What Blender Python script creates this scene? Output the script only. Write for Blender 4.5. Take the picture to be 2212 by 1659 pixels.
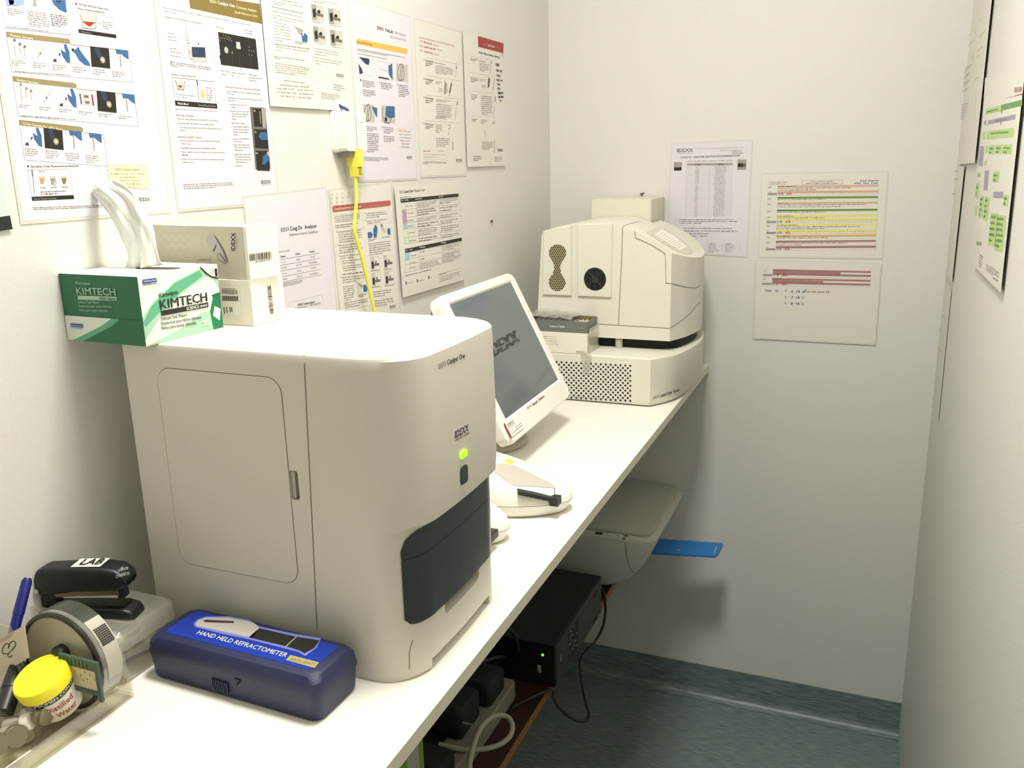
import bpy, math, random
from mathutils import Vector, Matrix
from mathutils.bvhtree import BVHTree
random.seed(7)
SC = bpy.context.scene
for o in list(bpy.data.objects): bpy.data.objects.remove(o)
COL = SC.collection

# ------------------------------------------------------------------ camera
W, H = 2212.0, 1659.0
F = 1878.82
CAM = Vector((0.85, 0.0, 1.59))
RR = Vector((0.9255569, 0.3779852, -0.0217154))
UU = Vector((-0.0749720, 0.2391969, 0.9680723))
FF = Vector((-0.3711113, 0.8943780, -0.2497286))
cd = bpy.data.cameras.new('camera'); cam = bpy.data.objects.new('camera', cd); COL.objects.link(cam)
cd.sensor_width = 36; cd.lens = F / W * 36; cd.clip_start = 0.02
m = Matrix.Identity(4)
for i in range(3):
    m[i][0] = RR[i]; m[i][1] = UU[i]; m[i][2] = -FF[i]; m[i][3] = CAM[i]
cam.matrix_world = m
SC.camera = cam

# ------------------------------------------------------------------ light, world, exposure
vs = SC.view_settings
vs.view_transform = 'Standard'; vs.look = 'None'; vs.gamma = 1; vs.use_curve_mapping = False
vs.exposure = -0.45
wd = bpy.data.worlds.new('world'); SC.world = wd; wd.use_nodes = True
wd.node_tree.nodes['Background'].inputs[0].default_value = (0.9, 0.92, 0.8, 1)
wd.node_tree.nodes['Background'].inputs[1].default_value = 0.05

def area(name, loc, sx, sy, power, col, rot=(0, 0, 0)):
    l = bpy.data.lights.new(name, 'AREA'); l.shape = 'RECTANGLE'; l.size = sx; l.size_y = sy
    l.energy = power; l.color = col
    o = bpy.data.objects.new(name, l); o.location = loc; o.rotation_euler = rot; COL.objects.link(o); return o
area('ceiling_lamp', (0.54, 0.86, 2.73), 0.3, 0.35, 44.0, (1.0, 0.985, 0.94))
area('rear_fill_light', (0.8, -0.5, 2.6), 0.4, 0.4, 0.3, (1.0, 0.98, 0.95), (math.radians(20), math.radians(20), 0))  # weak fill lamp added behind the camera; no doorway is built

# ------------------------------------------------------------------ materials
def lin(c):
    if isinstance(c, str):
        c = [int(c[i:i + 2], 16) / 255 for i in (0, 2, 4)]
    return tuple((x / 12.92 if x <= 0.04045 else ((x + 0.055) / 1.055) ** 2.4) for x in c)
MATS = {}
def mat(name, col, rough=0.5, metal=0.0, bump=0.0, scale=300.0, emit=0.0, var=0.0, spec=0.5, vscale=40.0, coat=0.0):
    if name in MATS: return MATS[name]
    mt = bpy.data.materials.new(name); mt.use_nodes = True; nt = mt.node_tree
    b = nt.nodes['Principled BSDF']; c = lin(col)
    b.inputs['Base Color'].default_value = (*c, 1); b.inputs['Roughness'].default_value = rough
    b.inputs['Metallic'].default_value = metal; b.inputs['Specular IOR Level'].default_value = spec
    b.inputs['Coat Weight'].default_value = coat
    if emit:
        b.inputs['Emission Color'].default_value = (*c, 1); b.inputs['Emission Strength'].default_value = emit
    if bump or var:
        tc = nt.nodes.new('ShaderNodeTexCoord')
    if bump:
        n = nt.nodes.new('ShaderNodeTexNoise'); n.inputs['Scale'].default_value = scale; n.inputs['Detail'].default_value = 4
        nt.links.new(tc.outputs['Object'], n.inputs['Vector'])
        bp = nt.nodes.new('ShaderNodeBump'); bp.inputs['Strength'].default_value = bump; bp.inputs['Distance'].default_value = 0.002
        nt.links.new(n.outputs[0], bp.inputs['Height']); nt.links.new(bp.outputs[0], b.inputs['Normal'])
    if var:
        n2 = nt.nodes.new('ShaderNodeTexNoise'); n2.inputs['Scale'].default_value = vscale; n2.inputs['Detail'].default_value = 5
        nt.links.new(tc.outputs['Object'], n2.inputs['Vector'])
        mx = nt.nodes.new('ShaderNodeMix'); mx.data_type = 'RGBA'
        mx.inputs[6].default_value = (*[x * (1 - var) for x in c], 1); mx.inputs[7].default_value = (*[min(1, x * (1 + var)) for x in c], 1)
        nt.links.new(n2.outputs[0], mx.inputs[0]); nt.links.new(mx.outputs[2], b.inputs['Base Color'])
    MATS[name] = mt; return mt
def clear(name, tint, gloss=0.12, rough=0.05, alpha=0.12):
    """thin clear plastic: mostly see-through, a little milky, glossy by fresnel"""
    if name in MATS: return MATS[name]
    mt = bpy.data.materials.new(name); mt.use_nodes = True; nt = mt.node_tree
    for n in list(nt.nodes): nt.nodes.remove(n)
    out = nt.nodes.new('ShaderNodeOutputMaterial')
    tr = nt.nodes.new('ShaderNodeBsdfTransparent'); tr.inputs[0].default_value = (*lin(tint), 1)
    df = nt.nodes.new('ShaderNodeBsdfDiffuse'); df.inputs[0].default_value = (*lin(tint), 1)
    gl = nt.nodes.new('ShaderNodeBsdfGlossy'); gl.inputs['Roughness'].default_value = rough
    lw = nt.nodes.new('ShaderNodeLayerWeight'); lw.inputs[0].default_value = 0.35
    m1 = nt.nodes.new('ShaderNodeMixShader'); m1.inputs[0].default_value = alpha
    nt.links.new(tr.outputs[0], m1.inputs[1]); nt.links.new(df.outputs[0], m1.inputs[2])
    mu = nt.nodes.new('ShaderNodeMath'); mu.operation = 'MULTIPLY_ADD'; mu.inputs[1].default_value = 0.45; mu.inputs[2].default_value = gloss * .3
    nt.links.new(lw.outputs['Facing'], mu.inputs[0])
    m2 = nt.nodes.new('ShaderNodeMixShader'); nt.links.new(mu.outputs[0], m2.inputs[0])
    nt.links.new(m1.outputs[0], m2.inputs[1]); nt.links.new(gl.outputs[0], m2.inputs[2]); nt.links.new(m2.outputs[0], out.inputs[0])
    MATS[name] = mt; return mt

wall_m = mat('painted_plaster', 'DBD9D1', 0.55, bump=0.12, scale=220, var=0.012, vscale=3)
ceil_m = mat('ceiling_paint', 'E4E3DC', 0.8, var=0.01)
bench_m = mat('white_laminate', 'EFEDE2', 0.32, bump=0.02, scale=900, var=0.01)
edge_m = mat('laminate_edging', 'D5D1BF', 0.45, var=0.02)
body_m = mat('warm_white_plastic', 'D3CFC1', 0.42, bump=0.05, scale=1500, var=0.006)
lc_m = mat('ivory_instrument_plastic', 'DCDACB', 0.5, bump=0.05, scale=1500, var=0.006)
white_m = mat('white_plastic', 'ECE9DE', 0.35, var=0.01)
greyp_m = mat('grey_plastic', 'B5B2A2', 0.45, var=0.01)
seam_m = mat('shadow_gap', '6B664F', 0.8, var=0.05)
dark_m = mat('dark_smoked_panel', '30353A', 0.3, var=0.03)
black_m = mat('black_plastic', '121212', 0.42, bump=0.05, scale=900)
blackm_m = mat('matt_black', '0B0B0A', 0.7, var=0.1)
paper_m = mat('laminated_paper', 'DCD8DD', 0.28, var=0.008, vscale=8)
paperc_m = mat('cream_paper', 'DDDACF', 0.5, var=0.01, vscale=8)
K = mat('ink_black', '1D1A15', 0.5); G = mat('ink_grey', '6A655C', 0.5); LG = mat('ink_light_grey', '9C978C', 0.5)
VL = mat('ink_pale_grey', 'BFBBB2', 0.5); WH = mat('ink_white', 'F2F0EA', 0.5)
TAN = mat('ink_tan', '8F8159', 0.5); BR = mat('ink_olive_brown', '7C6A35', 0.5)
BL = mat('ink_glove_blue', '34618F', 0.5); LB = mat('ink_light_blue', '8FA9CE', 0.5); NV = mat('ink_navy', '26344F', 0.5)
RD = mat('ink_red', '9E2B2E', 0.5); PK = mat('ink_pale_red', 'C88A86', 0.5); OR = mat('ink_orange', 'E6B052', 0.5)
YL = mat('ink_yellow', 'E3DC72', 0.5); PY = mat('ink_pale_yellow', 'EDE6B4', 0.5); GN = mat('ink_green', '5E8C2A', 0.5)
LGN = mat('ink_light_green', 'B5CC86', 0.5); PU = mat('ink_purple_grey', '9A93A6', 0.5); SAL = mat('ink_salmon', 'D9A68C', 0.5)
MRN = mat('ink_dusty_red', 'A8756E', 0.5); OC = mat('ink_ochre', 'D9A85E', 0.5); DG = mat('ink_dark_green', '20552B', 0.5)
BP = mat('pen_blue', '2C3A8C', 0.5); RP = mat('pen_red', 'B53A3C', 0.5); AMB = mat('ink_amber', 'C98F4A', 0.5)
PG = mat('ink_pale_green', 'CFE3C0', 0.5); PB = mat('ink_pale_blue', '9CC3DC', 0.5); MV = mat('ink_mauve', 'B490B0', 0.5)

SOFT = {'ink_black': mat('ink_fine_dark', '57524A', 0.5), 'ink_grey': mat('ink_fine_grey', '86817A', 0.5)}
# ------------------------------------------------------------------ mesh helpers
def wloc(o):
    return o.location + (wloc(o.parent) if o.parent else Vector((0, 0, 0)))
class MB:
    def __init__(s): s.v = []; s.f = []; s.mi = []; s.mats = []
    def mid(s, m):
        if m not in s.mats: s.mats.append(m)
        return s.mats.index(m)
    def add(s, vs_, fs, m):
        b = len(s.v); s.v += [tuple(v) for v in vs_]; k = s.mid(m)
        for f in fs: s.f.append([b + i for i in f]); s.mi.append(k)
    def box(s, x0, x1, y0, y1, z0, z1, m, M=None):
        vs_ = [Vector((x, y, z)) for z in (z0, z1) for y in (y0, y1) for x in (x0, x1)]
        if M is not None: vs_ = [M @ v for v in vs_]
        s.add(vs_, [(0, 2, 3, 1), (4, 5, 7, 6), (0, 1, 5, 4), (2, 6, 7, 3), (0, 4, 6, 2), (1, 3, 7, 5)], m)
    def prism(s, pts, a0, a1, m, axis='z', M=None):
        """pts 2D ccw; extruded on axis from a0 to a1"""
        def p3(u, w, a):
            return {'z': Vector((u, w, a)), 'y': Vector((u, a, w)), 'x': Vector((a, u, w))}[axis]
        n = len(pts); vs_ = [p3(u, w, a0) for u, w in pts] + [p3(u, w, a1) for u, w in pts]
        if M is not None: vs_ = [M @ v for v in vs_]
        fs = [tuple(range(n))[::-1], tuple(range(n, 2 * n))] + [(i, (i + 1) % n, n + (i + 1) % n, n + i) for i in range(n)]
        if axis == 'y': fs = [tuple(reversed(q)) for q in fs]
        s.add(vs_, fs, m)
    def loft(s, rings, m, cap0=True, cap1=True, closed=True):
        n = len(rings[0]); vs_ = [p for r in rings for p in r]; fs = []
        for k in range(len(rings) - 1):
            for i in range(n if closed else n - 1):
                j = (i + 1) % n; fs.append((k * n + i, k * n + j, (k + 1) * n + j, (k + 1) * n + i))
        if cap0: fs.append(tuple(range(n))[::-1])
        if cap1: fs.append(tuple(range((len(rings) - 1) * n, len(rings) * n)))
        s.add(vs_, fs, m)
    def tube(s, path, r, m, n=10, rs=None, squash=None):
        path = [Vector(p) for p in path]; rings = []; up = None
        for i, p in enumerate(path):
            d = (path[min(i + 1, len(path) - 1)] - path[max(i - 1, 0)]).normalized()
            if up is None:
                up = d.orthogonal().normalized()
            up = (up - d * up.dot(d)).normalized(); sd = d.cross(up)
            rr = rs[i] if rs else r
            rings.append([p + (up * math.cos(2 * math.pi * k / n) + sd * math.sin(2 * math.pi * k / n)) * rr for k in range(n)])
        s.loft(rings, m)
    def cyl(s, p0, p1, r0, m, r1=None, n=32):
        s.tube([p0, p1], r0, m, n, rs=[r0, r0 if r1 is None else r1])
    def lathe(s, prof, M, m, n=40, caps=True):
        """prof list of (r, h) revolved on local z"""
        rings = [[M @ Vector((r * math.cos(2 * math.pi * k / n), r * math.sin(2 * math.pi * k / n), h)) for k in range(n)] for r, h in prof]
        s.loft(rings, m, caps, caps)
    def build(s, name, parent=None, bevel=0.0, seg=3, smooth=False, ang=35, origin=None):
        me = bpy.data.meshes.new(name)
        org = Vector(origin) if origin is not None else (Vector((0, 0, 0)))
        me.from_pydata([tuple(Vector(v) - org) for v in s.v], [], s.f)
        for mt in s.mats: me.materials.append(mt)
        for p, k in zip(me.polygons, s.mi): p.material_index = k
        me.update()
        o = bpy.data.objects.new(name, me); COL.objects.link(o); o.location = org
        if bevel:
            b = o.modifiers.new('bevel', 'BEVEL'); b.width = bevel; b.segments = seg; b.limit_method = 'ANGLE'; b.angle_limit = math.radians(40)
            b.harden_normals = True
            smooth = True
        if smooth:
            for p in me.polygons: p.use_smooth = True
            me.set_sharp_from_angle(angle=math.radians(ang))
        if parent is not None:
            o.parent = parent; o.location = org - wloc(parent)
        return o
def tag(o, label=None, cat=None, group=None, kind=None):
    if label: o['label'] = label
    if cat: o['category'] = cat
    if group: o['group'] = group
    if kind: o['kind'] = kind
    return o
def thing(name, loc, label, cat, group=None):
    o = bpy.data.objects.new(name, None); COL.objects.link(o); o.location = loc; o.empty_display_size = 0.02
    return tag(o, label, cat, group)
def evalmesh(o):
    dg = bpy.context.evaluated_depsgraph_get(); dg.update()
    return bpy.data.meshes.new_from_object(o.evaluated_get(dg))
def boolean(o, cutter_mb, op='DIFFERENCE'):
    c = cutter_mb.build('cutter')
    md = o.modifiers.new('b', 'BOOLEAN'); md.operation = op; md.object = c; md.solver = 'EXACT'
    me = evalmesh(o)
    o.modifiers.clear(); old = o.data; o.data = me; bpy.data.meshes.remove(old)
    bpy.data.objects.remove(c)
    return o
def bake(o):
    me = evalmesh(o); o.modifiers.clear(); o.data = me; return o
def resmooth(o, ang=30):
    for p in o.data.polygons: p.use_smooth = True
    o.data.set_sharp_from_angle(angle=math.radians(ang))
def rrect(x0, x1, y0, y1, r, n=6, rs=None):
    out = []; rs = rs or (r, r, r, r)
    for (cx, cy, a0, rr) in ((x1, y0, -90, rs[0]), (x1, y1, 0, rs[1]), (x0, y1, 90, rs[2]), (x0, y0, 180, rs[3])):
        sx = -1 if cx == x1 else 1; sy = -1 if cy == y1 else 1
        c = (cx + sx * rr, cy + sy * rr)
        for k in range(n + 1):
            a = math.radians(a0 + 90 * k / n); out.append((c[0] + rr * math.cos(a), c[1] + rr * math.sin(a)))
    return out
def bez(pts, n=12):
    """smooth path through points (catmull-rom)"""
    P = [Vector(p) for p in pts]; P = [2 * P[0] - P[1]] + P + [2 * P[-1] - P[-2]]; out = []
    for i in range(1, len(P) - 2):
        a, b, c, d = P[i - 1:i + 3]
        for k in range(n):
            t = k / n
            out.append(0.5 * ((2 * b) + (c - a) * t + (2 * a - 5 * b + 4 * c - d) * t * t + (3 * b - a - 3 * c + d) * t ** 3))
    out.append(P[-2]); return out

# ------------------------------------------------------------------ printing on surfaces of the place
def ray(x, y):
    return (RR * ((x - W / 2) / F) - UU * ((y - H / 2) / F) + FF)
def hit(x, y, ax, val):
    d = ray(x, y); return CAM + d * ((val - CAM[ax]) / d[ax])
TXT = {}
def glyphs(s, bold):
    k = (s, bold)
    if k not in TXT:
        c = bpy.data.curves.new('t', 'FONT'); c.body = s; c.size = 1.0; c.resolution_u = 2
        c.offset = 0.0
        o = bpy.data.objects.new('t', c); COL.objects.link(o)
        me = evalmesh(o)
        v = [(p.co.x, p.co.y, 0) for p in me.vertices]; f = [tuple(p.vertices) for p in me.polygons]
        bpy.data.objects.remove(o); bpy.data.curves.remove(c); bpy.data.meshes.remove(me)
        if bold:
            n = len(v); v = [(x + dx, y + dy, k_) for k_, (dx, dy) in enumerate(((-.014, 0), (.014, 0), (0, .012), (0, -.008))) for x, y, _ in v]; f = [tuple(i + n * j for i in q) for j in range(4) for q in f]
        TXT[k] = (v, f)
    return TXT[k]
class Pr:
    """collects ink shapes lying on a plane (point P, normal N) into a mesh builder; coordinates are read off the photo"""
    def __init__(s, mb, P, N, up=(0, 0, 1), off=0.00025):
        s.mb = mb; s.N = Vector(N).normalized(); s.P = Vector(P); s.off = off
        u = Vector(up); s.U = (u - s.N * u.dot(s.N)).normalized(); s.R = s.U.cross(s.N).normalized()
        s.ox = s.oy = 0; s.s = 1.0; s.layer = 0
    def view(s, ox, oy, sc): s.ox = ox; s.oy = oy; s.s = sc; return s
    def at(s, x, y, l=0):
        d = ray(s.ox + x / s.s, s.oy + y / s.s)
        t = (s.P + s.N * (s.off + l * 0.0001) - CAM).dot(s.N) / d.dot(s.N)
        return CAM + d * t
    def mpp(s, x, y):
        p = s.at(x, y); return (p - CAM).dot(FF) / F / s.s
    def hlen(s, x, y, hpx):
        """metres along U that span hpx view pixels"""
        p = s.at(x, y); q = p + s.U * 0.01
        def pj(a): d = a - CAM; z = d.dot(FF); return (F * d.dot(RR) / z, F * d.dot(UU) / z)
        a = pj(p); b = pj(q); L = math.hypot(a[0] - b[0], a[1] - b[1]) * s.s
        return 0.01 * hpx / L
    def poly(s, pts, m, l=0):
        v = [s.at(x, y, l) for x, y in pts]; s.mb.add(v, [tuple(range(len(v)))], m)
    def dn(s, x0, y0, x1, y1, Hp, m, l=0):
        """parallelogram: top edge between two points, Hp pixels down the surface"""
        a = s.at(x0, y0, l); b = s.at(x1, y1, l); h0 = s.hlen(x0, y0, Hp)
        s.mb.add([a, b, b - s.U * h0, a - s.U * h0], [(0, 1, 2, 3)], m)
    def line(s, x0, y0, x1, y1, w, m, l=0):
        a = s.at(x0, y0, l); b = s.at(x1, y1, l); d = (b - a).normalized(); n = d.cross(s.N) * (s.mpp(x0, y0) * w / 2)
        s.mb.add([a + n, b + n, b - n, a - n], [(0, 1, 2, 3)], m)
    def path(s, pts, w, m, l=0, closed=False):
        if closed: pts = list(pts) + [pts[0]]
        for p, q in zip(pts[:-1], pts[1:]): s.line(*p, *q, w, m, l)
    def frame(s, x0, y0, x1, y1, Hp, m, w=2, l=0):
        a = s.at(x0, y0, l); b = s.at(x1, y1, l); h = s.U * s.hlen(x0, y0, Hp); t = s.mpp(x0, y0) * w
        dd = (b - a).normalized() * t; uu = s.U * t
        for q in ([a, b, b - uu, a - uu], [a - h + uu, b - h + uu, b - h, a - h], [a, a + dd, a + dd - h, a - h], [b - dd, b, b - h, b - dd - h]):
            s.mb.add(q, [(0, 1, 2, 3)], m)
    def text(s, t, x0, y0, x1, y1, hp, m, bold=False, l=1, U=None):
        """baseline start, baseline end, cap height in pixels"""
        v, f = glyphs(t, bold)
        if not v: return
        a = s.at(x0, y0, l); b = s.at(x1, y1, l); xs = [p[0] for p in v]; x_0, x_1 = min(xs), max(xs)
        r = (b - a) / (x_1 - x_0); u = (U or s.U) * (s.hlen(x0, y0, hp) / 0.69)
        s.mb.add([a + r * (p[0] - x_0) + u * p[1] + s.N * (p[2] * 2.2e-5) for p in v], f, m)
    def greek(s, x0, y0, x1, y1, Hp, n, m, fill=0.55, last=0.6, rag=0.12, l=1, chp=None):
        """a block of n lines of print too small to read in the photo: letter-sized ticks grouped into words"""
        m = SOFT.get(m.name, m); a = s.at(x0, y0, l); b = s.at(x1, y1, l); h = s.hlen(x0, y0, Hp); L = (b - a).length; dr = (b - a).normalized()
        pitch = h / n; ch = pitch * fill * 0.62 if chp is None else chp
        for i in range(n):
            ln = L * (last if (i == n - 1 and n > 1) else 1 - random.random() * rag); x = 0
            base = a - s.U * (pitch * (i + 0.8))
            while x < ln:
                wl = random.randint(2, 8)
                for k in range(wl):
                    if x + ch > ln: break
                    hh = pitch * fill * (1.0 if random.random() < 0.3 else 0.7); lo = -pitch * fill * 0.28 if random.random() < 0.1 else 0
                    p = base + dr * x; w = ch * (0.72 if random.random() < .7 else .4)
                    s.mb.add([p + s.U * lo, p + dr * w + s.U * lo, p + dr * w + s.U * hh, p + s.U * hh], [(0, 1, 2, 3)], m); x += ch
                x += ch * 0.9
    def disc(s, x, y, rp, m, l=0, n=20, ry=None):
        c = s.at(x, y, l); r = s.hlen(x, y, rp); r2 = s.hlen(x, y, ry) if ry else r
        s.mb.add([c + s.R * (r * math.cos(2 * math.pi * k / n)) + s.U * (r2 * math.sin(2 * math.pi * k / n)) for k in range(n)], [tuple(range(n))], m)
    def ring(s, x, y, rp, w, m, l=0, n=20):
        c = s.at(x, y, l); r = s.hlen(x, y, rp); q = s.hlen(x, y, rp - w)
        v = [c + s.R * (q_ * math.cos(2 * math.pi * k / n)) + s.U * (q_ * math.sin(2 * math.pi * k / n)) for q_ in (r, q) for k in range(n)]
        s.mb.add(v, [(k, (k + 1) % n, n + (k + 1) % n, n + k) for k in range(n)], m)
    def logo(s, x0, y0, x1, y1, hp, m=None, bg=None, sub=True):
        """maker's wordmark: bold letters cut by a pale line, small spaced line of lettering beneath"""
        m = m or K; bg = bg or paper_m
        s.text('IDEXX', x0, y0, x1, y1, hp, m, bold=True)
        a = s.at(x0, y0, 2); b = s.at(x1, y1, 2); h = s.hlen(x0, y0, hp); e = (b - a) * 0.04
        s.mb.add([a + e * 6 + s.U * h * .42, b + s.U * h * .42, b + s.U * h * .54, a + e * 6 + s.U * h * .54], [(0, 1, 2, 3)], bg)
        if sub:
            dx, dy = 0, hp * 0.55; q = -s.U * (h * .55)
            v, f = glyphs('L A B O R A T O R I E S', False); xs = [p[0] for p in v]
            r = (b - a) / (max(xs) - min(xs)); u = s.U * (h * .3 / .69)
            s.mb.add([a + q + r * (p[0] - min(xs)) + u * p[1] for p in v], f, G)

def sheet(name, corners, N, m, label, cat, group=None, lift=0.0007, thick=0.0004, border=0.0035, lam=True, curl=None, parent=None):
    """corners TL,TR,BR,BL points on the wall; a thin sheet standing lift off it, with a clear laminate margin"""
    N = Vector(N); c = [Vector(p) for p in corners]; q0 = c[0].copy()
    c = [CAM + (p - CAM) * (((q0 + N * (lift + thick) - CAM).dot(N)) / (p - CAM).dot(N)) - N * (lift + thick) for p in c]
    mb = MB()
    def slab(mb_, cs, z0, z1, m_):
        v = [p + N * z0 for p in cs] + [p + N * z1 for p in cs]
        mb_.add(v, [(3, 2, 1, 0), (4, 5, 6, 7), (0, 1, 5, 4), (1, 2, 6, 5), (2, 3, 7, 6), (3, 0, 4, 7)], m_)
    r = (c[1] - c[0]).normalized(); u = (c[0] - c[3]).normalized()
    inner = [c[0] + r * border - u * border, c[1] - r * border - u * border, c[2] - r * border + u * border, c[3] + r * border + u * border] if lam else c
    slab(mb, inner, lift, lift + thick, m)
    ctr = sum(c, Vector()) / 4
    fin = (mb, name, ctr, label, cat, group, c, inner, N, lift, thick, lam)
    up = (c[0] - c[3]) + (c[1] - c[2])
    pr = Pr(mb, c[0] + N * (lift + thick), N, up=up, off=0.00015)
    return pr, fin
def finish(fin, extra=None):
    mb, name, ctr, label, cat, group, c, inner, N, lift, thick, lam = fin
    o = mb.build(name, origin=ctr); tag(o, label, cat, group)
    if lam:
        b = MB(); n0, n1 = lift * .55, lift + thick * .8
        v = [p + N * n0 for p in c] + [p + N * n0 for p in inner] + [p + N * n1 for p in c] + [p + N * n1 for p in inner]
        fs = []
        for i in range(4):
            j = (i + 1) % 4
            fs += [(i, j, 4 + j, 4 + i), (8 + i, 12 + i, 12 + j, 8 + j), (i, 8 + i, 8 + j, j), (4 + i, 4 + j, 12 + j, 12 + i)]
        b.add(v, fs, clear('laminate_film', 'F6F4EC', 0.1, 0.2, 0.6)); lo = b.build('laminate_border', o, origin=ctr)
    return o
def ink(o, mb):
    """print on a part: the shapes join the part's own mesh"""
    import bmesh
    me = o.data; w = wloc(o); bm = bmesh.new(); bm.from_mesh(me); base = len(me.materials); idx = {}
    for i, mt in enumerate(mb.mats):
        if mt.name in [x.name for x in me.materials if x]: idx[i] = [x.name for x in me.materials].index(mt.name)
        else: me.materials.append(mt); idx[i] = len(me.materials) - 1
    vv = [bm.verts.new(Vector(v) - w) for v in mb.v]
    for f, k in zip(mb.f, mb.mi):
        try: q = bm.faces.new([vv[i] for i in f]); q.material_index = idx[k]
        except ValueError: pass
    bm.to_mesh(me); bm.free(); me.update()
def px4(pts, ax, val): return [hit(x, y, ax, val) for x, y in pts]

# ------------------------------------------------------------------ the room
XR, YB, YF, ZC, ZBE = 1.0217, 2.3613, -2.4, 2.8, 1.0316
def struct(o, k='structure'): o['kind'] = k; return o
mb = MB(); mb.box(-0.1, 0, YF - .1, YB + .1, 0, ZC, wall_m); struct(mb.build('wall_left'))
mb = MB(); mb.box(0, XR, YB, YB + .1, 0, ZC, wall_m); struct(mb.build('wall_back'))
mb = MB(); mb.box(XR, XR + .1, YF - .1, YB + .1, 0, ZC, wall_m); struct(mb.build('wall_right'))
mb = MB(); mb.box(0, XR, YF - .1, YF, 0, ZC, wall_m); struct(mb.build('wall_front'))
mb = MB(); mb.box(-.1, XR + .1, YF - .1, YB + .1, ZC, ZC + .1, ceil_m); struct(mb.build('ceiling'))
# vinyl floor with fine blue-grey streaks and flecks
fm = bpy.data.materials.new('blue_grey_vinyl'); fm.use_nodes = True; nt = fm.node_tree; b = nt.nodes['Principled BSDF']
tc = nt.nodes.new('ShaderNodeTexCoord'); mp = nt.nodes.new('ShaderNodeMapping'); mp.inputs['Scale'].default_value = (14, 160, 160); mp.inputs['Rotation'].default_value = (0, 0, 0.0)
n1 = nt.nodes.new('ShaderNodeTexNoise'); n1.inputs['Scale'].default_value = 2.0; n1.inputs['Detail'].default_value = 8
n2 = nt.nodes.new('ShaderNodeTexNoise'); n2.inputs['Scale'].default_value = 90; n2.inputs['Detail'].default_value = 2
nt.links.new(tc.outputs['Object'], mp.inputs[0]); nt.links.new(mp.outputs[0], n1.inputs['Vector']); nt.links.new(tc.outputs['Object'], n2.inputs['Vector'])
cr = nt.nodes.new('ShaderNodeValToRGB'); cr.color_ramp.elements[0].position = 0.3; cr.color_ramp.elements[1].position = 0.75
cr.color_ramp.elements[0].color = (*lin('56676A'), 1); cr.color_ramp.elements[1].color = (*lin('8C9990'), 1)
nt.links.new(n1.outputs[0], cr.inputs[0])
cr2 = nt.nodes.new('ShaderNodeValToRGB'); cr2.color_ramp.elements[0].position = 0.22; cr2.color_ramp.elements[1].position = 0.30
nt.links.new(n2.outputs[0], cr2.inputs[0])
mx = nt.nodes.new('ShaderNodeMix'); mx.data_type = 'RGBA'; mx.inputs[6].default_value = (*lin('2E3F45'), 1)
nt.links.new(cr2.outputs[0], mx.inputs[0]); nt.links.new(cr.outputs[0], mx.inputs[7]); nt.links.new(mx.outputs[2], b.inputs['Base Color'])
b.inputs['Roughness'].default_value = 0.38
bp = nt.nodes.new('ShaderNodeBump'); bp.inputs['Strength'].default_value = 0.15; bp.inputs['Distance'].default_value = 0.001
nt.links.new(n1.outputs[0], bp.inputs['Height']); nt.links.new(bp.outputs[0], b.inputs['Normal'])
mb = MB(); mb.box(-.1, XR + .1, YF - .1, YB + .1, -.1, 0, fm); struct(mb.build('floor'))
# the vinyl is coved up the back wall
prof = [(YB - .0015, 0.103), (YB - .003, 0.103)] + [(YB - .003 - .022 * (1 - math.cos(a)), 0.025 * (1 - math.sin(a)) + 0.0005) for a in [math.radians(9 * k) for k in range(11)]]
prof = [(YB - .003, 0.103)] + [(YB - 0.028 + 0.025 * math.cos(math.radians(9 * k)), 0.026 - 0.025 * math.sin(math.radians(9 * k))) for k in range(11)] + [(YB, 0.0), (YB, 0.103)]
mb = MB(); mb.prism(prof[::-1], 0, XR, fm, axis='x'); struct(mb.build('baseboard_back', smooth=True))
# ceiling luminaire, above the frame
t = thing('ceiling_light', (0.54, 0.86, ZC), 'slim rectangular ceiling light above the worktop', 'light')
mb = MB(); mb.box(.34, .74, .62, 1.10, 2.75, ZC, white_m); mb.build('light_housing', t, bevel=.004, origin=(.52, .92, ZC))

# ------------------------------------------------------------------ worktop and shelf
XB = 0.4585
mb = MB(); mb.box(0, XB - .001, YF + .0, YB, ZBE - .0185, ZBE, bench_m); mb.v = mb.v
o = mb.build('worktop', bevel=.0008, origin=(0.2, 1, ZBE)); tag(o, 'long white laminate worktop fixed along the left wall', 'worktop')
mb = MB(); mb.box(XB - .001, XB, YF, YB, ZBE - .0185, ZBE - .0006, edge_m); mb.build('front_edging', o, origin=(XB, 1, ZBE))
mb = MB(); wood_m = mat('brown_wood_shelf', '351C0E', 0.5, var=0.3, vscale=18)
mb.box(0, 0.283, 0.2, YB, 0.48, 0.50, wood_m); o = mb.build('shelf', bevel=.001, origin=(.14, 1.3, .49)); tag(o, 'dark brown wooden shelf under the white worktop', 'shelf')
mb = MB(); mb.box(.283, .2845, .2, YB, .481, .4995, mat('orange_veneer_edge', '8A5520', .45, var=.2)); mb.build('edge_strip', o, origin=(.283, 1.3, .49))

# ================================================================== papers on the left wall
NX = (1, 0, 0)
def rectfrom(bl, br, h):
    """A4 sheet standing on its bottom edge"""
    d = (br - bl); n = Vector((0, -d.z, d.y)).normalized(); return [bl + n * h, br + n * h, br, bl]
GRP = 'printed guides taped to the left wall'
# -- far-left poster, only its lower right corner is in view
bl = hit(0, 500.5, 0, 0); br = hit(27, 496.5, 0, 0); d = (br - bl).normalized()
c4 = rectfrom(br - d * 0.21, br, 0.297)
pr, fin = sheet('wall_poster', c4, NX, mat('poster_grey_blue', 'C9D2D0', .4), 'grey-blue poster with black bottom band, cut off by left picture edge', 'poster', GRP, lam=False, lift=.002)
pr.dn(-60, 478, 21.5, 465.5, 31.5, K, 0)
finish(fin)
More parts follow.
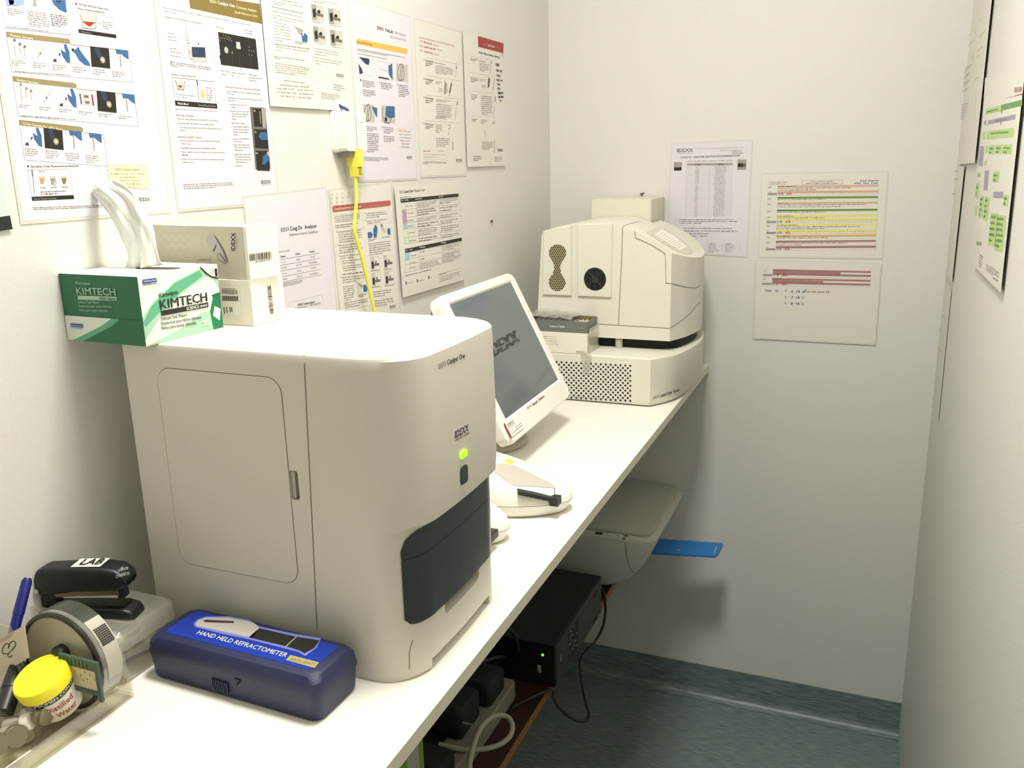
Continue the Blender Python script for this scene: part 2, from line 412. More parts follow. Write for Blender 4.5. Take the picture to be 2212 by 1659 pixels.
# -- sample guide
P1 = rectfrom(hit(45, 485, 0, 0), hit(368, 459.5, 0, 0), .305)
pr, fin = sheet('wall_poster', P1, NX, paper_m, 'laminated sample guide with blue-glove photos, above the green tissue box', 'poster', GRP)
pr.view(0, 0, 3.318)
pr.poly([(40, 0), (172, 0), (178, 30), (130, 42), (48, 40)], LB); pr.poly([(60, 0), (100, 0), (98, 30), (70, 36)], BL)
pr.poly([(370, 0), (470, 0), (478, 92), (430, 72), (385, 30)], BL); pr.poly([(240, 0), (258, 0), (262, 45), (236, 45)], LG); pr.poly([(400, 0), (440, 0), (430, 22), (405, 16)], NV, 1)
pr.frame(30, 0 - 60, 478, 0, 95, VL, 1.5)
pr.greek(50, 50, 175, 68, 55, 4, G); pr.greek(195, 68, 345, 92, 125, 8, G); pr.greek(360, 92, 482, 112, 95, 6, K, fill=.62)
pr.greek(50, 182, 345, 218, 12, 1, K, rag=0); pr.line(32, 198, 508, 252, 2.5, G); pr.line(480, 0, 508, 252, 2, LG); pr.line(0, 0, 32, 198, 2, LG)
pr.text('Whole Blood Separator', 560, 34, 785, 74, 14, G, True); pr.text('Recommendations', 562, 66, 750, 96, 14, G, True)
pr.poly([(539, 20), (550, 22), (551, 34), (540, 32)], K)
pr.frame(542, 74, 815, 122, 155, LG, 2)
pr.dn(562, 208, 832, 248, 28, K); pr.text('Whole Blood', 580, 232, 655, 243, 10, LG, True, 2)
pr.poly([(572, 98), (690, 112), (688, 204), (660, 212), (600, 206), (588, 196)], VL, 0); pr.poly([(590, 152), (684, 160), (645, 190), (632, 186)], RD, 1)
pr.path([(572, 98), (590, 150), (590, 200), (660, 210), (690, 200), (686, 160), (692, 112)], 3, G, 1); pr.line(695, 168, 728, 171, 2, K, 1); pr.greek(732, 148, 812, 158, 60, 4, G)
def row(dx, dy, head, hx1, kinds, w_end, capn, note=True, boxb=None):
    """one band of the guide: olive tab, photo cells and captions"""
    pr.dn(43 + dx, 226 + dy, 470 + dx, 275 + dy, 38, TAN, 1); pr.poly([(470 + dx, 275 + dy), (492 + dx, 279 + dy), (503 + dx, 290 + dy), (503 + dx, 314 + dy), (470 + dx, 312 + dy)], TAN, 0)
    pr.text(head, 75 + dx, 260 + dy, hx1, 283 + dy + (hx1 - 238) * .1, 17, PY, True, 2)
    n = len(kinds); sl = 100 / 865.0
    for k, kd in enumerate(kinds):
        x0 = 70 + dx + k * 142 + (8 if k else 0); y0 = 266 + dy + (x0 - 70 - dx) * .112; x1 = x0 + 134; y1 = y0 + 15
        pr.frame(x0, y0, x1, y1, 146, VL, 1.5)
        q = lambda pts, m_, l=1: pr.poly([(x0 + a * 1.34 + b * .11, y0 + a * .15 + b * 1.46) for a, b in pts], m_, l)
        if kd in 'TS':
            for a, b0, b1 in ((20, 5, 88), (48, 22, 72), (72, 32, 82)):
                q([(a, b0), (a + 9, b0), (a + 9, b1), (a, b1)], VL); q([(a - 1, b0), (a + 11, b0), (a + 11, b0 + 13), (a - 1, b0 + 13)], G if kd == 'T' else MRN, 2)
        elif kd == 'Y':
            q([(30, 18), (45, 14), (42, 34), (20, 48), (18, 40)], PY); q([(68, 22), (76, 28), (52, 64), (44, 58)], VL); q([(45, 57), (52, 63), (47, 69), (41, 63)], G, 2); q([(43, 66), (45, 68), (26, 92), (24, 91)], LG, 2)
        elif kd == 'G':
            q([(70, 6), (84, 4), (98, 40), (98, 96), (80, 92), (58, 62), (52, 30), (66, 40), (78, 46)], BL); q([(6, 96), (12, 84), (24, 82), (26, 97)], NV); q([(40, 56), (48, 50), (50, 56), (42, 68)], K, 2); q([(24, 80), (44, 62), (46, 64), (28, 83)], VL)
        elif kd == 'H':
            q([(30, 22), (42, 8), (50, 26), (70, 52), (97, 84), (97, 99), (70, 96), (40, 74), (24, 46), (8, 30)], BL); q([(6, 22), (16, 20), (18, 34), (6, 34)], K, 2)
        elif kd == 'B':
            q([(0, 0), (100, 0), (100, 100), (0, 100)], K, 1); q([(20, 0), (48, 0), (60, 60), (50, 62), (30, 40)], NV, 2)
            c = (x0 + 62 * 1.34 + 7, y0 + 9 + 62 * 1.46); pr.disc(c[0], c[1], 24, PY if False else LG, 3); pr.disc(c[0], c[1], 14, OC, 4); pr.disc(c[0], c[1], 8, WH, 5)
        elif kd == 'P':
            q([(30, 0), (97, 0), (97, 44), (78, 36), (60, 22), (34, 24)], BL); q([(50, 20), (55, 20), (56, 86), (50, 86)], LG, 2)
        elif kd == 'L':
            q([(30, 22), (66, 22), (68, 78), (34, 78)], VL); q([(12, 24), (20, 24), (24, 76), (16, 76)], G, 2); q([(36, 30), (60, 30), (60, 42), (36, 42)], G, 2); q([(40, 58), (64, 58), (64, 70), (40, 70)], G, 2); q([(76, 22), (84, 22), (88, 76), (80, 76)], RD, 2)
        pr.greek(x0 + 12, y0 + 156, x0 + 118, y0 + 166, capn * 16, capn, PK if False else G, fill=.5)
    ex = 925 + dx if w_end is None else w_end; ey = 366 + dy - (925 + dx - ex) * .112
    bx = (85 + dx, 515 + dy); ex2 = (ex + 30, ey + 225)
    pr.path([(48 + dx, 262 + dy), bx, ex2, (ex, ey), (503 + dx, ey - (ex - 503 - dx) * .112)], 2, G)
    if note: pr.greek(105 + dx, 503 + dy, 505 + dx, 532 + dy, 13, 1, K, rag=0)
row(0, 0, 'Plasma Sample', 238, 'TYGHBP', None, 3)
row(46, 318, 'Serum Sample', 278, 'SYGLBP', 962, 2)
row(92, 632, 'Urine Sample for UPC Ratio', 450, 'GBPP', 742, 4, note=False)
pr.text('Sample Cup Recommendations', 222, 1200, 566, 1194, 15, G, True); pr.poly([(195, 1186), (206, 1186), (207, 1198), (196, 1198)], K)
pr.frame(196, 1216, 500, 1210, 222, LG, 2); pr.dn(228, 1410, 528, 1398, 30, K); pr.text('Serum, Plasma, and Urine', 245, 1432, 405, 1426, 12, LG, True, 2)
pr.text('300 uL', 278, 1234, 322, 1233, 12, G); pr.line(232, 1218, 246, 1388, 4, G); pr.line(229, 1216, 236, 1262, 9, G, 1)
for k, (cx, cc) in enumerate(((302, AMB), (380, LG), (460, BR))):
    pr.poly([(cx - 24, 1262), (cx + 24, 1260), (cx + 18, 1278), (cx - 18, 1279)], VL); pr.poly([(cx - 19, 1278), (cx + 19, 1277), (cx + 9, 1318), (cx - 7, 1319)], cc, 1)
pr.ring(385, 1308, 22, 3, G, 2)
pr.text('Correct', 288, 1350, 330, 1348, 11, G, True); pr.text('Incorrect', 362, 1347, 408, 1345, 11, G, True); pr.text('Incorrect', 442, 1345, 490, 1343, 11, G, True)
pr.greek(292, 1366, 496, 1358, 34, 2, K)
pr.dn(768, 1186, 1050, 1186, 176, PY, 0); pr.frame(766, 1184, 1054, 1184, 178, TAN, 1.5, 1); pr.text('IDEXX Technical Support', 826, 1222, 1004, 1222, 15, TAN, True)
for k, (a, b_) in enumerate(((792, 1040), (850, 995), (858, 992), (905, 1008), (912, 988))): pr.greek(a, 1236 + k * 24, b_, 1237 + k * 24, 18, 1, TAN, rag=0)
pr.logo(998, 1440, 1076, 1438, 22)
pr.greek(235, 1482, 735, 1464, 26, 2, K, last=1)
finish(fin)

# -- quick reference guide
q = px4([(334, -2), (566.5, 45), (603.5, 440), (384.5, 458.5)], 0, 0)
P2 = rectfrom(q[3], q[2], .3)
pr, fin = sheet('wall_poster', P2, NX, paper_m, 'laminated quick reference guide with brown title band and analyser diagram', 'poster', GRP)
pr.view(330, 0, 3.531)
pr.poly([(270, -60), (815, 30), (832, 182), (285, 62)], BR)
pr.text('IDEXX', 436, 20, 488, 29, 24, PY, False, 2); pr.text('Catalyst One', 496, 30, 627, 58, 25, WH, True, 2); pr.text('Chemistry Analyzer', 638, 62, 795, 94, 22, PY, False, 2)
pr.text('Quick Reference Guide', 625, 100, 798, 132, 19, PY, False, 2)
pr.text('Note: For detailed instructions on using your Catalyst One Chemistry Analyzer, see the IDEXX Catalyst One Chemistry Analyzer', 76, 62, 752, 198, 13, G); pr.text("Operator's Guide.", 80, 88, 182, 106, 13, G)
pr.text('Catalyst One Analyzer Components', 86, 132, 370, 184, 16, BR)
pr.poly([(248, 202), (345, 208), (382, 236), (412, 470), (300, 470), (285, 440)], VL); pr.poly([(248, 202), (345, 208), (382, 236), (400, 240), (404, 360), (290, 355)], WH, 1)
pr.poly([(298, 358), (398, 362), (403, 438), (302, 434)], NV, 2); pr.poly([(343, 328), (352, 329), (354, 342), (345, 341)], K, 2); pr.path([(248, 202), (282, 440), (302, 472), (410, 470), (382, 236), (345, 208)], 2, LG, 2, True)
for k, (tx, x0, y0, x1, y1, ex, ey) in enumerate((('Side door', 112, 256, 170, 264, 262, 278), ('Status LED', 117, 284, 182, 292, 332, 318), ('Start button', 120, 308, 186, 317, 335, 338), ('Lock light', 128, 372, 182, 378, 348, 398), ('Sample drawer', 132, 398, 220, 408, 342, 408), ('Waste drawer', 134, 428, 212, 440, 322, 452))):
    pr.text(tx, x0, y0, x1, y1, 13, G); pr.line(x1 + 4, y1 - 3, ex, ey, 1.6, G, 3)
pr.poly([(498, 243), (785, 298), (808, 532), (522, 494), (508, 425), (515, 420)], K, 0)
pr.disc(561, 382, 26, LG, 1); pr.disc(561, 382, 18, VL, 2); pr.disc(561, 382, 7, LG, 3); pr.disc(606, 402, 12, G, 1)
pr.poly([(636, 318), (664, 322), (672, 376), (638, 370)], VL, 1); pr.disc(652, 334, 9, WH, 2)
for (a, b_) in ((540, 268), (558, 275), (575, 283), (592, 292), (512, 288), (528, 290), (545, 292), (565, 298), (582, 303), (600, 312), (515, 308)): pr.disc(a, b_, 7, G, 1)
for (a, b_) in ((735, 358), (733, 385), (752, 388), (770, 392), (736, 418), (756, 420)): pr.disc(a, b_, 5, LG, 1)
pr.path([(494, 241), (402, 388), (520, 496)], 1.6, LG)
for tx, x0, y0, x1, y1 in (('Pipette tips', 486, 212, 544, 220), ('Other reagent', 698, 234, 762, 246), ('consumables', 700, 256, 760, 266), ('Whole blood', 518, 546, 582, 552), ('separator', 522, 570, 570, 576), ('Sample', 598, 558, 636, 562), ('cup', 600, 580, 618, 583), ('Slides/CLIPs', 650, 562, 708, 571), ('PreBit reagent', 730, 572, 796, 583), ('consumable/automated', 732, 596, 835, 606), ('Dilution cups', 736, 616, 792, 622)): pr.text(tx, x0, y0, x1, y1, 13, G)
for l_ in ((530, 222, 540, 262), (730, 268, 738, 352), (567, 430, 574, 536), (606, 428, 613, 545), (654, 380, 668, 552), (748, 445, 758, 560)): pr.line(*l_, 1.6, G, 3)
pr.greek(130, 462, 468, 514, 44, 3, K, last=.15)
pr.text('Sample Volume Required', 140, 574, 330, 590, 17, BR)
pr.frame(148, 588, 467, 622, 212, G, 3); pr.dn(170, 766, 490, 792, 40, K); pr.text('Whole Blood', 190, 796, 272, 802, 16, WH, True, 2); pr.text('Serum/Plasma/Urine', 348, 808, 480, 818, 15, LG, True, 2); pr.line(322, 606, 334, 778, 2, LG)
pr.poly([(172, 612), (245, 620), (238, 684), (190, 682)], VL); pr.path([(170, 612), (182, 640), (190, 680), (240, 686), (242, 640), (248, 618)], 3, K, 1); pr.poly([(192, 650), (228, 654), (214, 670), (204, 668)], RD, 1); pr.line(250, 656, 288, 660, 2, K)
pr.text('Fill to lowest line on separator', 176, 722, 318, 736, 12, G); pr.text('0.7 cc (700 uL)', 182, 744, 264, 752, 12, G)
pr.line(338, 612, 352, 762, 5, G); pr.line(336, 610, 344, 650, 9, K, 1); pr.poly([(360, 682), (400, 686), (394, 752), (374, 750)], VL); pr.poly([(366, 712), (396, 715), (392, 740), (374, 738)], mat('ink_gold', 'D8B84A'), 1); pr.greek(402, 656, 458, 664, 112, 6, G)
pr.greek(172, 822, 496, 842, 14, 1, G, rag=0)
pr.text('Running a Sample', 178, 884, 314, 892, 17, BR)
for i, tx, x1 in ((0, '1. Enter the sample information on the IDEXX VetLab Station.', 498), (1, '2. Load the slides and sample in the sample drawer.', 470), (2, '3. Close the sample drawer and press the Start button on the', 520)): pr.text(tx, 182 + i * 3, 912 + i * 32, x1, 926 + i * 30 + (0 if i < 2 else 2), 14, G)
pr.text('analyzer.', 206, 998, 252, 1001, 14, G)
pr.text('Running Quality Control', 194, 1050, 376, 1056, 17, BR)
for y, tx, x0, x1 in ((1078, '1. Tap the Catalyst One icon on the IDEXX VetLab Station', 198, 516), (1100, 'Home screen.', 218, 294), (1134, '2. Tap Maintenance and then tap Quality Control.', 202, 486), (1164, '3. Tap the quality control lot number you are using and then tap', 206, 550), (1186, 'Run QC.', 226, 274), (1218, '4. Follow the on-screen instructions for preparing and running', 212, 546), (1240, 'quality control.', 232, 314)): pr.text(tx, x0, y, x1, y + 4, 13, K if 'Run QC' in tx or 'Maint' in tx else G, 'Run QC' in tx)
pr.text('Cleaning the Internal Components (Monthly)', 548, 666, 824, 694, 15, BR)
for y, tx, x0, x1, dy in ((700, '1. Tap the Catalyst One icon on the IDEXX VetLab Station', 552, 824, 22), (720, 'Home screen.', 568, 628, 5), (750, '2. Tap Maintenance, tap Clean, and follow these on-screen', 556, 836, 20), (770, 'instructions.', 574, 630, 4), (802, 'a. Open the side door on your', 580, 720, 6), (822, 'analyzer.', 600, 634, 2), (852, 'b. Raise the carousel cover until', 584, 732, 5), (872, 'the green lever magnetizes', 602, 730, 5), (892, 'itself to the inside of the', 602, 712, 4), (912, 'analyzer.', 604, 642, 2), (944, 'c. Remove the carousel.', 592, 706, 2), (972, 'd. Using an IDEXX-supported', 596, 732, 2), (992, 'alcohol prep pad, wipe the', 612, 734, 2), (1012, 'incubator ring and optics', 612, 730, 2), (1032, 'window.', 614, 650, 1), (1064, 'e. Clean the reference tile on', 604, 738, 1), (1084, 'the carousel.', 620, 678, 1), (1110, 'f. Using a dry optical tissue,', 608, 742, 1), (1130, 'dry the optics window and', 622, 744, 1), (1150, 'reference tile.', 624, 686, 1), (1182, 'g. Replace the carousel, lower', 616, 752, 0), (1202, 'the carousel cover until it', 630, 746, 0), (1222, 'firmly clicks in place, and', 632, 746, 0), (1242, 'close the side door.', 634, 722, 0), (1270, 'h. Tap Done.', 624, 686, 0)): pr.text(tx, x0, y, x1, y + dy, 13, G)
pr.dn(740, 815, 858, 822, 490, G, 0); pr.poly([(762, 826), (828, 830), (838, 968), (776, 964)], K, 1); pr.line(816, 848, 822, 942, 4, YL, 2); pr.poly([(862, 822), (862, 980), (838, 968), (828, 830)], LG, 1)
pr.poly([(770, 985), (872, 988), (882, 1135), (782, 1130)], K, 1); pr.poly([(820, 1010), (872, 1008), (876, 1066), (830, 1068), (806, 1045)], BL, 2); pr.poly([(784, 1150), (884, 1150), (892, 1305), (796, 1300)], K, 1); pr.poly([(840, 1190), (880, 1165), (884, 1225), (856, 1255), (834, 1256)], BL, 2); pr.poly([(868, 1165), (886, 1150), (888, 1200)], SAL, 3)
for i, tx in enumerate(('2b', '2c', '2d')): pr.text(tx, 768 + i * 8, 850 + i * 162, 784 + i * 8, 850 + i * 162, 13, WH, False, 3)
pr.logo(828, 1402, 902, 1396, 24)
pr.greek(232, 1400, 640, 1384, 46, 3, G, last=.6)
finish(fin)

# -- coagulation procedure, lower half in view
q = px4([(584, 229), (750.5, 240)], 0, 0)
P3 = rectfrom(q[0], q[1], .297)
pr, fin = sheet('wall_poster', P3, NX, paperc_m, 'cream procedure sheet with four small cartridge photos, above the wall socket', 'poster', GRP, lam=False, lift=.0035)
pr.view(570, 0, 6.381)
for y, tx, x0, x1, dy in ((10, 'syringe (plastic, not glass)', 250, 480, 40), (30, 'syringe and transfer to a 3.2% sodium citrate', 120, 528, 70), (60, 'evacuated tube.', 126, 268, 24), (98, 'Note: Fill the citrate tube to its stated draw volume.', 108, 545, 96), (150, '4. Mix gently by inverting the tube at least 4 times.', 84, 520, 95), (204, '5. On the IDEXX VetLab Station, specify a patient and', 90, 565, 104), (245, 'initiate a Coag Dx Analyzer test run.', 122, 430, 70), (302, '6. The message "Insert', 96, 312, 44), (352, 'Cartridge" displays on the', 132, 360, 42), (392, 'Coag Dx Analyzer. Open and', 136, 388, 46), (432, 'insert a room temperature', 138, 370, 40), (472, 'Citrate PT or Citrate aPTT', 140, 368, 36), (516, 'cartridge into the analyzer to', 142, 390, 42), (556, 'warm (Figure 1).', 146, 292, 24), (614, 'Important: Wait until the analyzer displays the message', 152, 630, 68), (652, '"Add Sample...Press Start." before continuing with the', 160, 615, 66), (694, 'next step.', 160, 240, 12)): pr.text(tx, x0, y, x1, y + dy, 19, G, tx.startswith('Note') or tx.startswith('Imp'))
pr.text('the sample well (Figure 7).', 650, 20, 845, 55, 16, G); pr.text('cartridge. Press the end down into the', 790, 20, 1025, 70, 16, G)
pr.frame(420, 358, 605, 385, 215, VL, 2); pr.poly([(420, 360), (545, 410), (540, 440), (505, 490)], LG); pr.poly([(515, 455), (580, 465), (605, 500), (600, 580), (530, 575)], BL, 1); pr.poly([(530, 450), (548, 462), (546, 500), (534, 480)], WH, 2); pr.greek(425, 560, 605, 590, 40, 2, K)
for a, b_ in ((650, 55), (885, 112), (675, 358), (908, 408)):
    pr.dn(a, b_, a + 170, b_ + 24, 215, VL, 0); pr.dn(a, b_, a + 70, b_ + 10, 215, LG, 1); pr.poly([(a + 20, b_ + 72), (a + 62, b_ + 62), (a + 68, b_ + 178), (a + 34, b_ + 184)], K, 2); pr.poly([(a + 70, b_ + 118), (a + 168, b_ + 145), (a + 170, b_ + 180), (a + 78, b_ + 160)], G, 2); pr.poly([(a + 84, b_ + 100), (a + 110, b_ + 78), (a + 130, b_ + 100), (a + 128, b_ + 130), (a + 90, b_ + 120)], K, 3)
    pr.greek(a + 18, b_ + 222, a + 190, b_ + 250, 34 if a < 700 and b_ < 100 else 17, 2 if a < 700 and b_ < 100 else 1, K)
pr.frame(120, 745, 640, 820, 255, LG, 2); pr.greek(135, 762, 595, 828, 44, 2, K, last=.2); pr.greek(150, 848, 632, 925, 155, 5, LG)
for y, tx, x0, x1, dy in ((668, '9. Press the Start key. When a clot is detected, the', 672, 1028, 66), (712, 'analyzer beeps once. Final results will then be', 700, 1032, 58), (750, 'displayed on the screen.', 702, 875, 30), (795, '10. Remove the cartridge. Discard used needles, syringes,', 675, 1078, 70), (838, 'capillets, and cartridges in the appropriate waste', 704, 1042, 54), (880, 'containers.', 710, 790, 12)): pr.text(tx, x0, y, x1, y + dy, 18, G)
RB = mat('ink_red_brown', '7E4A3C')
for y, tx, x0, x1, dy in ((1120, 'IDEXX Technical Support', 282, 565, 32), (1178, 'USA/Canada/Latin America  1-800-248-2483', 225, 628, 34), (1226, 'Europe  00800 1234 3399   -   Australia  1300 44 33 99', 180, 676, 34), (1276, 'New Zealand  0800 10 20 84   -   Asia  886-800-291-018', 180, 684, 38), (1330, 'Taiwan  0800 291 018   -   China  400 678 6682', 225, 652, 34)): pr.text(tx, x0, y, x1, y + dy, 22, RB)
pr.logo(1000, 1052, 1104, 1066, 38, bg=paperc_m); pr.greek(960, 1150, 1118, 1175, 95, 3, G); pr.greek(785, 1270, 1130, 1315, 90, 4, G, rag=.3)
finish(fin)

# -- UA analyser quick guide
q = px4([(755, -4), (889.5, 37), (902, 388), (775.5, 394)], 0, 0)
pr, fin = sheet('wall_poster', rectfrom(q[3], q[2], .305), NX, paper_m, 'laminated quick guide with yellow-orange band, right of the wall socket', 'poster', GRP)
pr.view(730, 0, 3.949)
for i in range(3):
    for j in range(4): pr.ring(140 + j * 38 - (i % 2) * 14, 130 + i * 55 + j * 10 + (j % 2) * 22, 20, 1.6, PY, 0, 6)
pr.text('IDEXX', 336, 248, 392, 264, 28, K, True); pr.text('VetLab', 402, 266, 470, 284, 28, K, True); pr.text('UA', 482, 286, 508, 294, 24, G); pr.text('Analyzer', 516, 296, 582, 312, 24, LG); pr.text('Quick Reference Guide', 446, 320, 584, 352, 22, LG)
pr.poly([(160, 335), (172, 330), (585, 415), (594, 424), (592, 462), (580, 460), (166, 378), (158, 370)], OR); pr.text('Running IDEXX UA Strips', 160, 362, 292, 388, 15, BR, True, 2)
pr.greek(166, 408, 590, 488, 26, 2, K); pr.greek(168, 448, 420, 496, 14, 1, K)
pr.frame(175, 488, 302, 510, 150, VL); pr.poly([(180, 486), (262, 500), (272, 520), (262, 555), (235, 545)], NV); pr.poly([(176, 540), (205, 590), (214, 625), (184, 632)], NV); pr.line(215, 612, 235, 626, 3, G)
pr.frame(342, 520, 468, 545, 150, VL); pr.poly([(432, 560), (462, 540), (468, 685), (436, 640), (430, 600)], BL); pr.line(356, 584, 420, 606, 3, LG); pr.dn(345, 652, 435, 668, 12, K)
def strip(x, y, w=1.0):
    pr.poly([(x, y), (x + 100 * w, y + 14), (x + 100 * w, y + 160), (x, y + 150)], VL, 0); pr.path([(x + 12, y + 60), (x + 28, y + 14), (x + 50, y + 4), (x + 62, y + 40), (x + 70, y + 100), (x + 58, y + 140), (x + 30, y + 150), (x + 12, y + 120), (x + 8, y + 80)], 8, G, 1, True); pr.line(x + 42, y + 20, x + 30, y + 140, 5, K, 2); pr.line(x + 54, y + 24, x + 44, y + 140, 5, K, 2)
strip(498, 540); strip(215, 885); pr.poly([(288, 910), (335, 920), (335, 1005), (310, 960)], BL, 2)
pr.poly([(370, 898), (488, 905), (490, 1052), (372, 1040)], VL); pr.path([(385, 920), (378, 985), (400, 1045), (440, 1050), (460, 1000)], 9, G, 1); pr.poly([(410, 905), (482, 908), (486, 1000), (440, 1008), (405, 990)], BL, 2); pr.poly([(398, 1000), (420, 1004), (420, 1036), (402, 1036)], K, 2)
pr.greek(205, 676, 318, 694, 66, 5, K); pr.greek(210, 756, 325, 772, 62, 4, K); pr.greek(365, 695, 472, 712, 64, 4, K); pr.greek(515, 714, 608, 728, 110, 7, K)
pr.greek(232, 1068, 338, 1082, 46, 3, K); pr.greek(236, 1128, 350, 1136, 172, 10, K); pr.greek(388, 1076, 484, 1084, 62, 4, K); pr.greek(390, 1152, 492, 1160, 62, 4, K)
for i, (a, b_) in enumerate(((190, 690), (350, 710), (503, 728), (375, 1094))): pr.text(str((1, 2, 3, 5)[i]), a, b_, a + 8, b_ + 1, 18, K)
pr.frame(506, 1090, 634, 1106, 165, OR, 1.5); pr.text('IDEXX Technical Support', 520, 1120, 622, 1128, 14, OR, True)
for i in range(5): pr.greek(522 + i * 5, 1138 + i * 26, 628 - i * 5, 1143 + i * 26, 16, 1, G, rag=0)
pr.greek(224, 1332, 440, 1344, 40, 3, K, last=.6); pr.logo(590, 1352, 634, 1352, 20)
finish(fin)

# -- blood sample guide (pale red title)
q = px4([(892, 40), (1000, 71), (1008.5, 380), (909, 384.5)], 0, 0)
pr, fin = sheet('wall_poster', rectfrom(q[3], q[2], .302), NX, paperc_m, 'white guide with faded red title lines, third from the corner in top row', 'poster', GRP)
pr.view(890, 40, 4.877)
pr.text('Selecting Whole Blood and Body Fluid Samples for the', 75, 206, 452, 298, 22, PK); 
for i, (a, b_, x0, x1, x2) in enumerate((('ProCyte Dx', 'Analyzer', 125, 215, 285), ('LaserCyte Dx', 'Analyzer', 128, 250, 312), ('LaserCyte', 'Analyzer', 130, 218, 288))):
    y = 248 + i * 48; pr.text('IDEXX', 82, y, 116, y + 8, 22, PK); pr.text(a, x0, y + 10, x1, y + 32 + (6 if i == 1 else 0), 22, RD, True); pr.text(b_, x1 + 12, y + 34, x2, y + 50, 20, PK)
for y in (410, 600, 806, 1075): pr.line(145, y, 510, y + (78 if y < 500 else 60 if y < 700 else 45 if y < 1000 else 26), 2, LG)
for i, (y, a) in enumerate(((445, 'Use the appropriate'), (640, 'Use the appropriate'), (836, 'Draw the sample'), (1110, 'Invert the tube'))):
    pr.text(str(i + 1) + '.', 124, y, 132, y + 2, 20, K, True); pr.text(a, 140, y + 4, 226, y + 20, 18, K, True); pr.greek(142, y + 14, 226, y + 26, 40, 2, K, fill=.7)
pr.greek(238, 452, 352, 478, 18, 1, K); pr.greek(246, 482, 446, 530, 92, 5, G); pr.greek(248, 655, 328, 668, 34, 2, G); pr.greek(276, 724, 330, 732, 50, 3, G); pr.greek(356, 740, 384, 744, 50, 3, G)
pr.greek(254, 846, 426, 862, 30, 2, G); pr.greek(254, 892, 424, 908, 150, 8, G); pr.greek(250, 1022, 424, 1034, 36, 2, G); pr.greek(250, 1108, 322, 1112, 100, 5, G); pr.greek(254, 1252, 408, 1258, 100, 5, G)
pr.line(470, 500, 458, 620, 14, VL); pr.line(470, 500, 468, 534, 18, G, 1); pr.poly([(345, 650), (372, 690), (360, 790), (338, 800)], LG); pr.line(345, 655, 350, 770, 8, G, 1); pr.line(336, 770, 330, 815, 4, LG); pr.poly([(412, 668), (424, 690), (402, 790), (390, 780)], G); pr.line(400, 760, 390, 825, 6, K, 1)
pr.line(480, 870, 476, 910, 14, K); pr.line(476, 910, 462, 980, 4, G); pr.line(462, 978, 452, 1075, 7, G); pr.path([(380, 1130), (400, 1118), (405, 1150), (385, 1160)], 6, G); pr.line(392, 1160, 386, 1230, 6, G); pr.line(430, 1245, 428, 1300, 10, VL); pr.line(432, 1300, 430, 1390, 14, G)
pr.frame(116, 1386, 372, 1390, 98, VL, 2); pr.greek(120, 1388, 204, 1389, 16, 1, RD); pr.greek(275, 1390, 345, 1391, 14, 1, LG); pr.greek(122, 1418, 360, 1420, 50, 2, VL); pr.greek(118, 1500, 370, 1508, 34, 3, K, last=.2); pr.logo(466, 1506, 528, 1506, 28)
finish(fin)

# -- small guide with dark red band
q = px4([(1000, 66), (1082, 88), (1092, 358), (1010, 361)], 0, 0)
pr, fin = sheet('wall_poster', q, NX, paperc_m, 'wrinkled sheet with dark red header, nearest the corner in the top row', 'poster', GRP, lam=False, lift=.004)
pr.view(890, 40, 4.877)
pr.poly([(695, 183), (965, 262), (962, 366), (698, 298)], RD); pr.text('IDEXX', 750, 278, 796, 290, 24, PK, False, 2); pr.text('LaserCyte', 802, 292, 866, 306, 24, WH, True, 2); pr.text('Analyzer', 874, 308, 928, 320, 22, PK, False, 2)
pr.text('Whole  Blood Sample Collection', 702, 366, 924, 420, 24, K, True)
for y in (400, 572, 762, 1028): pr.line(620, y, 860, y + (45 if y < 500 else 35 if y < 700 else 25 if y < 900 else 12), 1.5, LG)
pr.greek(615, 412, 696, 428, 34, 2, K); pr.greek(708, 436, 786, 452, 16, 1, K); pr.greek(710, 460, 815, 484, 90, 5, G); pr.greek(620, 610, 702, 622, 60, 3, K); pr.greek(712, 628, 792, 640, 34, 2, LG); pr.greek(735, 694, 786, 700, 40, 3, G); pr.greek(625, 790, 694, 798, 66, 3, K)
pr.greek(726, 806, 848, 818, 210, 10, G); pr.greek(632, 1050, 690, 1054, 36, 2, K); pr.greek(724, 1058, 796, 1062, 52, 3, G); pr.greek(735, 1290, 862, 1296, 92, 5, TAN); pr.greek(646, 1440, 740, 1446, 62, 3, RB); pr.greek(868, 1450, 958, 1454, 56, 4, G)
pr.line(836, 452, 820, 580, 12, LG); pr.line(836, 452, 832, 480, 14, G, 1); pr.poly([(806, 615), (824, 640), (815, 720), (796, 735)], G); pr.line(800, 640, 805, 730, 8, K, 1); pr.line(870, 632, 852, 760, 10, G); pr.line(876, 818, 874, 880, 12, K); pr.line(868, 922, 862, 1018, 6, G); pr.path([(860, 1065), (850, 1100), (870, 1110), (875, 1070)], 6, G); pr.line(768, 1170, 772, 1262, 6, G); pr.line(870, 1275, 868, 1410, 10, G)
for a, b_, c_, d_ in ((880, 470, 42, 38), (884, 532, 34, 30), (922, 540, 30, 30), (892, 588, 40, 30), (888, 635, 40, 28), (930, 640, 24, 26), (895, 680, 36, 28), (898, 724, 34, 30), (905, 770, 34, 32), (940, 770, 22, 28), (908, 812, 26, 30), (936, 810, 28, 30), (922, 855, 20, 24)): pr.poly([(a, b_), (a + c_, b_ + 8), (a + c_ - 3, b_ + d_), (a + 4, b_ + d_ - 6)], G if b_ < 760 else K)
pr.poly([(902, 1374), (956, 1376), (956, 1400), (904, 1398)], G); pr.text('IDEXX', 908, 1396, 950, 1397, 14, VL, True, 2)
finish(fin)

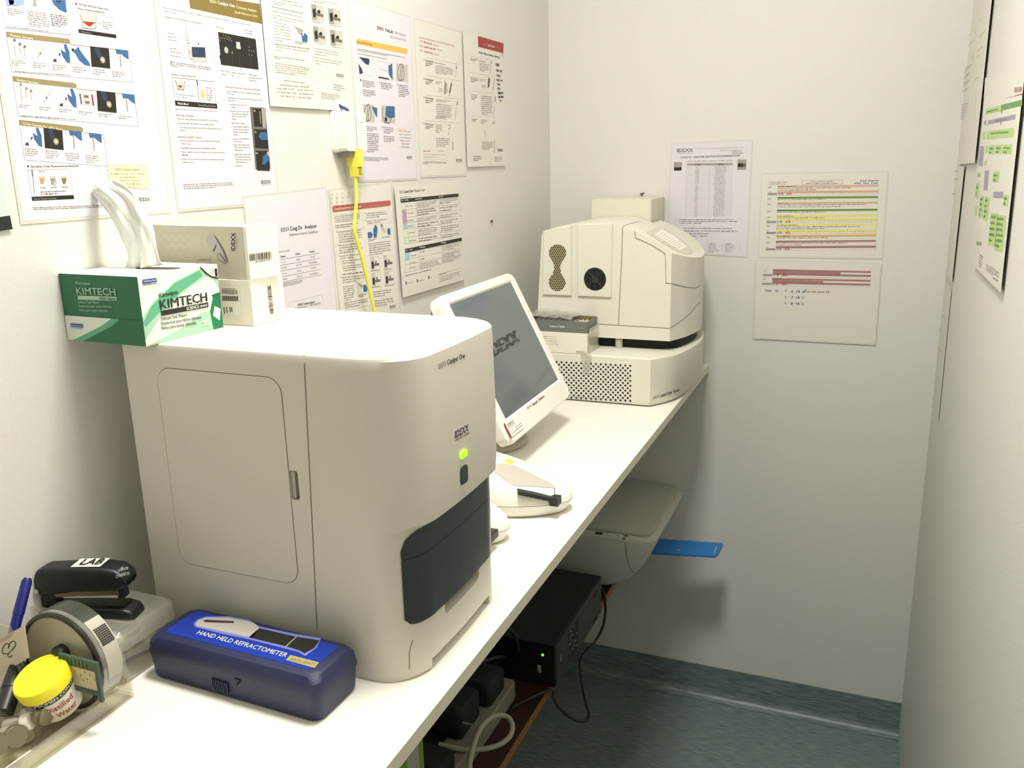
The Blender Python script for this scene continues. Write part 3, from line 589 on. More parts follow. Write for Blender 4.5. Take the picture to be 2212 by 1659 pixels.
# -- coag reference intervals (behind the two boxes)
q = px4([(519, 449), (707, 402.5)], 0, 0)
c0 = hit(705.5, 403, 0, 0); c1 = hit(729, 668, 0, 0); dn_ = (c1 - c0).normalized(); lf = hit(600, 420, 0, 0)
TRc = c0; rt = Vector((0, dn_.z, -dn_.y)) * -1
rt = Vector((0, -dn_.z, dn_.y)); BRc = TRc + dn_ * .303
pr, fin = sheet('wall_poster', [TRc - rt * .216, TRc, BRc, BRc - rt * .216], NX, paper_m, 'laminated reference interval table, half hidden behind the two white boxes', 'poster', GRP, lift=.0008)
pr.view(590, 380, 5.144)
pr.text('IDEXX', 88, 624, 182, 608, 44, K); pr.text('Coag Dx', 190, 608, 325, 590, 44, K, True); pr.text('Analyzer', 350, 588, 488, 572, 40, K, True); pr.text('Reference Interval Guidelines', 184, 670, 494, 630, 32, G)
pr.text('Whole blood seconds', 0, 862, 184, 836, 20, G)
for tx, x0, y0, x1 in (('Canine', 80, 906, 140), ('Feline', 250, 878, 300), ('Equine', 406, 850, 462)): pr.text(tx, x0, y0, x1, y0 - 6, 20, K, True)
for x0, y0, x1, y1 in ((40, 938, 514, 856), (44, 1002, 518, 916), (46, 1066, 522, 976), (48, 1130, 528, 1038), (54, 1190, 530, 1098)): pr.line(x0, y0, x1, y1, 3, K)
for tx, x0, y0, x1 in (('11-17', 92, 972, 138), ('15-22', 258, 940, 304), ('15-20', 418, 912, 462), ('72-102', 92, 1034, 150), ('65-119', 258, 1004, 314), ('Not validated', 398, 976, 492), ('11-14', 102, 1096, 150), ('13-22', 268, 1066, 314), ('15-18', 428, 1034, 472), ('60-93', 110, 1160, 156), ('80-110', 270, 1130, 326), ('Not validated', 408, 1100, 500)): pr.text(tx, x0, y0, x1, y0 - (x1 - x0) * .15, 20, G)
pr.greek(100, 1188, 345, 1146, 46, 3, K, last=.8)
pr.frame(180, 1408, 545, 1318, 220, LG, 2); pr.text('IDEXX Technical Support', 278, 1446, 466, 1408, 24, K, True); pr.text('North America  1-800-248-2483', 250, 1480, 526, 1424, 20, G)
finish(fin)

# -- citrated whole blood procedure, behind the yellow cable
q = px4([(707, 402), (846, 391)], 0, 0)
c1 = hit(866, 668, 0, 0); a = q[1]; dn_ = (c1 - a).normalized(); rt = Vector((0, -dn_.z, dn_.y))
pr, fin = sheet('wall_poster', [a - rt * .212, a, a + dn_ * .3, a + dn_ * .3 - rt * .212], NX, paperc_m, 'procedure sheet with rounded dusty red band, behind the yellow cable', 'poster', GRP, lift=.0008)
pr.view(590, 380, 5.144)
for i in range(3):
    for j in range(6 - i): pr.ring(650 + j * 62 - (i % 2) * 0 - i * 2, 225 + i * 52 - j * 5, 27, 4, MRN if i + j < 4 else VL, 0, 16)
RDD = mat('ink_brick_red', 'B05A58')
pr.poly([(658, 348), (672, 332), (1290, 272), (1306, 284), (1306, 318), (1294, 332), (680, 404), (660, 398)], RDD); pr.text('Testing Citrated Whole Blood Samples', 680, 380, 982, 348, 22, PY, True, 2); pr.greek(1042, 322, 1290, 296, 46, 2, PK, l=2)
pr.frame(678, 432, 995, 408, 190, LG, 2); pr.greek(686, 440, 985, 414, 82, 4, G); pr.greek(692, 538, 970, 508, 50, 2, K)
pr.greek(720, 612, 1000, 582, 140, 5, G); pr.greek(730, 758, 990, 730, 112, 4, G); pr.greek(740, 880, 990, 850, 52, 2, G); pr.greek(766, 934, 1000, 908, 52, 2, G); pr.greek(774, 994, 1010, 966, 70, 3, G); pr.greek(766, 1082, 1000, 1054, 26, 1, K); pr.greek(766, 1118, 1020, 1086, 80, 3, G); pr.greek(776, 1218, 905, 1202, 180, 7, G); pr.greek(790, 1398, 1060, 1350, 80, 3, G)
pr.greek(1032, 408, 1275, 382, 70, 3, G); pr.greek(1040, 492, 1290, 466, 48, 2, G); pr.greek(1060, 742, 1310, 710, 150, 6, G); pr.greek(1110, 1278, 1318, 1246, 80, 3, G); pr.greek(1130, 1376, 1350, 1340, 86, 3, G)
for n_, (a, b_) in enumerate(((706, 630), (716, 772), (728, 890), (752, 1140), (1020, 420), (1024, 500))): pr.text(('1.', '2.', '3.', '4.', '7.', '8.')[n_], a, b_, a + 10, b_ - 1, 20, G)
pr.frame(1048, 545, 1160, 535, 150, VL, 2); pr.poly([(1050, 630), (1085, 620), (1110, 650), (1090, 690), (1055, 692)], BL); pr.poly([(1118, 690), (1112, 590), (1136, 540), (1160, 575), (1155, 640), (1150, 680)], BL)
pr.frame(1195, 530, 1305, 518, 142, VL, 2); pr.poly([(1195, 530), (1215, 545), (1255, 620), (1240, 640), (1200, 590)], VL); pr.poly([(1195, 530), (1214, 540), (1216, 570), (1200, 560)], G, 1); pr.poly([(1272, 580), (1300, 585), (1305, 650), (1275, 655), (1268, 620)], BL); pr.greek(1056, 700, 1160, 688, 30, 2, K); pr.greek(1205, 676, 1306, 664, 16, 1, K)
for a, b_ in ((1080, 900), (1225, 885), (1092, 1080), (1238, 1065)):
    pr.frame(a, b_, a + 100, b_ - 10, 152, LG, 2); pr.dn(a + 2, b_ + 2, a + 40, b_ - 2, 146, VL); pr.poly([(a + 12, b_ + 55), (a + 36, b_ + 48), (a + 40, b_ + 125), (a + 18, b_ + 130)], K, 1); pr.poly([(a + 40, b_ + 76), (a + 100, b_ + 66), (a + 100, b_ + 92), (a + 44, b_ + 104)], G, 1); pr.disc(a + 62, b_ + 58, 17, G, 2); pr.greek(a + 5, b_ + 150, a + 104, b_ + 140, 16, 1, K)
pr.frame(940, 1185, 1045, 1165, 135, VL, 2); pr.poly([(942, 1186), (1000, 1212), (990, 1240), (975, 1240)], LG); pr.poly([(1000, 1215), (1020, 1205), (1048, 1235), (1045, 1285), (1005, 1290)], BL); pr.greek(940, 1318, 1050, 1300, 34, 2, K)
pr.logo(1298, 1470, 1362, 1458, 28, bg=paperc_m); pr.frame(800, 1490, 1075, 1440, 100, LG, 2)
finish(fin)

# -- message codes (landscape)
q = px4([(852, 402), (990, 388), (1003.5, 604), (870.5, 643)], 0, 0)
pr, fin = sheet('wall_poster', q, NX, paperc_m, 'landscape code table with two black header bars, nearest the monitor', 'poster', GRP, lam=False, lift=.006)
pr.view(590, 380, 5.144)
pr.text('IDEXX', 1406, 196, 1450, 190, 30, G); pr.text('LaserCyte', 1458, 190, 1556, 178, 32, K, True); pr.text('Message Codes', 1568, 178, 1688, 166, 30, G); pr.text('Sample Message Codes', 1410, 248, 1532, 236, 16, G)
pr.poly([(1414, 258), (2060, 195), (2062, 230), (1418, 298)], K); pr.poly([(1464, 812), (2096, 685), (2098, 722), (1468, 856)], K)
for tx, x0, y0, x1 in (('Code', 1424, 280, 1444), ('Sort Flag', 1462, 278, 1500), ('Action Required', 1580, 266, 1652), ('Description', 1840, 238, 1892), ('Code', 1474, 838, 1494), ('Sort Flag', 1512, 828, 1548), ('Action Required', 1625, 802, 1690), ('Description', 1870, 750, 1920)): pr.text(tx, x0, y0, x1, y0 - (x1 - x0) * .13, 15, WH, True, 2)
xs0 = (1422, 1468, 1582, 1840, 2066); xs1 = (1460, 1508, 1622, 1862, 2098)
for a, b_ in zip(xs0, xs1): pr.line(a, 296 - (a - 1422) * .1, b_, 750 - (b_ - 1460) * .17, 2, G)
ys = ((300, 236), (378, 312), (468, 376), (528, 444), (592, 508), (688, 600), (755, 645))
for i, (a, b_) in enumerate(ys): pr.line(1426 + i * 6, a, 2070 + i * 4, b_, 2, G)
for i in range(6):
    a = ys[i][0]; n_ = (4, 3, 3, 2, 4, 2)[i]; hh = ys[i + 1][0] - a
    pr.greek(1592 + i * 6, a - 8, 1822 + i * 5, a - 36, hh * .85, min(n_, 4), K if i % 2 else G); pr.greek(1848 + i * 4, a - 40, 2058 + i * 5, a - 66, hh * .72, max(2, n_ - 1), G); pr.greek(1474 + i * 7, a + hh * .3, 1560 + i * 7, a + hh * .3 - 8, 22, 1, G)
    if i: pr.dn(1428 + i * 6, a + 3, 1468 + i * 7, a - 1, hh - 4, (None, MV, MV, PB, PG, PG)[i])
for a, b_ in zip((1468, 1512, 1622, 1870, 2092), (1470, 1516, 1630, 1876, 2092)): pr.line(a, 856 - (a - 1468) * .2, b_, 1076 - (b_ - 1470) * .28, 2, G)
ys = ((856, 735), (935, 800), (990, 868), (1078, 922))
for i, (a, b_) in enumerate(ys): pr.line(1468, a, 2092, b_, 2, G)
for i in range(3): a = ys[i][0]; pr.greek(1878, a - 78, 2086, a - 118, 56, 3, G); pr.greek(1632, a - 24, 1690 if i < 2 else 1860, a - 36 - (0 if i < 2 else 28), 30 if i < 2 else 70, 1 if i < 2 else 4, G); pr.greek(1518, a + 20, 1600, a + 8, 22, 1, G)
pr.dn(1470, 858, 1512, 850, 78, PB); pr.greek(1472, 1098, 1795, 1018, 22, 1, K); pr.frame(1832, 1098, 2088, 1018, 90, LG, 2); pr.greek(1846, 1086, 1936, 1062, 20, 1, K); pr.greek(1850, 1116, 2080, 1050, 66, 3, LG)
for a, b_, c_ in ((1470, 1175, 1558), (1594, 1148, 1685), (1722, 1112, 1768)): pr.dn(a, b_, a + 14, b_ - 3, 34, G); pr.greek(a + 20, b_ + 8, c_, b_ - 8, 20, 1, LG)
finish(fin)

# ================================================================== papers on the back wall
NB = (0, -1, 0); GB = 'papers on the back wall'
q = px4([(1449.5, 309), (1626.5, 301), (1614.5, 556), (1440, 546)], 1, YB)
pr, fin = sheet('wall_poster', q, NB, paper_m, 'portrait dilution table on the back wall beside the instrument tower', 'poster', GB, lift=.001, border=.003)
pr.view(1440, 295, 6.145)
pr.logo(138, 206, 352, 202, 44); pr.greek(374, 150, 1024, 134, 18, 1, LG, rag=0); pr.greek(715, 172, 1022, 170, 20, 1, G); pr.greek(870, 190, 1020, 190, 42, 2, K, last=1)
pr.text('CATALYST', 182, 290, 330, 286, 24, K, True); pr.text('ANALYSER DILUTION RECOMMENDATIONS', 356, 284, 972, 264, 24, K, True); pr.greek(266, 318, 884, 306, 20, 1, K, rag=0)
pr.dn(98, 338, 202, 338, 72, LG); pr.dn(98, 408, 198, 408, 44, K); pr.dn(940, 304, 1060, 304, 52, LG); pr.dn(944, 356, 1016, 356, 48, K); pr.dn(1016, 356, 1058, 356, 48, G); pr.dn(936, 404, 1058, 404, 38, LG)
pr.dn(272, 356, 876, 350, 28, LG); pr.text('Chemistry', 376, 380, 460, 378, 16, K, True, 2); pr.text('Species', 686, 374, 752, 373, 16, K, True, 2)
for i in range(35):
    y = 384 + i * 19.6; dx = -i * .65; pr.line(270 + dx, y, 874 + dx, y - 4, 1.3, LG)
    w = random.choice((30, 45, 60, 55, 110 if i in (7, 25) else 50)); pr.greek(412 + dx - w / 2, y, 412 + dx + w / 2, y, 16, 1, G, rag=0)
    pr.greek(635 + dx + random.random() * 20, y - 2, 780 + dx + random.random() * 20, y - 3, 16, 1, G, rag=0)
for x0, x1 in ((272, 248), (572, 548), (876, 852)): pr.line(x0, 356, x1, 1066, 2, LG)
pr.greek(168, 1090, 965, 1090, 68, 3, K, last=.4); pr.greek(225, 1202, 870, 1206, 26, 1, K, rag=0); pr.greek(225, 1238, 960, 1242, 26, 1, K, rag=0); pr.greek(225, 1272, 565, 1274, 26, 1, K, rag=0); pr.greek(225, 1306, 550, 1308, 26, 1, K, rag=0)
for a in (345, 555, 778): pr.greek(a, 1412, a + (90 if a > 400 else 75), 1412, 22, 1, K, rag=0); pr.greek(a, 1436, a + 150, 1438, 100, 6, G, rag=.4)
for a in (530, 748, 972): pr.line(a, 1412, a - 4, 1536, 3, LG)
finish(fin)
# quality control charts
def qcband(pr, x0, y0, x1, dy, m_, hh=27):
    pr.dn(x0, y0, x1, y0 + dy, hh, m_)
q = px4([(1645, 374), (1920, 369), (1907, 560), (1637, 556.5)], 1, YB)
pr, fin = sheet('wall_poster', q, NB, paperc_m, 'landscape quality chart with salmon, green and yellow bands', 'poster', GB, lift=.001, border=.003)
pr.view(1640, 360, 7.628)
pr.greek(155, 242, 470, 240, 24, 1, K, rag=0); pr.greek(155, 272, 432, 270, 24, 1, K, rag=0); pr.frame(702, 228, 1378, 216, 72, G, 3); pr.greek(842, 232, 1236, 228, 24, 1, K, rag=0); pr.greek(765, 262, 1312, 260, 26, 1, K, rag=0)
pr.text('Next Quarter', 1662, 248, 1974, 240, 30, BP, True); pr.text('APRIL  MAY  JUNE', 1560, 288, 1954, 286, 26, BP, True)
def blk(y, m_, paras, ticks=False, h=30):
    sx = -(y - 300) * .036
    pr.dn(308 + sx, y, 1968 + sx * 1.35, y - 14, h, m_, 0); pr.greek(312 + sx, y + 2, 312 + sx + random.randint(160, 380), y, 24, 1, K, fill=.7, rag=0)
    yy = y + h
    for w_, in [(p,) for p in paras]: pr.greek(312 + sx, yy, 308 + sx + w_, yy - w_ * .008, 26, 1, G, fill=.7, rag=0); yy += 30
    if ticks:
        pr.dn(308 + sx, yy, 1966 + sx * 1.35, yy - 12, 34, m_, 0); pr.frame(308 + sx, yy + 34, 1960 + sx * 1.35, yy + 22, 34, G, 1.5)
        for k in range(1, 13): X = 308 + sx + k * 130; pr.line(X, yy + 8, X, yy + 66, 1.5, G, 1); pr.text(str(k), X + 58, yy + 24, X + 66, yy + 24, 14, K)
        pr.text('1/5', 325 + sx, yy + 62, 395 + sx, yy + 62, 34, BP, True, 3); pr.text('6/6', 455 + sx, yy + 62, 535 + sx, yy + 62, 36, RP, True, 3)
        pr.greek(145 + sx, yy + 4, 205 + sx, yy + 4, 24, 1, G); pr.dn(142 + sx, yy + 34, 300 + sx, yy + 33, 32, LG); pr.greek(145 + sx, yy + 36, 290 + sx, yy + 35, 24, 1, G, rag=0, l=2)
    pr.text('Step', 150 + sx, y + 36, 205 + sx, y + 36, 16, K, True); pr.frame(146 + sx, y + 4, 304 + sx, y + 2, yy - y + (66 if ticks else 0), VL, 2); pr.line(1968 + sx * 1.35, y - 14, 1962 + sx * 1.35, yy + (56 if ticks else -12), 2, G)
blk(312, SAL, (1230, 640), True); blk(500, GN, (820,)); blk(590, SAL, (1480, 1060)); blk(708, GN, (810,)); blk(802, YL, (795,), True); blk(952, YL, (1390, 800), True); blk(1132, OC, (870,)); blk(1222, MRN, (1200, 440), True)
finish(fin)
q = px4([(1633, 561), (1905, 568), (1892, 746), (1626, 732)], 1, YB)
pr, fin = sheet('wall_poster', q, NB, paperc_m, 'landscape chart with dusty red bands and handwritten dates, lowest on back wall', 'poster', GB, lift=.003, border=.003)
pr.view(1620, 550, 7.373)
for y, w_ in ((232, 1080), (372, 815)):
    sx = -(y - 232) * .06
    pr.dn(368 + sx, y, 1932 + sx, y + 32, 28, MRN); pr.greek(370 + sx, y + 2, 370 + sx + (310 if y < 300 else 150), y + 6, 20, 1, K, fill=.8, rag=0, l=2)
    pr.dn(366 + sx, y + 28, 366 + sx + w_, y + 50, 32, MRN, 0); pr.greek(368 + sx, y + 32, 366 + sx + w_, y + 52, 24, 1, LG, fill=.7, rag=0, l=2); pr.dn(364 + sx, y + 60, 1926 + sx, y + 92, 30, MRN); pr.frame(362 + sx, y + 90, 1922 + sx, y + 122, 34, LG, 2)
    for k in range(1, 13): X = 362 + sx + k * 125; Y = y + 92 + k * 2.6; pr.line(X, Y - 20, X, Y + 30, 1.5, G, 1); pr.text(str(k), X + 58, Y - 8, X + 66, Y - 8, 13, K)
    pr.greek(216 + sx, y + 10, 276 + sx, y + 11, 22, 1, K, rag=0); pr.frame(210 + sx, y - 10, 362 + sx, y - 6, 120, LG, 1.5); pr.dn(205 + sx, y + 76, 358 + sx, y + 78, 30, LG); pr.greek(212 + sx, y + 80, 345 + sx, y + 82, 24, 1, G, rag=0, l=2)
    pr.text('1 5', 385 + sx, y + 108, 452 + sx, y + 110, 28, K, True, 3); pr.text('6/6', 512 + sx, y + 112, 590 + sx, y + 114, 44, RP, True, 3)
pr.text('Next', 238, 588, 345, 590, 36, BP, True); pr.text('QC', 400, 592, 462, 596, 36, BP, True); pr.text('-', 492, 586, 512, 587, 30, BP)
for i, (mth, x) in enumerate((('6', 0), ('7', -4), ('8', -8))):
    y = 600 + i * 96; pr.text('1', 566 + x, y, 576 + x, y, 38, K if i else BP, True); pr.text(mth, 655 + x, y + 6, 690 + x, y + 7, 40, BP, True); pr.text('18', 740 + x, y + 8, 795 + x, y + 9, 40, BP, True); pr.frame(830 + x, y - 30, 862 + x, y - 29, 34, BP, 5, 1)
    pr.line(605 + x, y - 16, 620 + x, y - 16, 4, BP); pr.line(708 + x, y - 14, 722 + x, y - 14, 4, BP)
pr.path([(848, 590), (862, 604), (900, 548)], 9, K, 3); pr.text('on 6th June 18', 900, 604, 1262, 612, 36, RP, True)
finish(fin)

# ================================================================== papers on the right wall
NR = (-1, 0, 0); GR = 'papers on the right wall'
def nr(pts): return px4(pts, 0, XR)
# two large pale sheets near the corner
a = hit(2105, 352, 0, XR); c4 = [Vector((XR, 2.345, 1.965)), Vector((XR, a.y + .012, 1.975)), Vector((XR, a.y, a.z)), Vector((XR, 2.345, a.z - .008))]
pr, fin = sheet('wall_poster', c4, NR, paperc_m, 'large pale diagram sheet in the right-hand corner, upper of two', 'poster', GR, lam=False, lift=.005)
pr.view(1900, 0, 5.027)
for pts in (((955, 410), (985, 360)), ((1080, 405), (1150, 325)), ((960, 498), (1025, 435)), ((1060, 555), (1125, 500)), ((1080, 240), (1105, 205)), ((1030, 370), (1045, 345)), ((1055, 625), (1080, 600)), ((1030, 870), (1075, 835))): pr.line(*pts[0], *pts[1], 7, LG)
for pts in (((1020, 485), (1012, 580)), ((1050, 1010), (1030, 1290))): pr.line(*pts[0], *pts[1], 12, LG)
pr.line(1015, 585, 1008, 660, 20, TAN, 1)
for i in range(14): pr.line(925 - i * 2, 735 + i * 21, 1000 - i * 3 - (i % 4) * 14, 700 + i * 21, 7, LG)
for i in range(8): pr.line(885 - i, 1140 + i * 22, 965 - i * 6, 1120 + i * 24, 7, LG)
pr.line(872, 1470, 868, 1590, 8, LG); pr.line(902, 1465, 898, 1510, 16, TAN); pr.line(930, 1462, 920, 1585, 12, LG)
finish(fin)
b = hit(2083, 360, 0, XR); c_ = hit(2056, 610, 0, XR)
c4 = [Vector((XR, 2.35, b.z)), Vector((XR, b.y, b.z)), Vector((XR, c_.y, c_.z)), Vector((XR, 2.35, c_.z))]
pr, fin = sheet('wall_poster', c4, NR, paperc_m, 'pale sheet in the right-hand corner, below the larger diagram sheet', 'poster', GR, lam=False, lift=.0035)
pr.view(1990, 0, 2.37)
for l_ in ((165, 875, 192, 878), (160, 915, 190, 918), (158, 990, 176, 994), (140, 1090, 142, 1110)): pr.line(*l_, 3, LG)
pr.line(148, 1210, 140, 1265, 8, LG); pr.line(202, 812, 200, 830, 14, VL); pr.line(140, 1360, 134, 1400, 8, VL)
finish(fin)
b = hit(2055, 624, 0, XR); c_ = hit(2026, 915, 0, XR)
c4 = [Vector((XR, 2.352, b.z)), Vector((XR, b.y, b.z)), Vector((XR, c_.y, c_.z)), Vector((XR, 2.352, c_.z + .1))]
pr, fin = sheet('wall_poster', c4, NR, paperc_m, 'lowest pale sheet in the right-hand corner, with faint slanting marks', 'poster', GR, lam=False, lift=.0015)
pr.view(1900, 600, 1.567)
for l_ in ((212, 125, 222, 138), (200, 170, 208, 185), (196, 235, 210, 255), (196, 330, 198, 352)): pr.line(*l_, 2, LG)
finish(fin)
# the green flow chart
q = nr([(2128, 168), (2214, 147), (2161, 632), (2102, 572)])
pr, fin = sheet('wall_poster', q, NR, paperc_m, 'flow chart with green and grey-purple boxes on the right wall', 'poster', GR, lam=False, lift=.005)
pr.view(2060, 120, 3.072)
pr.ring(432, 172, 13, 3, G, 0, 8); pr.text('ROYAL CANIN', 402, 246, 450, 240, 34, RDD, True); pr.line(345, 282, 404, 270, 2, RDD); pr.line(404, 268, 458, 255, 6, RD)
GNN = mat('ink_leaf_green', '5F9344')
pr.poly([(214, 354), (456, 292), (455, 332), (210, 390)], GNN); pr.poly([(214, 354), (316, 328), (315, 362), (210, 390)], LGN, 1); pr.greek(222, 362, 300, 340, 22, 1, GNN, l=2); pr.poly([(312, 366), (324, 364), (318, 390)], GNN)
pr.poly([(228, 430), (410, 390), (408, 422), (226, 458)], PU); pr.greek(276, 424, 358, 408, 20, 1, G, l=2); pr.poly([(306, 442), (318, 440), (312, 470)], PU); pr.poly([(202, 434), (216, 430), (214, 462), (204, 462)], PU)
pr.poly([(220, 502), (402, 478), (398, 538), (216, 558)], LGN); pr.greek(244, 504, 372, 490, 24, 1, GNN, l=2); pr.poly([(192, 506), (210, 502), (208, 556), (190, 558)], LGN)
for a, b_, c_, d_ in ((214, 602, 14, 46), (236, 596, 38, 58), (280, 592, 42, 60), (328, 590, 60, 64), (264, 770, 40, 72), (334, 920, 34, 84), (250, 1042, 46, 225), (294, 1055, 56, 250), (178, 928, 26, 155), (210, 934, 30, 165), (152, 842, 22, 105), (144, 988, 16, 80), (204, 698, 16, 30), (158, 775, 24, 32)):
    pr.poly([(a, b_), (a + c_, b_ - 2 + (10 if b_ > 900 else 0)), (a + c_ - d_ * .1, b_ + d_), (a - d_ * .1, b_ + d_ - (10 if b_ > 900 else 0))], LGN)
    if c_ > 18: pr.greek(a + 3 - d_ * .03, b_ + 6, a + c_ - 6 - d_ * .03, b_ + 8, d_ * .85, max(2, int(d_ / 38)), GNN, l=2, chp=.003)
for a, b_, c_, d_ in ((208, 762, 26, 134), (264, 902, 66, 46), (176, 600, 26, 135)): pr.poly([(a, b_), (a + c_, b_ + 2), (a + c_ - d_ * .08, b_ + d_), (a - d_ * .08, b_ + d_ - 4)], PU)
for l_ in ((248, 660, 228, 930), (296, 660, 290, 765), (350, 660, 336, 915), (292, 955, 284, 1040), (342, 1008, 338, 1050)): pr.line(*l_, 1.5, LGN)
for l_ in ((160, 1130, 136, 1370), (178, 1130, 154, 1375)): pr.line(*l_, 3, GNN)
pr.poly([(152, 1232), (186, 1238), (184, 1262), (150, 1256)], LG); pr.greek(172, 1310, 196, 1330, 90, 5, G, chp=.003); pr.greek(216, 1375, 308, 1440, 50, 4, G, chp=.004); pr.greek(262, 1462, 302, 1490, 20, 1, K, chp=.004)
finish(fin)

# ================================================================== things on the left wall
# network wall box with a blue lead above and a yellow patch lead below
t = thing('network_socket', (0, 1.29, 1.64), 'white network wall box, yellow cable plugged in underneath', 'socket')
mb = MB(); mb.prism(rrect(1.283, 1.350, 1.608, 1.675, .006), 0.0, .012, white_m, axis='x'); mb.build('back_box', t, bevel=.001, origin=(0, 1.31, 1.64))
mb = MB(); mb.prism(rrect(1.2845, 1.3485, 1.6095, 1.6735, .006), .012, .030, white_m, axis='x'); mb.box(.030, .0305, 1.314, 1.3165, 1.612, 1.672, greyp_m); mb.box(.030, .0304, 1.322, 1.342, 1.657, 1.6575, greyp_m); mb.build('cover', t, bevel=.002, origin=(.02, 1.31, 1.64))
mb = MB(); mb.box(.006, .026, 1.296, 1.312, 1.600, 1.609, mat('grey_jack', '8B8778', .5)); mb.build('jack_housing', t, origin=(.02, 1.30, 1.60))
mb = MB(); p = bez([(.015, 1.320, 1.668), (.013, 1.318, 1.6775), (.006, 1.313, 1.682), (.0012, 1.309, 1.686)], 8); mb.tube(p, .0026, mat('blue_sheath', '2A3C78', .4))
o = mb.build('network_cable', smooth=True, origin=(.01, 1.31, 1.68)); tag(o, 'short blue cable entering the top of the white wall box', 'cable')
ye = mat('yellow_cable', 'F1E352', .35)
t = thing('network_cable', (.02, 1.30, 1.6), 'long yellow network cable hanging from the white wall box', 'cable')
pts = [hit(767, 368, 0, .022), hit(769, 400, 0, .022), hit(770, 430, 0, .022), hit(767, 470, 0, .022), hit(765, 492, 0, .022), hit(770, 515, 0, .023), hit(781, 555, 0, .024), hit(793, 605, 0, .024), hit(801, 640, 0, .024), hit(809, 675, 0, .024), hit(822, 730, 0, .026), hit(830, 800, 0, .02)]
mb = MB(); mb.tube(bez(pts, 8), .0031, ye, 12)
pr = Pr(mb, (.0272, 0, 0), (1, 0, 0), off=0); pr.view(590, 380, 5.144)
for k in range(26): X = 925 + k * 7.4 + (0 if k < 12 else 0); Y = 690 + k * 30; pass
mb.build('cable', t, smooth=True, origin=(.02, 1.3, 1.45))
mb = MB(); c = hit(767, 345, 0, .022)
mb.box(.012, .032, c.y - .0085, c.y + .0085, c.z - .012, c.z + .018, ye)
mb.prism([(c.y - .006, c.z - .028), (c.y + .006, c.z - .028), (c.y + .0085, c.z - .012), (c.y - .0085, c.z - .012)], .014, .030, ye, axis='x')
for k in range(5): mb.box(.0302, .0308, c.y - .0045, c.y + .0045, c.z - .011 - k * .0035, c.z - .0095 - k * .0035, mat('yellow_groove', '7F7420', .6))
mb.build('plug_boot', t, bevel=.001, origin=tuple(c))
mb = MB(); mb.box(.015, .029, c.y - .006, c.y + .006, c.z + .018, 1.61, clear('clear_connector', 'D9D4C4', .3, .1, .5)); mb.build('connector', t, origin=tuple(c))
# nails and a screw left in the walls
nm = mat('dull_nail', '6E6650', .4, .7)
for nm_, pt, ax in (('left', hit(1060, 478, 0, 0), 0), ('back', hit(1390, 417, 1, YB), 1)):
    mb = MB(); d = Vector((1, 0, 0)) if ax == 0 else Vector((-.25, -1, -.25)).normalized()
    mb.cyl(pt - d * .002, pt + d * (.004 if ax == 0 else .012), .0022, nm, n=10); mb.cyl(pt + d * (.004 if ax == 0 else .012), pt + d * (.005 if ax == 0 else .0135), .0034, nm, n=12)
    o = mb.build('nail', smooth=True, origin=pt); tag(o, 'dark nail stub in the left wall above the monitor' if ax == 0 else 'small nail in the back wall above the instrument tower', 'nail')

# ================================================================== chemistry analyser
CX0, CX1, CY0, CY1, CZ1 = 0.070, 0.4255, 0.727, 0.978, 1.400
def outline(fx=0.0, n=10):
    """plan of the casing, anticlockwise; fx pushes the front (x+) outwards"""
    pts = [(CX0, CY0), (.16, CY0), (.25, CY0), (.305, CY0), (.345, CY0 + .0002)]
    x1 = CX1
    c = (x1 - .052, CY0 + .056)
    for k in range(n + 1):
        a = math.radians(-90 + 90 * k / n); pts.append((c[0] + .052 * math.cos(a), c[1] + .056 * math.sin(a)))
    pts += [(x1 + .0015, .82), (x1 + .002, .852), (x1 + .0015, .885)]
    c = (x1 - .05, CY1 - .05)
    for k in range(n + 1):
        a = math.radians(90 * k / n); pts.append((c[0] + .05 * math.cos(a), c[1] + .05 * math.sin(a)))
    pts += [(.34, CY1), (.25, CY1), (.15, CY1), (CX0, CY1)]
    out = []
    for x, y in pts:
        w = max(0, min(1, (x - .385) / .038)); w = w * w * (3 - 2 * w); out.append((x + fx * w, y))
    return out
def cring(z, fx=0.0, inset=0.0):
    r = outline(fx); cx, cy = .25, (CY0 + CY1) / 2
    return [Vector((cx + (x - cx) * (1 - inset / .18), cy + (y - cy) * (1 - inset / .125), z)) for x, y in r]
t = thing('chemistry_analyser', (.25, .85, ZBE), 'large warm-white box analyser with dark drawer front and green light', 'analyser')
mb = MB()
mb.loft([cring(ZBE, -.002, .001), cring(ZBE + .004, 0), cring(1.14, 0), cring(1.2085, .0), cring(1.2095, .0015), cring(1.2150, .0105), cring(1.235, .0125), cring(1.30, .013), cring(1.385, .0115), cring(CZ1 - .004, .0105), cring(CZ1 - .001, .009, .0012), cring(CZ1, .0075, .003)], body_m)
shell = mb.build('casing', t, origin=(.25, .85, ZBE))
c = MB(); c.box(.36, .50, .772, .9300, ZBE - .01, 1.0455, body_m)
boolean_later = [c]
def shift(mb_, org): mb_.v = [tuple(Vector(v)) for v in mb_.v]; return mb_
boolean(shell, c)
c = MB(); c.prism(rrect(.8045, .899, 1.082, 1.13, .008), .405, .46, body_m, axis='x'); boolean(shell, c)
c = MB(); c.prism(rrect(.2848, .2962, 1.2365, 1.2705, .003), .72, .738, body_m, axis='y'); boolean(shell, c)
resmooth(shell, 28)
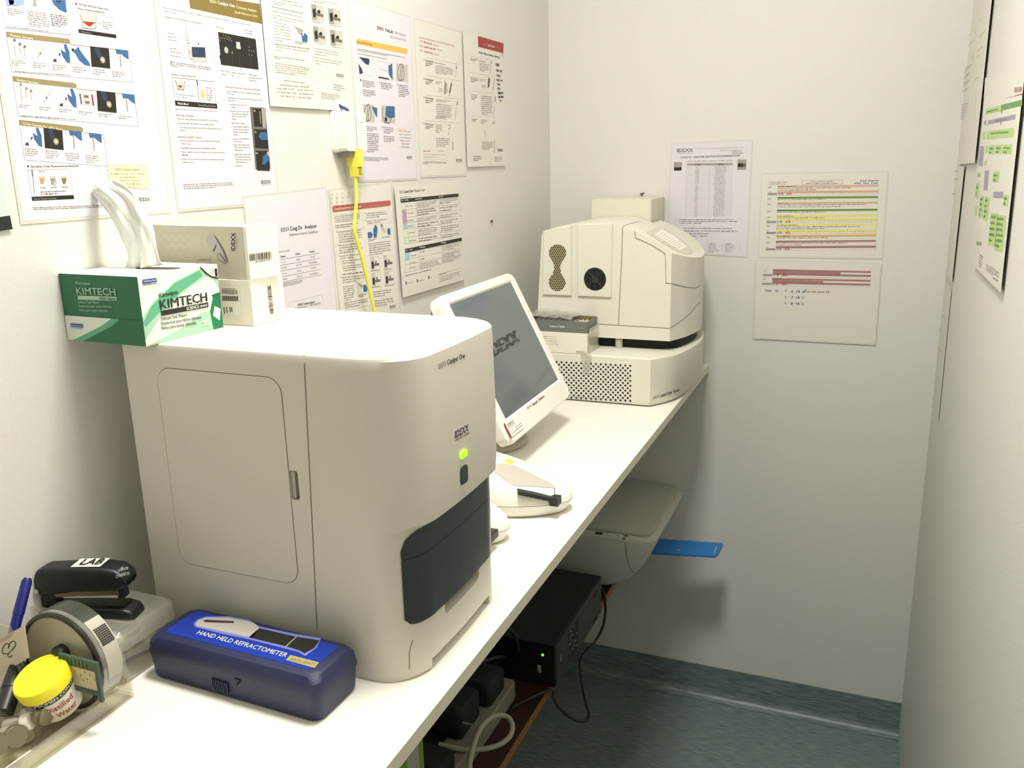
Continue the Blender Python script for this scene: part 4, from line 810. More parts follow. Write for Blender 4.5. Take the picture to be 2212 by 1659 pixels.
# surface finder for markings on the curved casing
def bvh(o):
    me = o.data; w = wloc(o); return BVHTree.FromPolygons([v.co + w for v in me.vertices], [tuple(p.vertices) for p in me.polygons])
def proj(bv, x, y, off=.0004):
    r = bv.ray_cast(CAM, ray(x, y).normalized())
    if r[0] is None: return None
    return r[0] + r[1] * off
B = bvh(shell)
def ribbon(mb_, bv, pts, w, m, off=.0004, sub=6):
    """thin line following a surface through photo points"""
    P = []
    for i in range(len(pts) - 1):
        for k in range(sub):
            a = pts[i]; b_ = pts[i + 1]; q = k / sub; P.append((a[0] + (b_[0] - a[0]) * q, a[1] + (b_[1] - a[1]) * q))
    P.append(pts[-1]); pos = []
    for x, y in P:
        r = bv.ray_cast(CAM, ray(x, y).normalized())
        if r[0] is not None: pos.append((r[0] + r[1] * off, r[1]))
    v = []
    for i, (p, n) in enumerate(pos):
        d = (pos[min(i + 1, len(pos) - 1)][0] - pos[max(i - 1, 0)][0]).normalized(); s_ = d.cross(n).normalized() * w / 2; v += [p + s_, p - s_]
    mb_.add(v, [(2 * i, 2 * i + 1, 2 * i + 3, 2 * i + 2) for i in range(len(pos) - 1)], m)
mk = MB()
ribbon(mk, B, [(657, 768), (663, 900), (669.5, 1030), (676, 1160), (682.5, 1300), (685, 1360)], .0009, seam_m)
ribbon(mk, B, [(657, 766), (700, 752), (760, 734), (830, 710), (880, 694), (920, 681)], .0005, greyp_m)
ribbon(mk, B, [(892, 1382), (886.5, 1398), (884, 1412), (884.5, 1446)], .0008, seam_m, sub=4)
ink(shell, mk)
# side door with its groove and finger latch
dr = MB(); P4 = [hit(345, 794, 1, CY0), hit(614.7, 818.6, 1, CY0), hit(637, 1266, 1, CY0), hit(380, 1208, 1, CY0)]
dx0, dx1, dz0, dz1 = .1165, .2845, 1.1345, 1.3727
dr.prism(rrect(dx0, dx1, dz0, dz1, .018, 8), CY0 - .0006, CY0 + .0004, body_m, axis='y'); 
g1 = rrect(dx0 - .0007, dx1 + .0007, dz0 - .0007, dz1 + .0007, .0187, 8); g2 = rrect(dx0 + .0001, dx1 - .0001, dz0 + .0001, dz1 - .0001, .018, 8); n = len(g1)
dr.add([(u, CY0 - .0003, w) for u, w in g1] + [(u, CY0 - .0003, w) for u, w in g2], [(i, (i + 1) % n, n + (i + 1) % n, n + i) for i in range(n)], seam_m)
door = dr.build('side_door', t, origin=(.2, CY0, 1.25))
mb = MB(); mb.box(.2852, .2905, CY0 + .002, CY0 + .009, 1.2375, 1.2695, greyp_m); mb.build('latch_tab', door, bevel=.0008, origin=(.288, CY0, 1.253))
# dark lower front: upper window panel and sample drawer follow the rounded corner
def arc_patch(z0f, z1f, name, m, t0, t1, off=.0012, n=40, parent=None):
    o_ = outline(0.0, 16); seg = []
    L = [0]
    for i in range(1, len(o_)): L.append(L[-1] + math.dist(o_[i], o_[i - 1]))
    def pt(s_):
        for i in range(1, len(o_)):
            if L[i] >= s_: 
                q = (s_ - L[i - 1]) / (L[i] - L[i - 1]); a = o_[i - 1]; b_ = o_[i]; d = (b_[0] - a[0], b_[1] - a[1]); l = math.hypot(*d) or 1
                return (a[0] + d[0] * q, a[1] + d[1] * q, d[1] / l, -d[0] / l)
    mb_ = MB(); rows = []
    for k in range(n + 1):
        u = k / n; x, y, nx, ny = pt(t0 + (t1 - t0) * u); z0 = z0f(u); z1 = z1f(u); col = []
        for j in range(7):
            z = z0 + (z1 - z0) * j / 6; f = 0
            
            col.append(Vector((x + nx * off + f * max(0, nx), y + ny * off, z)))
        rows.append(col)
    v = [p for r in rows for p in r]; mb_.add(v, [(i * 7 + j, (i + 1) * 7 + j, (i + 1) * 7 + j + 1, i * 7 + j + 1) for i in range(n) for j in range(6)], m)
    return mb_.build(name, parent or t, smooth=True, ang=60, origin=(.42, .84, 1.15))
def uz(y_, fx=.4265):
    return y_
def edge_l(u, r=.06): return max(0.0, 1 - u / r) if u < r else 0
def edge_r(u, r=.06): return max(0.0, 1 - (1 - u) / r) if u > 1 - r else 0
def rnd(e): return 1 - math.sqrt(max(0, 1 - e * e))
S0 = .343; S1 = .556   # arc length along the plan from the door side; tuned to the photo
bot = lambda u: 1.0985 + .009 * rnd(edge_l(u, .09)) + .006 * rnd(edge_r(u, .07))
top = lambda u: 1.2084 - .020 * rnd(edge_l(u, .14))
split = lambda u: 1.1775
gapm = mat('panel_gap', '15181A', .7)
up_ = arc_patch(lambda u: split(u) + .0004, top, 'upper_panel', dark_m, S0, S1)
uq = arc_patch(lambda u: split(u) - .0012, lambda u: split(u) + .0012, 'panel_gap', gapm, S0 + .001, S1 - .001, off=.0006)
drw = arc_patch(bot, lambda u: split(u) - .0004, 'sample_drawer', dark_m, S0, S1)
# front markings, lamp and button on the flat of the front
mf = MB()
def stext(mb_, bv, s, x0, y0, x1, y1, hp, m, bold=False, shear=0.09, off=.0005):
    v, f = glyphs(s, bold); xs = [p[0] for p in v]; w0, w1 = min(xs), max(xs); ok = []
    for x, y, k_ in v:
        u = (x - w0) / (w1 - w0); h = y / .69 * hp
        ok.append(proj(bv, x0 + (x1 - x0) * u - shear * h, y0 + (y1 - y0) * u - h, off + k_ * 2.2e-5))
    if any(p is None for p in ok): return
    mb_.add(ok, f, m)
stext(mf, B, 'IDEXX', 946.6, 797.5, 962.8, 789.1, 11, G, shear=-.02); stext(mf, B, 'Catalyst One', 965.3, 788.4, 1003.8, 772.2, 11, K, True, -.02)
stext(mf, B, 'IDEXX', 982.3, 946.8, 1011.4, 930.1, 15, K, True, -.02); ribbon(mf, B, [(988, 936.5), (1013, 922.5)], .0008, body_m, off=.0008)
stext(mf, B, 'LABORATORIES', 983, 953, 1013.5, 937, 5, RB, False, -.02)
ink(shell, mf)
mb = MB(); P = [proj(B, 992.5, 985, .001), proj(B, 1007, 975, .001)]; cy = (P[0].y + P[1].y) / 2; qt, qb = proj(B, 1000, 973.5, .001), proj(B, 1000, 987.5, .001); cz = (qt.z + qb.z) / 2; fx = P[0].x
mb.prism(rrect(cy - .0085, cy + .0085, cz - .0042, cz + .0042, .0032), fx - .004, fx + .0012, mat('green_led', 'A8F032', .3, emit=1.4), axis='x'); mb.build('status_light', t, origin=(fx, cy, cz))
mb = MB(); P = [proj(B, 993, 1025, .001), proj(B, 1010, 1020, .001)]; cy = (P[0].y + P[1].y) / 2; qt, qb = proj(B, 1001.5, 1005.5, .001), proj(B, 1001.5, 1044, .001); cz = (qt.z + qb.z) / 2; hz = (qt.z - qb.z) / 2; fx = P[0].x
mb.prism(rrect(cy - .0088, cy + .0088, cz - hz, cz + hz, .0045), fx - .005, fx + .0006, dark_m, axis='x'); mb.build('start_button', t, bevel=.0004, origin=(fx, cy, cz))
mb = MB(); c = Vector((.4278, .8595, 1.1435)); mb.add([c + Vector((.0006, a, b_)) for a, b_ in ((0, .004), (.002, 0), (.0022, -.0015), (0, -.0035), (-.0022, -.0015), (-.002, 0))], [(0, 5, 4, 3, 2, 1)], blackm_m); mb.build('lock_light', drw, origin=tuple(c))
# rear foot strip
mb = MB(); mb.box(.2, .38, .79, .91, ZBE + .0005, ZBE + .006, greyp_m); mb.build('underside_plate', t, origin=(.3, .85, ZBE))

# ================================================================== cartons on the analyser
def boxM(x, y, z, rot): return Matrix.Translation((x, y, z)) @ Matrix.Rotation(rot, 4, 'Z')
gk = mat('carton_green', '1C7A50', .42); gd = mat('carton_dark_green', '156A45', .42); gw = mat('carton_white', 'E6EBDF', .4); gp = mat('carton_pale_green', 'A9D2B7', .4); gm = mat('carton_mid_green', '5FAE86', .4); bl_ = mat('carton_blue_badge', '31479C', .4)
KZ = CZ1 + .0002
t = thing('tissue_box', (.06, .78, KZ), 'green and white wipes box with lettering, overhanging the analyser corner', 'box')
M_ = boxM(.0012, .7154, KZ, -.0344); w_, l_, h_ = .1206, .1202, .0765
def P_(x, y, z): return M_ @ Vector((x, y, z))
mb = MB(); mb.box(0, w_, 0, l_, 0, h_, gw, M_)
# end face (towards the camera): dark green with a white wedge
Ne = (M_.to_3x3() @ Vector((0, -1, 0))); Nf = (M_.to_3x3() @ Vector((1, 0, 0))); Nt = Vector((0, 0, 1))
def fq(face, pts, m, off):
    v = []
    for a, b_ in pts:
        if face == 'e': v.append(P_(a * w_, -off, b_ * h_))
        elif face == 'f': v.append(P_(w_ + off, a * l_, b_ * h_))
        else: v.append(P_(a * w_, b_ * l_, h_ + off))
    mb.add(v, [tuple(range(len(v)))], m)
fq('e', [(0, 0), (1, 0), (1, 1), (0, 1)], gd, .0002)
fq('e', [(.0, .0), (.06, .0), (.45, .24), (.62, .38), (.0, .38)], gw, .0004); fq('e', [(.06, .0), (.2, .0), (.6, .26), (.72, .38), (.62, .38), (.45, .24)], gm, .0004)
fq('e', [(.0, .375), (1, .375), (1, .385), (0, .385)], mat('carton_fold', '0D4A30'), .0005)
fq('f', [(.0, .0), (1, 0), (1, .32), (.72, .3), (.5, .16), (.2, .06), (.0, .0)], gp, .0002)
fq('f', [(0, .1), (0, .42), (.15, .62), (.45, .86), (.80, .98), (1, .99), (1, .62), (.9, .86), (.6, .72), (.3, .5)], gp, .0002); fq('f', [(.0, .35), (.12, .56), (.42, .82), (.76, .95), (.8, .86), (.5, .68), (.22, .46), (.02, .28)], gm, .0003)
fq('f', [(.86, .0), (1, .0), (1, .52), (.90, .5), (.84, .3)], gk, .0004); fq('f', [(.9, .50), (1, .52), (1, .56), (.88, .54)], gd, .0005)
ct = [P_(w_ + .0007, (.955 - .04 * math.cos(a)) * l_, (.35 + .05 * math.sin(a)) * h_) for a in [k * math.pi / 4 for k in range(8)]]
fq('f', [(.87, .22), (.905, .36), (.985, .30), (.955, .12)], gw, .0007)
fq('f', [(.76, 1), (.83, .90), (.9, .82), (1, .78), (1, 1)], gw, .0006); fq('f', [(.76, 1), (.775, 1), (.845, .90), (.91, .83), (1, .79), (1, .77), (.9, .81), (.825, .89)], K, .0008)
# opening slot on the lid and its flap line
fq('t', [(.42, .52), (.50, .46), (.86, .50), (.93, .58), (.86, .66), (.50, .62)], mat('carton_inside', '4A4230', .8), .0004)
pe = Pr(mb, P_(0, 0, 0), Ne, off=.0008); pe.view(110, 370, 4.147)
pe.text('Kimwipes', 222, 1010, 356, 1018, 26, gp, True); pe.text('KIMTECH', 232, 1102, 582, 1112, 62, gp, True); pe.poly([(240, 1114), (590, 1124), (592, 1160), (242, 1150)], gp); pe.text('SCIENCE BRAND', 428, 1148, 584, 1156, 20, gd, True, 3)
for i, (a, b_) in enumerate((('Delicate Task Wipers', 430), ('Essuie-tout pour taches delicates', 545), ('Panos para tareas delicadas', 508))): pe.text(a, 248 + i * 4, 1180 + i * 36, b_, 1184 + i * 37, 20, gp, True)
pe.poly([(174, 1362), (286, 1370), (286, 1402), (176, 1394)], bl_, 1); pe.text('Kimberly-Clark', 184, 1386, 278, 1391, 12, WH, True, 3); pe.greek(178, 1398, 284, 1404, 14, 1, bl_, rag=0, l=2)
pf = Pr(mb, P_(w_, 0, 0), Nf, off=.0009); pf.view(110, 370, 4.147)
pf.text('Kimwipes', 972, 1132, 1140, 1098, 40, K, True); pf.text('KIMTECH', 982, 1238, 1404, 1162, 84, K, True); pf.poly([(986, 1250), (1408, 1174), (1412, 1216), (992, 1296)], K, 1); pf.text('SCIENCE', 1216, 1246, 1328, 1222, 28, WH, True, 3); pf.text('BRAND', 1340, 1220, 1402, 1207, 20, WH, True, 3)
for i, (a, b_) in enumerate((('Delicate Task Wipers', 1222), ('Essuie-tout pour tâches délicates', 1350), ('Paños para tareas delicadas', 1304))): pf.text(a, 990 + i * 3, 1338 + i * 42, b_, 1338 + i * 42 - (b_ - 990) * .17, 28, K, True)
pf.text('280', 1354, 1386, 1422, 1372, 50, gw, True, 2); pf.text('1', 1475, 942, 1494, 940, 70, K, True, 3); pf.poly([(820, 972), (945, 955), (952, 990), (824, 1008)], bl_, 1); pf.text('Kimberly-Clark', 836, 994, 944, 980, 16, WH, True, 3); pf.greek(826, 1008, 956, 992, 16, 1, bl_, rag=0, l=2); pf.greek(1425, 880, 1466, 872, 40, 3, K, l=4)
mb.build('carton', t, origin=(.06, .78, KZ))
mb = MB(); fl = MB()
# the pulled-up wipe
tm = mat('soft_white_tissue', 'F7F6EF', .9, bump=.3, scale=60)
tm.node_tree.nodes['Principled BSDF'].inputs['Transmission Weight'].default_value = 0.0
L_ = [(268, 584), (276, 560), (262, 515), (243, 470), (221, 444), (196, 416)]; R_ = [(352, 572), (345, 556), (332, 495), (308, 450), (288, 413), (247, 388)]
def row_(a, b_, y0, y1, bul, n=14):
    A = hit(*a, 1, y0); Bq = hit(*b_, 1, y1); out = []
    for k in range(n + 1):
        u = k / n; p = A.lerp(Bq, u); p.y -= bul * math.sin(math.pi * u) + .0045 * math.sin(u * 13 + a[1] * .03) * (1 - abs(2 * u - 1)) + .002 * math.sin(u * 29 - a[1] * .05); out.append(p)
    return out
ys = [.775, .775, .775, .78, .785, .79]
rows = [row_(bez([(*p, 0) for p in L_], 4)[i][:2], bez([(*p, 0) for p in R_], 4)[i][:2], .784, .780, .010) for i in range(21)]
mb = MB(); n = 15; v = [p for r in rows for p in r]
mb.add(v, [(i * n + j, i * n + j + 1, (i + 1) * n + j + 1, (i + 1) * n + j) for i in range(20) for j in range(14)], tm)
o = mb.build('tissue', smooth=True, ang=180, origin=(.05, .79, 1.5)); s_ = o.modifiers.new('s', 'SOLIDIFY'); s_.thickness = .0004
tag(o, 'crumpled white wipe pulled up out of the green box', 'tissue')
# ---- two white maker's cartons
cw = mat('white_carton', 'EEE8DA', .55, var=.01)
t = thing('carton', (.105, .88, KZ), 'lower white carton with upright barcode, beside the green tissue box', 'box', 'white cartons stacked on the analyser')
mb = MB(); MB1 = boxM(.034, .8445, KZ, .0057); mb.box(0, .1262, 0, .0652, 0, .056, cw, MB1)
pr = Pr(mb, MB1 @ Vector((0, 0, 0)), MB1.to_3x3() @ Vector((0, -1, 0)), off=.0003); pr.view(110, 370, 4.147)
def bars(pr, x0, y0, x1, y1, hp, m, vert=False, n=34):
    if not vert:
        k = 0.0
        while k < 1:
            w = random.choice((.006, .01, .018)); 
            X = x0 + (x1 - x0) * k; Y = y0 + (y1 - y0) * k; X2 = x0 + (x1 - x0) * min(1, k + w); Y2 = y0 + (y1 - y0) * min(1, k + w); pr.dn(X, Y, X2, Y2, hp, m, 1); k += w + random.choice((.008, .012, .02))
    else:
        k = 0.0
        while k < 1:
            w = random.choice((.006, .01, .018)); pr.dn(x0 + vert[0] * k, y0 + hp * k, x1 + vert[0] * k, y1 + hp * k, hp * w, m, 1); k += w + random.choice((.008, .012, .02))
pr.poly([(1522, 1022), (1680, 1030), (1712, 1286), (1536, 1282)], mat('carton_label', 'F1EDE2', .4)); bars(pr, 1528, 1054, 1668, 1062, 44, K); pr.greek(1536, 1040, 1655, 1044, 14, 1, K, rag=0)
for i in range(22):
    for j in range(9):
        if (i * 7 + j * 13 + i * j) % 3: pr.dn(1534 + i * 6.6, 1114 + j * 5 + i * .2, 1534 + (i + .9) * 6.6, 1114 + j * 5 + i * .2, 4.6, K, 1)
for k, a in enumerate((1545, 1570, 1598, 1614)): pr.dn(a, 1216, a + 8, 1216, 62 - k * 6, K, 1)
pr = Pr(mb, MB1 @ Vector((.1262, 0, 0)), MB1.to_3x3() @ Vector((1, 0, 0)), off=.0003); pr.view(110, 370, 4.147)
bars(pr, 1938, 1026, 1972, 1020, 258, K, (26,)); pr.greek(1938, 1080, 1948, 1078, 170, 12, G, chp=.0009)
pr.line(1782, 990, 1812, 1380, 3, seam_m)
mb.build('carton_body', t, bevel=.0006, origin=(.105, .88, KZ))
t = thing('carton', (.08, .88, KZ + .0564), 'upper white carton with a handheld meter picture, topmost of the stack', 'box', 'white cartons stacked on the analyser')
mb = MB(); z2 = KZ + .0564; MB2 = boxM(.01, .859, z2, -.0808); mb.box(0, .1519, 0, .053, 0, .0626, cw, MB2)
pr = Pr(mb, MB2 @ Vector((0, 0, 0)), MB2.to_3x3() @ Vector((0, -1, 0)), off=.0003); pr.view(110, 370, 4.147)
CG = mat('carton_warm_grey', 'C9C3B0', .5); pr.poly([(900, 480), (1712, 498), (1754, 962), (1310, 960), (1300, 830), (950, 830)], CG)
for i in range(8):
    for j in range(5): X = 985 + i * 34; Y = 562 + j * 84 - (i % 2) * 26; pr.ring(X, Y, 20, 1.4, TAN, 1, 6)
pr.poly([(1400, 560), (1420, 546), (1450, 556), (1490, 600), (1560, 720), (1586, 800), (1576, 832), (1545, 835), (1490, 770), (1430, 690), (1390, 620)], VL, 1); pr.poly([(1450, 556), (1490, 600), (1560, 720), (1586, 800), (1580, 824), (1540, 720), (1480, 610)], G, 2)
pr.poly([(1448, 712), (1476, 652), (1484, 668), (1460, 722)], G, 3); pr.path([(1520, 730), (1486, 748), (1500, 790), (1560, 830), (1578, 800)], 8, LG, 3); pr.line(1512, 736, 1566, 812, 12, G, 4); pr.path([(1402, 624), (1412, 588), (1446, 600), (1434, 650)], 2, LG, 2); pr.path([(1338, 790), (1432, 788), (1432, 760)], 6, LG, 1); pr.path([(1312, 826), (1318, 796), (1428, 800), (1430, 828)], 3, G, 1)
a0 = pr.at(1640, 712); a1 = pr.at(1640, 550); v, f = glyphs('IDEXX', True); xs = [p[0] for p in v]; r = (a1 - a0) / (max(xs) - min(xs)); u = -(pr.at(1675, 712) - pr.at(1648, 712)).normalized() * .0068 / .69
mb.add([pr.at(1646, 712, 2) + r * (p[0] - min(xs)) + u * p[1] + u * -.1 for p in v], f, K); pr.line(1668, 712, 1656, 552, 3, G, 2)
pr = Pr(mb, MB2 @ Vector((.1519, 0, 0)), MB2.to_3x3() @ Vector((1, 0, 0)), off=.0003); pr.view(110, 370, 4.147)
bars(pr, 1776, 742, 1976, 716, 64, K); pr.text('98-08604-00', 1832, 822, 1968, 800, 20, G)
mb.build('carton_body', t, bevel=.0006, origin=(.08, .88, z2))

# ================================================================== refractometer case
rb = mat('navy_moulded_plastic', '20264A', .45, bump=.25, scale=900); rt_ = mat('royal_blue_label', '0C34A0', .35)
M3 = boxM(.1285, .6475, ZBE + .0002, -.035); Lw, Ld, Hh = .2345, .0765, .0525
t = thing('refractometer_case', (.245, .68, ZBE), 'dark blue hinged case with printed lid, in front of the large analyser', 'case')
def rr3(z, ins, r=.012): return [M3 @ Vector((a, b_, z)) for a, b_ in rrect(ins, Lw - ins, ins, Ld - ins, r, 5)]
mb = MB(); mb.loft([rr3(0, .004), rr3(.004, .0015), rr3(.0285, 0), rr3(.030, 0)], rb)
for k in range(9): mb.box(.094 + k * .0026, .0952 + k * .0026, -.0012, .001, .008, .021, rb, M3)
base = mb.build('case_base', t, smooth=True, ang=40, origin=(.245, .68, ZBE))
mb = MB(); mb.loft([rr3(.0305, -.001), rr3(.0325, -.0012), rr3(.0445, .0005), rr3(.0505, .005), rr3(Hh, .010)], rb)
pr = Pr(mb, M3 @ Vector((0, 0, Hh)), (0, 0, 1), up=tuple(M3.to_3x3() @ Vector((0, 1, 0))), off=.0003); pr.view(300, 1270, 4.424)
def lid(pts, m, l=0): pr.poly(pts, m, l)
lp = [M3 @ Vector((a, b_, Hh + .0003)) for a, b_ in rrect(.016, Lw - .016, .0135, Ld - .0125, .006, 4)]; mb.add(lp, [tuple(range(len(lp)))], rt_)
HL = mat('label_glow_blue', '7C86D8', .4)
lid([(520, 345), (560, 300), (640, 272), (860, 272), (1050, 305), (1160, 370), (1500, 440), (1740, 480), (1700, 570), (1590, 650), (1520, 610), (1050, 490), (800, 440), (545, 375)], HL, 1)
lid([(540, 350), (575, 305), (640, 284), (860, 284), (1030, 315), (1100, 335), (1150, 385), (1090, 470), (1010, 462), (800, 415), (560, 366)], VL, 2); lid([(612, 312), (640, 302), (910, 318), (905, 336), (640, 328)], mat('ink_maroon', '4A2A36'), 3)
lid([(1150, 385), (1500, 465), (1400, 556), (1050, 472)], K, 2); lid([(1510, 466), (1725, 500), (1680, 570), (1582, 626), (1530, 596), (1410, 560)], K, 2); lid([(1500, 466), (1510, 466), (1410, 560), (1400, 557)], VL, 3)
a0, a1 = pr.at(548, 438, 3), pr.at(1400, 662, 3); v, f = glyphs('HAND HELD REFRACTOMETER', False); xs = [p[0] for p in v]; r = (a1 - a0) / (max(xs) - min(xs)); u = (pr.at(585, 405, 3) - a0) / .69
mb.add([a0 + r * (p[0] - min(xs)) + u * p[1] for p in v], f, WH)
lid([(1448, 640), (1722, 712), (1680, 764), (1404, 688)], mat('label_gold', 'B3A56A', .35), 2); a0, a1 = pr.at(1440, 690, 4), pr.at(1680, 748, 4); v, f = glyphs('RHCN-200ATC', False); xs = [p[0] for p in v]; r = (a1 - a0) / (max(xs) - min(xs)); u = (pr.at(1462, 664, 4) - a0) / .69
mb.add([a0 + r * (p[0] - min(xs)) + u * p[1] for p in v], f, BR)
lidp = mb.build('case_lid', t, smooth=True, ang=30, origin=(.245, .68, ZBE + .03))
mb = MB(); mb.add([M3 @ Vector(p) for p in ((.128, -.0022, .030), (.135, -.0022, .030), (.1305, -.003, .022), (.128, .001, .030), (.135, .001, .030), (.1305, .001, .022))], [(0, 2, 1), (3, 4, 5), (0, 1, 4, 3), (1, 2, 5, 4), (2, 0, 3, 5)], mat('latch_dark_blue', '10162E', .5)); mb.build('catch', lidp, origin=(.245, .64, ZBE + .03))  # catch in a darker blue than the case

# ================================================================== desk tidy and its contents
cl = clear('clear_acrylic', 'F6F4EA', .12, .06, .07); clm = clear('clear_milky_plastic', 'F0EEE4', .2, .12, .2)
t = thing('desk_tidy', (.07, .5, ZBE), 'low clear acrylic desk tidy at the near left end of the worktop', 'organiser')
mb = MB(); z = ZBE + .0003; mb.box(.006, .142, .30, .612, z, z + .004, cl); mb.build('tray_floor', t, bevel=.001, origin=(.07, .45, z))
mb = MB(); mb.box(.138, .142, .30, .612, z + .004, z + .020, cl); mb.build('front_rail', t, bevel=.001, origin=(.14, .45, z))
mb = MB(); mb.add([(.006, .608, z + .004), (.138, .608, z + .004), (.138, .608, z + .022), (.05, .608, z + .085), (.006, .608, z + .085), (.006, .612, z + .004), (.138, .612, z + .004), (.138, .612, z + .022), (.05, .612, z + .085), (.006, .612, z + .085)], [(4, 3, 2, 1, 0), (5, 6, 7, 8, 9)] + [(i, (i + 1) % 5, 5 + (i + 1) % 5, 5 + i) for i in range(5)], cl); mb.build('end_panel', t, origin=(.07, .61, z))
mb = MB(); mb.box(.070, .0735, .30, .552, z + .004, z + .034, cl); mb.build('divider', t, bevel=.0008, origin=(.07, .45, z))
mb = MB(); mb.add([(.035, .5485, z + .004), (.072, .5485, z + .004), (.052, .5485, z + .10), (.035, .5485, z + .10), (.035, .5515, z + .004), (.072, .5515, z + .004), (.052, .5515, z + .10), (.035, .5515, z + .10)], [(3, 2, 1, 0), (4, 5, 6, 7)] + [(i, (i + 1) % 4, 4 + (i + 1) % 4, 4 + i) for i in range(4)], cl); mb.build('cross_panel', t, origin=(.05, .55, z))
# round clear tub on its side
cx, cz, r = .0995, 1.0930, .0555
t = thing('plastic_tub', (cx, .6, ZBE), 'round clear tub lying on its side, dark label round its rim', 'tub')
My = Matrix.Translation((cx, .566, cz)) @ Matrix.Rotation(math.radians(-90), 4, 'X')
mb = MB(); mb.lathe([(r - .003, .0), (r, .002), (r, .026), (r - .004, .028)], My, clm); mb.build('tub_body', t, smooth=True, ang=50, origin=(cx, .59, cz))
mb = MB(); n = 40; rb_ = [[My @ Vector((q * math.cos(a), q * math.sin(a), hh)) for q, hh in ((r + .0004, .007), (r + .0004, .026))] for a in [math.radians(-172 + i * 2.9) for i in range(41)]]
mb.add([p for s_ in rb_ for p in s_], [(2 * i, 2 * i + 1, 2 * i + 3, 2 * i + 2) for i in range(40)], mat('tub_label_dark', '3A3D34', .35))
rb_ = [[My @ Vector((q * math.cos(a), q * math.sin(a), hh)) for q, hh in ((r + .0004, .007), (r + .0004, .026))] for a in [math.radians(-56 + i * 2.4) for i in range(31)]]
mb.add([p for s_ in rb_ for p in s_], [(2 * i, 2 * i + 1, 2 * i + 3, 2 * i + 2) for i in range(30)], mat('tub_label_pale', 'BDB8A8', .4))
for k in range(9):
    for j in range(6):
        a = math.radians(-44 + k * 2.3 + 0); q = r + .0008; h0 = .009 + j * .0026
        mb.add([My @ Vector((q * math.cos(a + da), q * math.sin(a + da), hh)) for da, hh in ((0, h0), (.03, h0), (.03, h0 + .0022), (0, h0 + .0022))], [(0, 1, 2, 3)], K)
mb.build('wrap_label', t, smooth=True, ang=50, origin=(cx, .59, cz))
mb = MB(); mb.lathe([(r - .0055, -.0015), (r - .0035, -.003), (r - .0005, -.0015), (r - .0005, .004), (r - .0055, .004)], My, mat('dark_seal_ring', '2B251A', .3), caps=False); mb.build('seal_ring', t, smooth=True, ang=50, origin=(cx, .575, cz))
mb = MB(); mb.lathe([(.002, -.0022), (r - .005, -.0012), (r - .005, .0012), (.002, .0012)], My, clear('tub_face', 'B0AA94', .05, .35, .9)); mb.build('clear_lid', t, smooth=True, ang=50, origin=(cx, .577, cz))
mb = MB(); mb.lathe([(.0005, -.012), (.0085, -.010), (.0095, .004), (.0005, .004)], Matrix.Translation((.1065, .566, 1.1065)) @ Matrix.Rotation(math.radians(-90), 4, 'X'), black_m, 16); mb.box(.098, .1055, .558, .564, 1.1015, 1.112, black_m); mb.build('hub', t, smooth=True, origin=(.0915, .575, 1.0985))
for k in range(9):
    pass
# green rack with a tan card
gr_ = mat('dull_green_plastic', '40594F', .45); tn = mat('tan_card', 'CDBF9C', .6)
t = thing('slide_rack', (.115, .562, ZBE), 'small dull green toothed rack with a tan card behind the yellow-lidded pot', 'rack')
mb = MB(); yr = .553; ra, rb2 = hit(143, 1414, 1, yr), hit(208, 1431, 1, yr); lowr = hit(204, 1520, 1, yr)
x0, x1, zt_ = ra.x - .012, rb2.x, ra.z - .001; zb_ = max(lowr.z, ZBE + .0048); sl = (rb2.z - ra.z) / (rb2.x - ra.x); sl = max(-.25, min(.05, sl))
Mr = Matrix.Translation((x0, yr, zt_)) @ Matrix.Rotation(-math.atan(sl), 4, 'Y'); L_x = (x1 - x0); Lz = zt_ - zb_ - .004
mb.box(L_x - .0048, L_x, 0, .003, -Lz, 0, gr_, Mr); mb.box(0, L_x - .0048, 0, .003, -.011, 0, gr_, Mr); mb.box(0, L_x - .0048, 0, .003, -Lz + .006, -Lz + .011, gr_, Mr)
for k in range(8): mb.box(.002 + k * .0052, .0027 + k * .0052, -.0003, 0, -.010, -.002, blackm_m, Mr)
mb.build('rack_frame', t, bevel=.0005, origin=(.115, .555, ZBE))
mb = MB(); mb.box(0, L_x - .0048, .001, .0022, -Lz + .011, -.011, tn, Mr)
for a, b_ in ((.35, .3), (.5, .45), (.62, .2), (.66, .6), (.75, .3), (.55, .75), (.85, .5)): mb.box(L_x * a, L_x * a + .001, .0007, .001, -.012 - (Lz - .026) * b_, -.0105 - (Lz - .026) * b_, BR, Mr)
mb.build('card', t, origin=(.115, .555, ZBE + .02))
# specimen pot, yellow lid, handwritten label
t = thing('specimen_pot', (.098, .537, ZBE), 'white specimen pot with bright yellow screw lid and red handwriting', 'pot')
dv = ray(88, 1462).normalized(); Uv = (UU - dv * UU.dot(dv)).normalized(); Rv = dv.cross(Uv).normalized()
axp = (Rv * -.42 + Uv * .66 - dv * .60).normalized(); lc_ = CAM + ray(85, 1458) * .875
xv = (Vector((.8, -.6, 0)) - axp * axp.dot(Vector((.8, -.6, 0)))).normalized(); yv = axp.cross(xv)
Mp = Matrix.Identity(4)
KS = .9
for i_ in range(3): Mp[i_][0] = xv[i_] * KS; Mp[i_][1] = yv[i_] * KS; Mp[i_][2] = axp[i_] * KS; Mp[i_][3] = (lc_ - axp * .055 * KS)[i_]
potm = mat('translucent_white_pot', 'DDD8C2', .35)
mb = MB(); mb.lathe([(.022, 0), (.0245, .002), (.0268, .043), (.0268, .046)], Mp, potm, 48); mb.build('pot_body', t, smooth=True, ang=40, origin=(.1015, .5385, ZBE))
